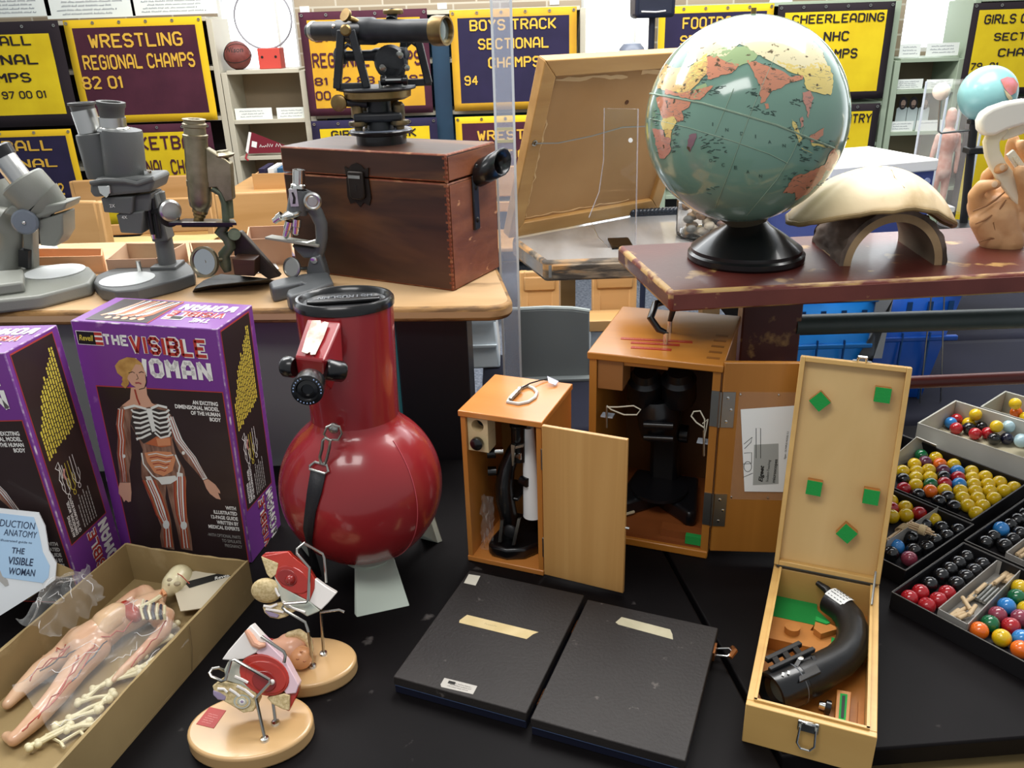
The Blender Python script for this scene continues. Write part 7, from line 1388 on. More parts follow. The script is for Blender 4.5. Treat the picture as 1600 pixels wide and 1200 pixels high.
for p_ in (b1_, b2_): ob('handle_post', MB().cyl((p_.x, p_.y, GH), (p_.x, p_.y, GH+.020), .004, n=14), K_chrome, t)
top_ = GH+.020; dv_ = V((b2_.x-b1_.x, b2_.y-b1_.y, 0)); sd_ = V((-1, 0, 0)); 
ob('black_handle', MB().tube([V((b1_.x, b1_.y, top_)), V((b1_.x, b1_.y, top_))+sd_*.012+V((0, 0, .004)), V((b1_.x, b1_.y, top_))+sd_*.026+V((0, 0, .022)), (V((b1_.x, b1_.y, top_))+V((b2_.x, b2_.y, top_)))/2+sd_*.022+V((0, 0, .037)), V((b2_.x, b2_.y, top_))+sd_*.006+V((0, 0, .034)), V((b2_.x, b2_.y, top_))+V((.004, 0, .018)), V((b2_.x, b2_.y, top_))], [.004, .0055, .006, .006, .006, .0055, .004], 12), K_black, t)
for k, (x0, x1, y) in enumerate(((970, 1082, 531), (986, 1062, 535.5), (986, 1049, 543))):
    a, b = gt(x0, y-2 if k == 0 else y), gt(x1, y+4 if k == 0 else y+4); d_ = (b-a); ob('embossed_label', MB().bar((a.x, a.y, GH+.0004), (b.x, b.y, GH+.0004), .0085, .0008), mat('red_embossed_tape', 'a3301f', .35), t)
    ml = MB(); ml.T = panel((a.x, a.y, GH+.0010), d_, V((-d_.y, d_.x, 0))); scribble(ml, .002, -.001, d_.length-.004, 1, .003, .0022, .0005, k+3); ob('label_print', ml, mat('pale_embossed', 'e0b5a8', .5), t, flat=True, smooth=0)
# finger joints at the right end of the top
for k in range(5): ob('joint', MB().box((GW-.026, .02+k*.026, GH+.0001), (GW-.006, .028+k*.026, GH+.0004)), wood('end_grain', '8a5522', '7a4a1c', 0, 20, .3), t)
yd2 = math.radians(-6.0+20.95); DT = Tm((GW+.003, -.001, 0), (0, 0, yd2)); TD = TG @ DT
mb = MB(); mb.T = DT; mb.box((.001, 0, .016), (.198, .010, .3535)); ob('door', mb, Mgv, t, bevel=.0015)
ds = lambda px, py: on(TD, px, py, 1, 0.0)
for z in (.096, .276):
    mb = MB(); mb.T = DT; h_ = .030; mb.box((.002, -.0016, z-h_), (.021, -.0002, z+h_)); ob('hinge', mb, K_steel, t); ob('hinge', MB().box((GW-.012, -.0016, z-h_), (GW+.001, -.0002, z+h_)), K_steel, t)
    mb = MB(); mb.cyl((GW+.002, -.002, z-h_), (GW+.002, -.002, z+h_), .0024, n=10); ob('hinge_pin', mb, K_steel, t)
    mb = MB(); mb.T = DT
    for zz in (-.02, 0, .02): mb.lathe([(0, .001), (.0022, .0006), (.0026, 0)], (.010 if zz else .016, -.0016, z+zz), (0, -1, 0), 10)
    ob('hinge_screw', mb, K_chrome, t)
# clear pocket and paper on the door
mb = MB(); mb.T = DT; pk0, pk1 = ds(1142, 612), ds(1142, 776); mb.box((.026, -.0010, pk1.z-.004), (.19, -.0004, pk0.z)); pk = ob('clear_pocket', mb, K_thin, t)
mb = MB(); mb.T = DT
for z in (pk1.z, pk0.z-.004):
    for x in (.028, .085, .15): mb.lathe([(0, .0012), (.0014, .0008), (.0018, 0)], (x, -.0010, z), (0, -1, 0), 10)
ob('pocket_pin', mb, K_chrome, t)
lf = [ds(*p) for p in ((1157, 639), (1244, 633), (1240, 768), (1163, 767))]; lw2 = TD @ (sum(lf, V())/4)
t2 = thing('printed_leaflet', 'white microscope leaflet in the clear pocket on the large case door', 'leaflet', tuple(lw2), (0, 0, rz2+yd2)); c0_ = sum(lf, V())/4
ob('sheet', MB().slab([p-c0_+V((0, -.0014, 0)) for p in lf], (0, -.0005, 0)), K_wpaper, t2)
PL = panel((0, -.0021, 0), (1, 0, 0), (0, 0, 1)); lx = lambda px, py: (lambda v: (v.x-c0_.x, v.z-c0_.z))(ds(px, py))
def lshape(nm, fl_, st_, ms):
    mb = MB(); mb.T = PL
    for pts_, i in fl_: mb.mi = i; mb.flat([lx(*p) for p in pts_], 0)
    for pts_, i, w_ in st_: mb.mi = i; mb.stroke([lx(*p) for p in pts_], w_, .0002)
    ob(nm, mb, ms, t2, flat=True, smooth=0)
lshape('grey_block_print', [([(1178, 694), (1216, 692), (1216, 755), (1176, 757)], 0)], [], [mat('grey_print_block', 'a9aba6', .6)])
lshape('line_drawing', [], [([(1181, 715), (1181, 668), (1188, 668), (1188, 715)], 0, .0008), ([(1162, 707), (1174, 706), (1174, 723), (1160, 724)], 0, .0008), ([(1168+6*math.cos(a), 728+8*math.sin(a)) for a in [2*PI*i/16 for i in range(17)]], 0, .0008), ([(1162, 693), (1175, 682), (1173, 690), (1163, 700)], 0, .0008), ([(1160, 745), (1176, 738)], 0, .0008)], [K_ink])
PLr = panel((0, -.0023, 0), (0, 0, 1), (-1, 0, 0))
def rt(s, px, py, L_, h_, m=K_ink, **k): x, z = lx(px, py); txt('lettering', s, t2, PLr, z, -x, L_, h_, m, z=.0001, **k)
rt('Elgeet', 1193, 752, .030, .0085, bold=.03, shear=.3); rt('Student-Teaching', 1201, 752, .040, .0050, bold=0, shear=.2); rt('microscopes', 1212, 753, .042, .0062, bold=.02); rt('Elgeet - OLYMPUS MODEL S-2', 1228, 716, .048, .0036, bold=.0); 
# ties, felt, dark stereo microscope in the case
for pl_, nm in (([(948, 634), (955, 640), (975, 648), (995, 648), (1001, 640), (990, 634), (965, 636), (948, 636)], 'cord'), ([(1100, 668), (1088, 660), (1080, 650), (1084, 643), (1094, 642), (1101, 655), (1100, 690), (1106, 655), (1098, 662)], 'cord')):
    P_ = [TG @ gs(*p, -.004) for p in pl_]; c_ = sum(P_, V())/len(P_); o = ob('tie_cord', MB().tube([p-c_ for p in P_], .0012, 6), mat('pale_cord', 'c9c3b0', .7)); o.location = c_; tag(o, {948: 'pale loop of cord tied at the left side of the large case', 1100: 'pale loop of cord tied by the hinge of the large case'}[pl_[0][0]], 'cord')
for px, a, b in ((948, 634, 668), (1100, 672, 712)):
    p, q = gs(px, a, .004), gs(px, b, .004); ob('steel_rod', MB().cyl(p, q, .002, n=8), K_steel, t)
    ob('clear_bracket', MB().box((p.x-.010, .004, (p.z+q.z)/2-.002), (p.x+.010, .02, (p.z+q.z)/2)), mat('grey_clear_film', 'a9b1ba', .25), t)
fz = gs(1085, 832, .006); ob('green_felt_pad', MB().box((fz.x-.014, .002, .0205), (fz.x+.014, .012, .036)), K_green, t); ob('wood_rail', MB().box((GW*.6, .014, .0202), (GW-w-.0005, .036, .034)), Mflo, t)
tm = TG @ V((.102, .13, .0203)); t = thing('binocular_microscope', 'black binocular microscope in the shade inside the large golden case', 'microscope', tuple(tm), (0, 0, rz2)); m0 = V((.102, .13, .0203)); f = lambda x, y, v=.10: gs(880+x/2.727, 460+y/2.727, v)-m0
Kd = mat('black_instrument', '0f1014', .35, coat=.2)
ob('foot', MB().prism([(-.07, -.075), (-.055, -.085), (-.03, -.06), (.0, -.03), (.04, -.06), (.062, -.08), (.075, -.07), (.06, .05), (-.055, .05)], 0, .03), Kd, t, bevel=.006, seg=3); 
ob('toe_edge', MB().tube([(-.071, -.073, .006), (-.055, -.086, .006), (-.035, -.066, .006)], .003, 6), mat('cream_felt', 'b5a88a', .8), t)
ob('pillar', MB().bar((0, .03, .02), (0, .02, .20), .05, .04, (0, 1, 0)), Kd, t, bevel=.008); ob('body', MB().tube([f(405, 600), f(405, 540), f(402, 470), f(400, 440)], [.030, .036, .036, .030], 24), Kd, t)
for cx_, sx_ in ((345, -1), (495, 1)): ob('eyepiece_tube', MB().lathe([(0, 0), (.026, 0), (.029, .01), (.029, .05), (.022, .056), (.019, .07), (0, .07)], f(cx_, 450, .10), f(cx_-sx_*4, 330, .075)-f(cx_, 450, .10), 28), Kd, t)
for y_, r in ((555, .006), (610, .005)): ob('front_bar', MB().cyl(f(345, y_, .06), f(470, y_+6, .06), r), Kd, t)
ob('stage', MB().lathe([(0, 0), (.05, 0), (.05, .006), (0, .006)], (0, -.02, .032), (0, 0, 1), 36), Kd, t)
for s in (-1, 1): ob('focus_knob', MB().lathe([(0, 0), (.016, 0), (.016, .014), (0, .014)], (s*.026, .02, .13), (s, 0, 0), 24), Kd, t)
# ---------------------------------------------------------------- light wooden box with open lid
WW, WD, WH = .1483, .3057, .0604; rz3 = -.4021; wl_ = (.2725, .7723, TB)
Mpine = wood('pale_pine', 'd6ad68', 'c69c5a', 0, 16, .06, .4, .06, coat=.15); Mlid = wood('pale_lid_veneer', 'd8b67c', 'c8a468', 2, 10, .05, .38, .05, coat=.15); Mpin2 = wood('reddish_plank', 'b87838', 'a5682c', 0, 12, .08, .42)
t = thing('wooden_kit_box', 'long pale wooden box with its lid standing open, holding a black curved tube', 'box', wl_, (0, 0, rz3)); TW = pose(wl_, (0, 0, rz3)); w = .009
ob('floor_board', MB().box((w, w, 0), (WW-w, WD-w, .006)), Mpin2, t); ob('side_wall', MB().box((0, w, 0), (w, WD-w, WH)), Mpine, t, bevel=.001); ob('side_wall', MB().box((WW-w, w, 0), (WW, WD-w, WH)), Mpine, t, bevel=.001); ob('front_wall', MB().box((0, 0, 0), (WW, w, WH)), Mpine, t, bevel=.001); ob('rear_wall', MB().box((0, WD-w, 0), (WW, WD, WH)), Mpine, t, bevel=.001)
mb = MB()
for a, b in (((w-.0005, w-.0005, WH-.006), (WW-w+.0005, w+.003, WH+.003)), ((w-.0005, w, WH-.006), (w+.003, WD-w, WH+.003)), ((WW-w-.003, w, WH-.006), (WW-w+.0005, WD-w, WH+.003))): mb.box(a, b)
ob('inner_lip', mb, Mpine, t)
tl = math.radians(14.8); LL = .322; LM = Tm((0, WD, WH), (0, 0, 0)) @ Euler((-tl, 0, 0)).to_matrix().to_4x4()   # lid local: x across, z up the lid, -y towards viewer
TL = TW @ LM; d_ = .020
mb = MB(); mb.T = LM; mb.box((0, .004, .003), (WW, .010, LL)); ob('lid_panel', mb, Mlid, t, bevel=.001)
for a, b in (((0, -.010, .003), (.007, .004, LL)), ((WW-.007, -.010, .003), (WW, .004, LL)), ((.007, -.010, LL-.007), (WW-.007, .004, LL)), ((.007, -.010, .003), (WW-.007, .004, .010))): mb = MB(); mb.T = LM; mb.box(a, b); ob('lid_rim', mb, Mpine, t, bevel=.0008)
lu = lambda px, py, v=-.006: on(TL, px, py, 1, v)
for (px, py), a in (((1281, 627), .75), ((1379, 617), .02), ((1272, 762), .03), ((1361, 776), .02), ((1323, 833), .6)):
    p = lu(px, py, -.010); mb = MB(); mb.T = LM @ Tm((p.x, 0, p.z), (0, a, 0)); mb.box((-.0105, -.012, -.0105), (.0105, .004, .0105)); blk = ob('pad_block', mb, Mpin2, t)
    mb = MB(); mb.T = LM @ Tm((p.x, 0, p.z), (0, a, 0)); mb.box((-.0105, -.0145, -.0105), (.0105, -.0121, .0105)); ob('green_felt_pad', mb, K_green, blk)
mb = MB(); mb.T = Tm((0, WD-.001, WH+.002)); mb.cyl((.004, 0, 0), (WW-.004, 0, 0), .0028, n=12); mb.box((.004, -.008, -.0018), (WW-.004, 0, -.0008)); ob('piano_hinge', mb, K_steel, t)
p = lu(1347, 566, -.01); mb = MB(); mb.T = LM; mb.tube([(p.x-.012, -.004, LL+.001), (p.x-.006, -.006, LL+.002), (p.x-.005, -.010, LL+.008), (p.x+.005, -.010, LL+.008), (p.x+.006, -.006, LL+.002), (p.x+.012, -.004, LL+.001)], .0022, 8); ob('lid_catch', mb, K_chrome, t)
ob('lid_stay', MB().cyl(on(TW, 1362, 945, 0, WW-w-.001), on(TL, 1367, 885, 1, -.008) if False else LM @ V((WW-.008, -.012, .022)), .0016, n=8), K_steel, t)
lt = on(TW, 1262, 1140, 1, 0.0); mb = MB(); mb.box((lt.x-.012, -.0035, WH-.016), (lt.x+.012, -.0003, WH-.001)); ob('latch_plate', mb, K_steel, t, bevel=.001); ob('latch_loop', MB().tube([(lt.x-.009, -.005, WH-.008), (lt.x-.010, -.006, WH-.032), (lt.x-.005, -.006, WH-.040), (lt.x+.005, -.006, WH-.040), (lt.x+.010, -.006, WH-.032), (lt.x+.009, -.005, WH-.008)], .0016, 8), K_chrome, t); ob('latch_hook', MB().tube([(lt.x-.007, -.004, WH-.001), (lt.x-.003, -.007, WH+.001), (lt.x+.003, -.007, WH+.001), (lt.x+.007, -.004, WH-.001)], .002, 8), K_chrome, t)
wi = lambda px, py, z: on(TW, px, py, 2, z); fl2 = .0062
ob('corner_post', MB().box((WW-w-.008, w, .006), (WW-w-.0005, w+.10, .012)), Mpin2, t)
def wpoly(nm, pts, z0, z1, m, base=t): P_ = [wi(x, y, z1) for x, y in pts]; return ob(nm, MB().prism([(min(max(p.x, w+.0005), WW-w-.0005), min(max(p.y, w+.0005), WD-w-.0005)) for p in P_], z0, z1), m, base)
c7 = lambda pts: [(1130+x/3.53, 860+y/3.53) for x, y in pts]
wpoly('green_felt_lining', c7([(292,220),(520,270),(520,330),(590,395),(500,410),(270,360)]), fl2, .010, K_green); wpoly('wood_step', c7([(270,362),(500,412),(480,440),(630,480),(590,560),(505,600),(485,535),(240,480)]), fl2, .026, Mpin2)
wpoly('wood_wedge', c7([(510,385),(580,400),(640,430),(540,460),(500,430)]), .0262, .036, Mpin2); wpoly('green_felt_pad', c7([(512,362),(590,398),(570,405),(508,385)]), .0362, .038, K_green)
p = wi(*c7([(382, 425)])[0], .034); ob('round_peg', MB().cyl((p.x, p.y, .026), (p.x, p.y, .036), .0105, n=24), Mpin2, t)
wpoly('green_felt_pad', c7([(598,478),(632,488),(625,560),(590,568)]), .0262, .028, K_green); wpoly('green_felt_pad', c7([(310,880),(360,865),(388,905),(330,892)]), fl2, .010, K_green); wpoly('green_felt_pad', c7([(190,740),(205,700),(215,770)]), fl2, .010, K_green)
# small lens holder block
hp = [wi(*q, .020) for q in c7([(625,780),(705,795),(690,985),(612,965)])]; hcn = sum(hp, V())/4; hw_ = TW @ hcn
t3 = thing('lens_holder', 'small slotted wooden holder with green felt at the front of the kit box', 'holder', (hw_.x, hw_.y, TB+.0064), (0, 0, rz3)); a_ = [p-hcn for p in hp]
ob('holder_block', MB().prism([(p.x, p.y) for p in a_], 0, .018), Mpin2, t3, bevel=.0008); ob('green_slot', MB().prism([(p.x*.5, p.y*.78) for p in a_], .0181, .0186), K_green, t3); ob('dark_slot', MB().prism([(p.x*.22, p.y*.66) for p in a_], .0187, .0190), K_ink, t3)
pk_ = TW @ (wi(*c7([(590, 875)])[0], .014)); t4 = thing('small_lens', 'tiny black and chrome lens beside the slotted holder in the kit box', 'lens', (pk_.x, pk_.y, TB+.0155), (0, 0, rz3)); ob('lens_body', MB().lathe([(0, 0), (.009, 0), (.009, .006), (.006, .007), (0, .007)], (0, 0, 0), (-1, 0, .1), 24), K_black, t4); ob('lens_tip', MB().lathe([(0, .007), (.0055, .007), (.005, .014), (0, .014)], (0, 0, 0), (-1, 0, .1), 20), K_chrome, t4)
# black curved tube
t5w = TW @ V((.07, .14, .006)); t5 = thing('curved_tube', 'black curved optical tube with a white label lying in the wooden kit box', 'optical tube', (t5w.x, t5w.y, TB+.0062), (0, 0, rz3)); o5 = V((.07, .14, .0062)); g7 = lambda x, y, z: wi(*c7([(x, y)])[0], z)-o5
Ktb = mat('satin_black_tube', '101012', .42, coat=.08, bump=.08, bscale=200)
zc = .0385; arc_ = [g7(*p, zc) for p in ((385, 735), (470, 700), (560, 655), (640, 610), (690, 560), (715, 505), (715, 440), (695, 375), (650, 320), (585, 275))]
ob('tube_body', MB().tube(arc_, [.0255, .0255, .0235, .0225, .0225, .0220, .0215, .0205, .0200, .0195], 26), Ktb, t5, smooth=70)
a, b = g7(405, 728, zc), g7(262, 790, zc); L_ = (b-a).length; ob('front_barrel', MB().lathe([(.0255, -.002), (.0272, 0), (.0272, L_*.9), (.0262, L_), (.022, L_), (.0205, L_-.008), (.012, L_-.016), (0, L_-.016)], a, b-a, 36), K_black, t5); ob('front_glass', MB().lathe([(0, L_-.012), (.017, L_-.013)], a, b-a, 30), mat('dark_lens', '6d7570', .05, .3), t5)
ob('barrel_groove', MB().lathe([(.0274, L_*.1), (.0278, L_*.12), (.0274, L_*.14)], a, b-a, 36), mat('grey_groove', '55585c', .4), t5)
for dx in (0, 22): p = g7(330+dx*1.4, 683-dx*.4, zc+.028); ob('white_mark', MB().box(tuple(p-V((.0015, .003, .0005))), tuple(p+V((.0015, .003, .0005)))), mat('bright_mark', 'cfcfca', .4), t5)
ob('tail_lever', MB().tube([g7(600, 260, zc+.008), g7(570, 215, zc+.012), g7(520, 180, zc+.012)], [.007, .006, .004], 12), Ktb, t5)
# label wrapped on the tube end
lbm = MB(); c_a, c_b = g7(580, 275, zc), g7(680, 345, zc); d_ = (c_b-c_a); dn = d_.normalized(); up_ = V((0, 0, 1)); sdv = dn.cross(up_)
lbm.grid(lambda u, v: tuple(c_a+d_*(.05+.95*v)+ (up_*math.cos(-.9+1.5*u)+sdv*math.sin(-.9+1.5*u))*.0212), 10, 4); ob('paper_label', lbm, K_wpaper, t5)
lm2 = MB(); rr = random.Random(2)
for k in range(5):
    a0 = -.7+k*.28
    for i in range(5): s0_, s1_ = .14+i*.16, .14+i*.16+rr.uniform(.06, .13); lm2.tube([c_a+d_*s+(up_*math.cos(a0)+sdv*math.sin(a0))*.0214 for s in (s0_, s1_)], .0006, 4)
ob('label_print', lm2, K_ink, t5)
# bracket with two rods
pA = [g7(x, y, z) for x, y, z in ((238, 605, .064), (425, 515, .064))]; pB = [g7(x, y, z) for x, y, z in ((255, 660, .066), (500, 545, .066))]
ob('clamp_rod', MB().bar(pA[0], pA[1], .007, .007), Ktb, t5, bevel=.001); ob('clamp_rod', MB().bar(pB[0], pB[1], .006, .006), Ktb, t5, bevel=.001)
for s in (.2, .5, .8): ob('clamp_link', MB().bar(pA[0]+(pA[1]-pA[0])*s, pB[0]+(pB[1]-pB[0])*(s*.8+.05), .008, .005), Ktb, t5)
ob('clamp_plate', MB().slab([g7(x, y, .060) for x, y in ((405,620),(480,575),(540,680),(420,735))], (0, 0, .003)), Ktb, t5, bevel=.001)
for k_ in (0, 1): a = g7(400, 650+k_*0, .062) if k_ == 0 else g7(490, 590, .062); b = g7(430, 595, .064) if k_ == 0 else g7(520, 655, .056); ob('clamp_web', MB().bar(a, b, .005, .008), Ktb, t5)
ob('clamp_screw', MB().lathe([(0, 0), (.004, 0), (.004, .004), (0, .005)], g7(425, 605, .064), (0, 0, 1), 14), K_steel, t5)
# ---------------------------------------------------------------- black hinged case (two halves)
Mleat = mat('black_leatherette', '2f2b29', .55, c2='272322', scale=5, bump=.35, bscale=220, c3='5a5450', c3scale=60, c3lo=.69, c3hi=.75, spec=.35); Mblue_ = mat('blue_black_side', '15182a', .5)
hA_, hB_ = (-.1727, .8742), (.0099, .7932); W1, D1, H1 = .192, .2517, .0275; W2, D2 = .1946, .2496; ra, rb = math.radians(-22.17), math.radians(-22.01)
t = thing('hinged_case', 'flat black leatherette case folded open face down in two hinged halves', 'case', (hB_[0], hB_[1], TB), (0, 0, ra)); R3 = Euler((0, 0, -ra)).to_matrix(); o1 = R3 @ V((hA_[0]-hB_[0], hA_[1]-hB_[1], 0))
TH = pose((hB_[0], hB_[1], TB), (0, 0, ra)); W1 = min(W1, -o1.x-.004)
def half(o_, W_, D_, nm):
    mb = MB(); mb.T = Tm(o_); mb.box((0, 0, H1*.48), (W_, D_, H1)); h_ = ob(nm, mb, Mleat, t, bevel=.0014); mb = MB(); mb.T = Tm(o_); mb.box((.0008, .0008, 0), (W_-.0008, D_-.0008, H1*.46)); ob('lower_shell', mb, Mblue_, h_, bevel=.001)
    mb = MB(); mb.T = Tm(o_); mb.box((.002, -.0002, H1*.46), (W_-.002, D_+.0, H1*.49)); ob('seam_line', mb, mat('steel_blue_line', '3d4a66', .4), h_); return h_
h1 = half(o1, W1, D1, 'left_half'); h2 = half(V((0, 0, 0)), W2, D2, 'right_half')
hz = lambda px, py: on(TH, px, py, 2, H1)
def strip_(nm, pts, m, th=.0005, par=t): P_ = [hz(*p) for p in pts]; return ob(nm, MB().prism([(p.x, p.y) for p in P_], H1+.0001, H1+th), m, par)
Mtape = mat('masking_tape', 'd9c493', .7, c2='cdb682', scale=30); Mtape2 = mat('grey_masking_tape', 'c0b89c', .75, c2='b0a88c', scale=30)
s6 = lambda pts: [(600+x/2.963, 880+y/2.963) for x, y in pts]
strip_('masking_tape', s6([(350,265),(385,240),(715,320),(690,330),(660,352),(348,276)]), Mtape); strip_('masking_tape', s6([(1072,275),(1100,250),(1325,308),(1335,330),(1338,354),(1085,285)]), Mtape2); strip_('corner_sticker', s6([(370,92),(392,52),(446,60),(424,104)]), mat('cream_sticker', 'e2ddcc', .6)); strip_('maker_plate', s6([(262,562),(280,532),(432,570),(412,608),(265,574)]), mat('silver_plate', 'a9a49c', .4, .3))
ml = MB(); a, b = hz(*s6([(285, 560)])[0]), hz(*s6([(415, 592)])[0]); d_ = b-a; ml.T = panel((a.x, a.y, H1+.0007), d_, V((-d_.y, d_.x, 0))); scribble(ml, .003, .004, d_.length-.006, 3, .0035, .0016, .0005, 5); ml.flat(rect(.002, .002, .012, .007)); ob('plate_print', ml, K_ink, t, flat=True, smooth=0)
ml = MB(); a, b = hz(*s6([(460, 283)])[0]), hz(*s6([(535, 300)])[0]); d_ = b-a; ml.T = panel((a.x, a.y, H1+.0007), d_, V((-d_.y, d_.x, 0))); scribble(ml, 0, 0, d_.length, 1, .004, .005, .0005, 7); ob('pencil_script', ml, mat('pencil', '8a7a5a', .7), t, flat=True, smooth=0)
Mcop = mat('copper_hinge', '9a6238', .35, .8)
for px, py in s6([(875, 265), (720, 590)]):
    p = hz(px, py); mb = MB(); mb.cyl((-.0022, p.y-.014, H1*.6), (-.0022, p.y+.014, H1*.6), .0024, n=12); [mb.tube([(-.005, p.y+dy, H1*.5), (-.002, p.y+dy, H1*.75), (.001, p.y+dy, H1*.5)], .0009, 6) for dy in (-.01, -.003, .004, .011)]; ob('copper_hinge', mb, Mcop, t)
p = on(TH, 1108, 1100, 0, W2); yl = p.y
mb = MB(); mb.box((W2-.0002, yl-.012, H1*.35), (W2+.003, yl+.010, H1*.85)); ob('clasp_plate', mb, Mcop, t); ob('clasp_loop', MB().tube([(W2+.002, yl-.008, H1*.6), (W2+.020, yl-.009, H1*.75), (W2+.026, yl, H1*.8), (W2+.020, yl+.008, H1*.75), (W2+.002, yl+.006, H1*.6)], .0016, 8), K_chrome, t); ob('clasp_tab', MB().tube([(W2+.024, yl-.012, H1*.8), (W2+.028, yl, H1*.92), (W2+.024, yl+.010, H1*.8)], [.003, .0045, .003], 8), Mcop, t)
# ---------------------------------------------------------------- trays of drilled wooden balls
a5 = math.radians(35.5); E1 = V((math.cos(a5), math.sin(a5), 0)); E2 = V((math.sin(a5), -math.cos(a5), 0)); G0 = V((.752, 1.168, 0))
Mbx = mat('black_card_tray', '141316', .5); Mbxi = mat('dark_tray_lining', '221f22', .7); Mclr = mat('milky_divider', '9a9690', .35); Mwbx = mat('grey_white_carton', 'c3c1b8', .65, c2='b5b3a8', scale=8); Mwbi = mat('buff_lining', 'a89f84', .7)
def btray(label, u0, u1, v0, v1, h, mo, mi_, org=G0, e1=E1, e2=E2, name='ball_tray', z=TB):
    c = org+e1*(u0+u1)/2+e2*(v0+v1)/2; t = thing(name, label, 'tray', (c.x, c.y, z), (0, 0, math.atan2(e1.y, e1.x))); W_, D_ = (u1-u0)/2, (v1-v0)/2; w = .0025
    # local x = e1, local y = -e2
    ob('tray_floor', MB().box((-W_+w, -D_+w, 0), (W_-w, D_-w, .002)), mi_, t)
    for a, b in (((-W_, -D_, 0), (W_, -D_+w, h)), ((-W_, D_-w, 0), (W_, D_, h)), ((-W_, -D_+w, 0), (-W_+w, D_-w, h)), ((W_-w, -D_+w, 0), (W_, D_-w, h))): ob('wall', MB().box(a, b), mo, t, bevel=.0006)
    mb = MB(); 
    for a, b in (((-W_, -D_, h), (W_, -D_, h)), ((W_, -D_, h), (W_, D_, h)), ((W_, D_, h), (-W_, D_, h)), ((-W_, D_, h), (-W_, -D_, h))): mb.tube([a, b], .0007, 6)
    ob('rim_edge', mb, mat('worn_rim', '5a5650', .5) if mo is Mbx else Mwbx, t); return t, pose(t.location, (0, 0, math.atan2(e1.y, e1.x))), W_, D_
gp = .0035; HT = .029
trF = btray('front black tray with black, red and coloured drilled balls', -.243, -.035, .012, .27, HT, Mbx, Mbxi); trL = btray('black tray left of the yellow balls, partly behind the open lid', -.178, .030, -.25, -.004, HT, Mbx, Mbxi)
trY = btray('black tray packed mostly with yellow drilled balls', .038, .245, -.262, -.012, HT, Mbx, Mbxi); trR = btray('black tray with black balls cut off by the right edge', -.027, .19, .010, .26, HT, Mbx, Mbxi)
wA = PZ(1434, 661, TB+.05); wBv = (PZ(1600, 716, TB+.05)-wA); we2 = V((wBv.x, wBv.y, 0)).normalized(); we1 = V((-we2.y, we2.x, 0)); wA.z = 0
trW = btray('grey-white carton of loose drilled balls behind the yellow tray', 0, .165, 0, .30, .05, Mwbx, Mwbi, wA, we1, we2, 'ball_carton')
wA2 = PZ(1530, 640, TB+.05); wA2.z = 0; wA2 = wA + we1*.172 + we2*.05
trW2 = btray('second grey carton just behind the grey-white one at the right edge', 0, .12, 0, .22, .05, mat('grey_carton', 'a3a59c', .65), Mwbi, wA2, we1, we2, 'ball_carton')
COLS = {'Y': ('d9b416', 'yellow'), 'K': ('121214', 'black'), 'R': ('a81c24', 'red'), 'B': ('2f7fc4', 'blue'), 'G': ('12623a', 'green'), 'O': ('e56a1c', 'orange'), 'P': ('5c2740', 'purple'), 'M': ('8c3a4c', 'dull rose'), 'L': ('a8c4cc', 'pale blue'), 'N': ('1c1c34', 'dark navy')}
RB = .0128; bmesh_ = {}
def ball_mesh(c):
    if c in bmesh_: return bmesh_[c]
    mb = MB(); mb.lathe([(0, -RB*.93), (.0022, -RB*.93), (.0023, -RB*.985)]+[(RB*math.sin(th), -RB*math.cos(th)) for th in [.19+(PI-.38)*i/15 for i in range(16)]]+[(.0023, RB*.985), (.0022, RB*.93), (0, RB*.93)], (0, 0, 0), (0, 0, 1), 22)
    o = ob('drilled_ball', mb, [mat('ball_'+COLS[c][1].replace(' ', '_'), COLS[c][0], .18, coat=.6)], smooth=50); me = o.data; bpy.data.objects.remove(o); bmesh_[c] = me; return me
allb = []
def balls(lst, box, where, crop, lift=0.0, r=RB):
    t, TT, W_, D_ = box; ox, oy, k = crop; Ti = TT.inverted(); rr = random.Random(len(lst)); P_ = []
    for it in lst:
        x, y, c = it[0], it[1], it[2]; dz = it[3] if len(it) > 3 else 0
        p = Ti @ PZ(ox+x/k, oy+y/k, TB+.0035+RB+dz); P_.append([p, c, dz])
    for _ in range(60):
        for i in range(len(P_)):
            for j in range(i):
                d = P_[i][0]-P_[j][0]; d.z = 0; zz = P_[i][2]-P_[j][2]; need = math.sqrt(max(0, (2*RB+.0003)**2 - zz*zz)); L_ = d.length
                if 1e-6 < L_ < need: s = d*((need-L_)/L_/2); P_[i][0] += s; P_[j][0] -= s
        for q in P_:
            q[0].x = min(max(q[0].x, -W_+RB+.003), W_-RB-.003); q[0].y = min(max(q[0].y, -D_+RB+.003), D_-RB-.003)
    for p, c, dz in P_:
        o = link('drilled_ball', ball_mesh(c)); o.location = TT @ V((p.x, p.y, .0022+RB+dz)); o.rotation_euler = (rr.uniform(-.9, .9), rr.uniform(-.6, .6), rr.uniform(0, 6)); tag(o, 'glossy %s drilled ball %s' % (COLS[c][1], where), 'ball', '%s balls %s' % (COLS[c][1], where)); allb.append(o)
c4 = (1360, 600, 6.667); c5 = (1370, 740, 3.748)
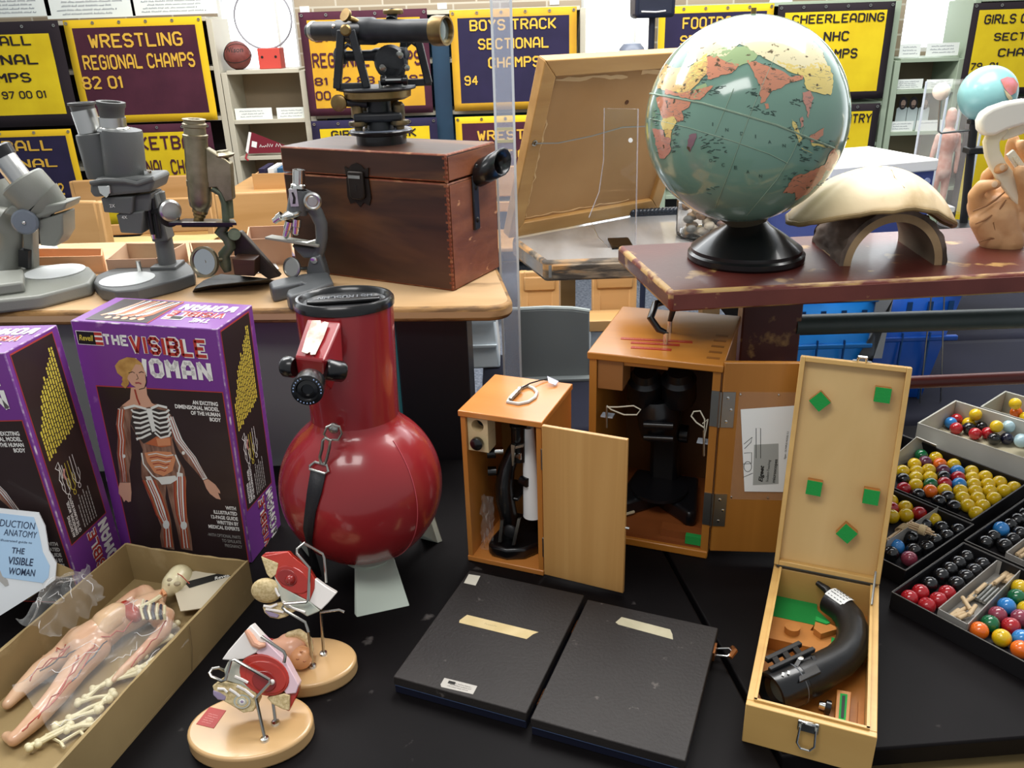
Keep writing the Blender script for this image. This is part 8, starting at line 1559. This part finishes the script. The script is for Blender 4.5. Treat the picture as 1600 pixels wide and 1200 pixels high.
yl = [(470,830,'Y'),(610,755,'G'),(740,735,'Y'),(620,815,'P'),(760,810,'O'),(890,790,'Y'),(780,885,'P'),(945,890,'B'),(1040,855,'Y'),(480,905,'Y'),(630,895,'Y'),(790,955,'K'),(1190,920,'Y'),(365,905,'Y'),(475,970,'Y'),(625,970,'Y'),(975,965,'R'),(1110,955,'Y'),(1345,980,'Y'),(345,990,'K'),(470,1045,'Y'),(630,1040,'G'),(780,1035,'R'),(955,1040,'B'),(1120,1040,'Y'),(1260,1030,'Y'),(1500,1040,'Y'),(350,1085,'R'),(625,1110,'O'),(780,1105,'Y'),(950,1125,'Y'),(1130,1110,'Y'),(1280,1105,'Y'),(1420,1080,'Y'),(500,1150,'K'),(755,1220,'K'),(800,1165,'K'),(970,1210,'Y'),(1120,1180,'Y'),(1280,1165,'Y'),(893,1260,'K'),(980,1233,'Y'),(1153,1260,'Y'),(1073,1313,'Y')]
balls(yl, trY, 'in the tray of mostly yellow balls', c4)
balls([(130,150,'Y'),(195,175,'Y'),(115,245,'Y'),(190,230,'Y'),(105,190,'R'),(285,215,'R'),(390,262,'Y'),(360,290,'K'),(310,300,'K'),(475,300,'K'),(400,350,'K'),(340,390,'K'),(265,435,'K'),(200,375,'K'),(225,440,'K'),(135,430,'B'),(190,495,'M'),(85,465,'K')], trL, 'in the tray beside the open lid', c5)
balls([(705,315,'B',.006),(765,280,'K'),(825,240,'K'),(665,365,'K'),(615,390,'K'),(735,410,'K'),(790,380,'K'),(830,340,'K'),(860,210,'K'),(895,180,'K'),(880,300,'K')], trR, 'in the tray at the right edge', c5)
balls([(525,455,'K'),(470,495,'K'),(405,535,'K'),(350,580,'K'),(310,645,'K'),(630,500,'K'),(570,550,'K'),(525,600,'K'),(460,640,'K'),(180,710,'R'),(245,695,'R'),(300,765,'R'),(355,740,'R'),(410,700,'R'),(600,915,'O'),(740,960,'Y'),(840,1020,'O'),(665,875,'G'),(790,895,'R'),(840,960,'B'),(710,825,'M'),(775,775,'B'),(840,840,'M'),(820,720,'G'),(840,665,'Y'),(865,790,'Y')], trF, 'in the front black tray', c5)
balls([(805,375,'B'),(850,325,'R'),(985,390,'Y'),(905,445,'R'),(1010,450,'K'),(1090,510,'R'),(1150,420,'K'),(1105,275,'Y',.024),(1330,435,'Y',.022),(1230,510,'R'),(1290,560,'K'),(1420,560,'N'),(1500,390,'L',.02),(1570,590,'L',.012),(1640,520,'L')], trW, 'in the grey-white carton', c4)
balls([(1510,200,'Y',.026),(1590,270,'O'),(1600,330,'Y')], trW2, 'in the second grey carton', c4)
# dividers and dowels
Mdow = wood('birch_dowel', 'd2b893', 'c3a67e', 0, 20, .2, .6)
def trough(label, box, pts, crop, h=.028):
    ox, oy, k = crop; P_ = [PZ(ox+x/k, oy+y/k, TB+h) for x, y in pts]; c = sum(P_, V())/4; t = thing('divider_trough', label, 'divider', (c.x, c.y, TB+.0022)); P_ = [(p-c)*.94 for p in P_]
    for i in range(4):
        a, b = P_[i], P_[(i+1) % 4]; d = (b-a).normalized(); n_ = V((-d.y, d.x, 0))*.0015; ob('wall', MB().slab([V((a.x, a.y, 0)), V((b.x, b.y, 0)), V((b.x, b.y, h-.003)), V((a.x, a.y, h-.003))], n_), Mclr, t)
    ob('trough_floor', MB().prism([(p.x, p.y) for p in P_], 0, .001), Mclr, t); return c
def dowels(lst, crop, where, r=.0032, L_=.030):
    ox, oy, k = crop
    for it in lst:
        x, y, ang = it[:3]; dz = it[3] if len(it) > 3 else 0; l_ = it[4] if len(it) > 4 else L_
        p = PZ(ox+x/k, oy+y/k, TB+.012+dz); o = ob('wooden_dowel', MB().lathe([(0, -l_/2), (r*.8, -l_/2), (r, -l_/2+.0008), (r, l_/2-.0008), (r*.8, l_/2), (0, l_/2)], (0, 0, 0), (1, 0, 0), 12), Mdow); o.location = p; o.rotation_euler = (0, 0, math.radians(ang)); tag(o, 'short pale wooden dowel '+where, 'dowel', 'dowels '+where)
trough('milky divider trough in the front black tray', trF, ((350, 795), (715, 495), (858, 548), (525, 890)), c5); trough('milky divider trough at the right edge tray', trR, ((755, 460), (900, 350), (1000, 400), (860, 510)), c5)
dowels([(745,600,35),(765,610,35),(785,615,35),(760,580,35),(720,620,35,.006),(690,640,35),(590,690,38),(570,705,38),(525,760,85,.006),(500,800,30),(470,830,20),(560,800,45,.006),(450,820,35),(520,830,25),(610,670,38,.006),(545,735,30)], c5, 'in the trough of the front tray')
dowels([(845,455,35),(870,470,30),(890,440,35)], c5, 'in the trough of the right edge tray')
p, q = [PZ(1370+x/3.748, 740+y/3.748, TB+.013) for x, y in ((605, 745), (690, 665))]
for k in range(5): d = V((.6, -.8, 0))*(.0055*(k-2)); o = ob('steel_rod', MB().cyl((p-q)/2, (q-p)/2, .0026, n=10), K_steel); o.location = (p+q)/2+d; tag(o, 'short thin steel rod among the dowels in the front tray', 'rod', 'steel rods in the front tray')
for x0, y0, x1, y1, lb, dz in ((62, 400, 240, 262, 'bundle of thin sticks tied with cord beside the lid, left one', .0), (185, 300, 355, 360, 'bundle of thin sticks tied with cord lying over black balls', .022)):
    p, q = PZ(1370+x0/3.748, 740+y0/3.748, TB+.016+dz), PZ(1370+x1/3.748, 740+y1/3.748, TB+.016+dz); mb = MB(); rr = random.Random(x0); d_ = (q-p).normalized(); s_ = V((-d_.y, d_.x, 0))
    for k in range(12): o_ = s_*rr.uniform(-.006, .006)+V((0, 0, rr.uniform(-.004, .006))); e_ = (q-p)*rr.uniform(0, .1); mb.cyl(p+o_+e_, p+o_+e_+(q-p)*rr.uniform(.6, .9), .0013, n=6)
    c_ = (p+q)/2; mb.v = [v-c_ for v in mb.v]; t = thing('stick_bundle', lb, 'sticks', tuple(c_)); ob('sticks', mb, Mdow, t)
    mb = MB()
    for k in range(7): b_ = (p+q)/2-c_+(q-p)*(.03*k-.09); mb.tube([b_+s_*.0085*math.cos(a)+V((0, 0, .0075*math.sin(a))) for a in [2*PI*i/14 for i in range(14)]], .0012, 5, True)
    ob('cord_wrap', mb, mat('pale_twine', 'c9b48c', .8), t)
p, q = PZ(1370+62/3.748, 740+395/3.748, TB+.035), PZ(1370+360/3.748, 740+195/3.748, TB+.035); tag(ob('divider_strip', MB().slab([V((p.x, p.y, TB+.0022)), V((q.x, q.y, TB+.0022)), q, p], (.001, .0012, 0)), Mclr), 'pale upright divider strip in the tray beside the lid', 'divider')
for pl_, lb in ((((1440, 633), (1520, 668)), 'white divider rod across the grey-white carton'),):
    pass
# grey upright lid at the left of the yellow tray
pts = [PZ(1412, 712, TB+.0), PZ(1463, 697, TB+.0)]
tag(ob('carton_flap', MB().slab([PZ(1405, 728, TB+.002), PZ(1462, 702, TB+.002), PZ(1463, 696, TB+.045), PZ(1432, 683, TB+.045), PZ(1405, 706, TB+.04)], (.002, .003, 0)), Mwbx), 'grey carton flap standing between the lid and the yellow tray', 'flap')
# ---------------------------------------------------------------- small pieces go under the part they sit on
SUBP = {'label_print': ('paper_label', 'embossed_label', 'maker_label'), 'plate_print': ('maker_plate',), 'knob_screw': ('focus_knob',), 'keyhole': ('latch_hasp',), 'latch_bar': ('latch_hasp',), 'hinge_screw': ('hinge',), 'hinge_pin': ('hinge',), 'eyecup': ('eyepiece_tube',), 'wire_socket': ('wire_stand',), 'mirror_glass': ('mirror_rim',), 'badge_mark': ('badge',), 'objective_lens': ('telescope_tube',), 'objective_ring': ('telescope_tube',), 'eyepiece_ring': ('telescope_tube',), 'pocket_pin': ('clear_pocket',), 'ring_print': ('eyepiece',), 'embossed_lettering': ('cap',), 'cap_bar': ('cap',), 'front_glass': ('front_barrel',), 'white_mark': ('front_barrel',), 'barrel_groove': ('front_barrel',), 'fold_line': ('grey_tissue',), 'shine_nerve': ('deep_socket',), 'rivet': ('strap_tab',), 'marking': ('lens_block',), 'level_glass': ('spirit_level',), 'eye_socket': ('skull',), 'nose_hole': ('skull',), 'tooth_line': ('skull',), 'cut_line': ('skull',), 'suture': ('shell_cap',), 'finger_nail': ('hand',), 'crease': ('hand', 'side_wall'), 'place_names': ('sphere',), 'country': ('sphere', 'ball'), 'map_line': ('sphere',), 'hole_lining': ('rack_block',), 'lid_catch': ('lid_panel',), 'lid_rim': ('lid_panel',), 'slot': ('bin_body',), 'divider_rib': ('bin_body',), 'grommet': ('cloth',), 'seam': ('ball',), 'pencil_script': ('masking_tape',), 'dimple': ('knob',), 'handwriting': ('card',), 'collar': ('body_tube',), 'arch_web': ('standard',), 'bearing_cap': ('standard',)}
st_ = lambda o: o.name.split('.')[0]
ctr_ = lambda o: sum((V(c) for c in o.bound_box), V())/8
for o in list(scn.objects):
    ps = SUBP.get(st_(o))
    if ps and o.parent is not None and o.parent.parent is None:
        c = [q for q in o.parent.children if st_(q) in ps and q is not o]
        if c: o.parent = min(c, key=lambda q: (ctr_(q)-ctr_(o)).length)
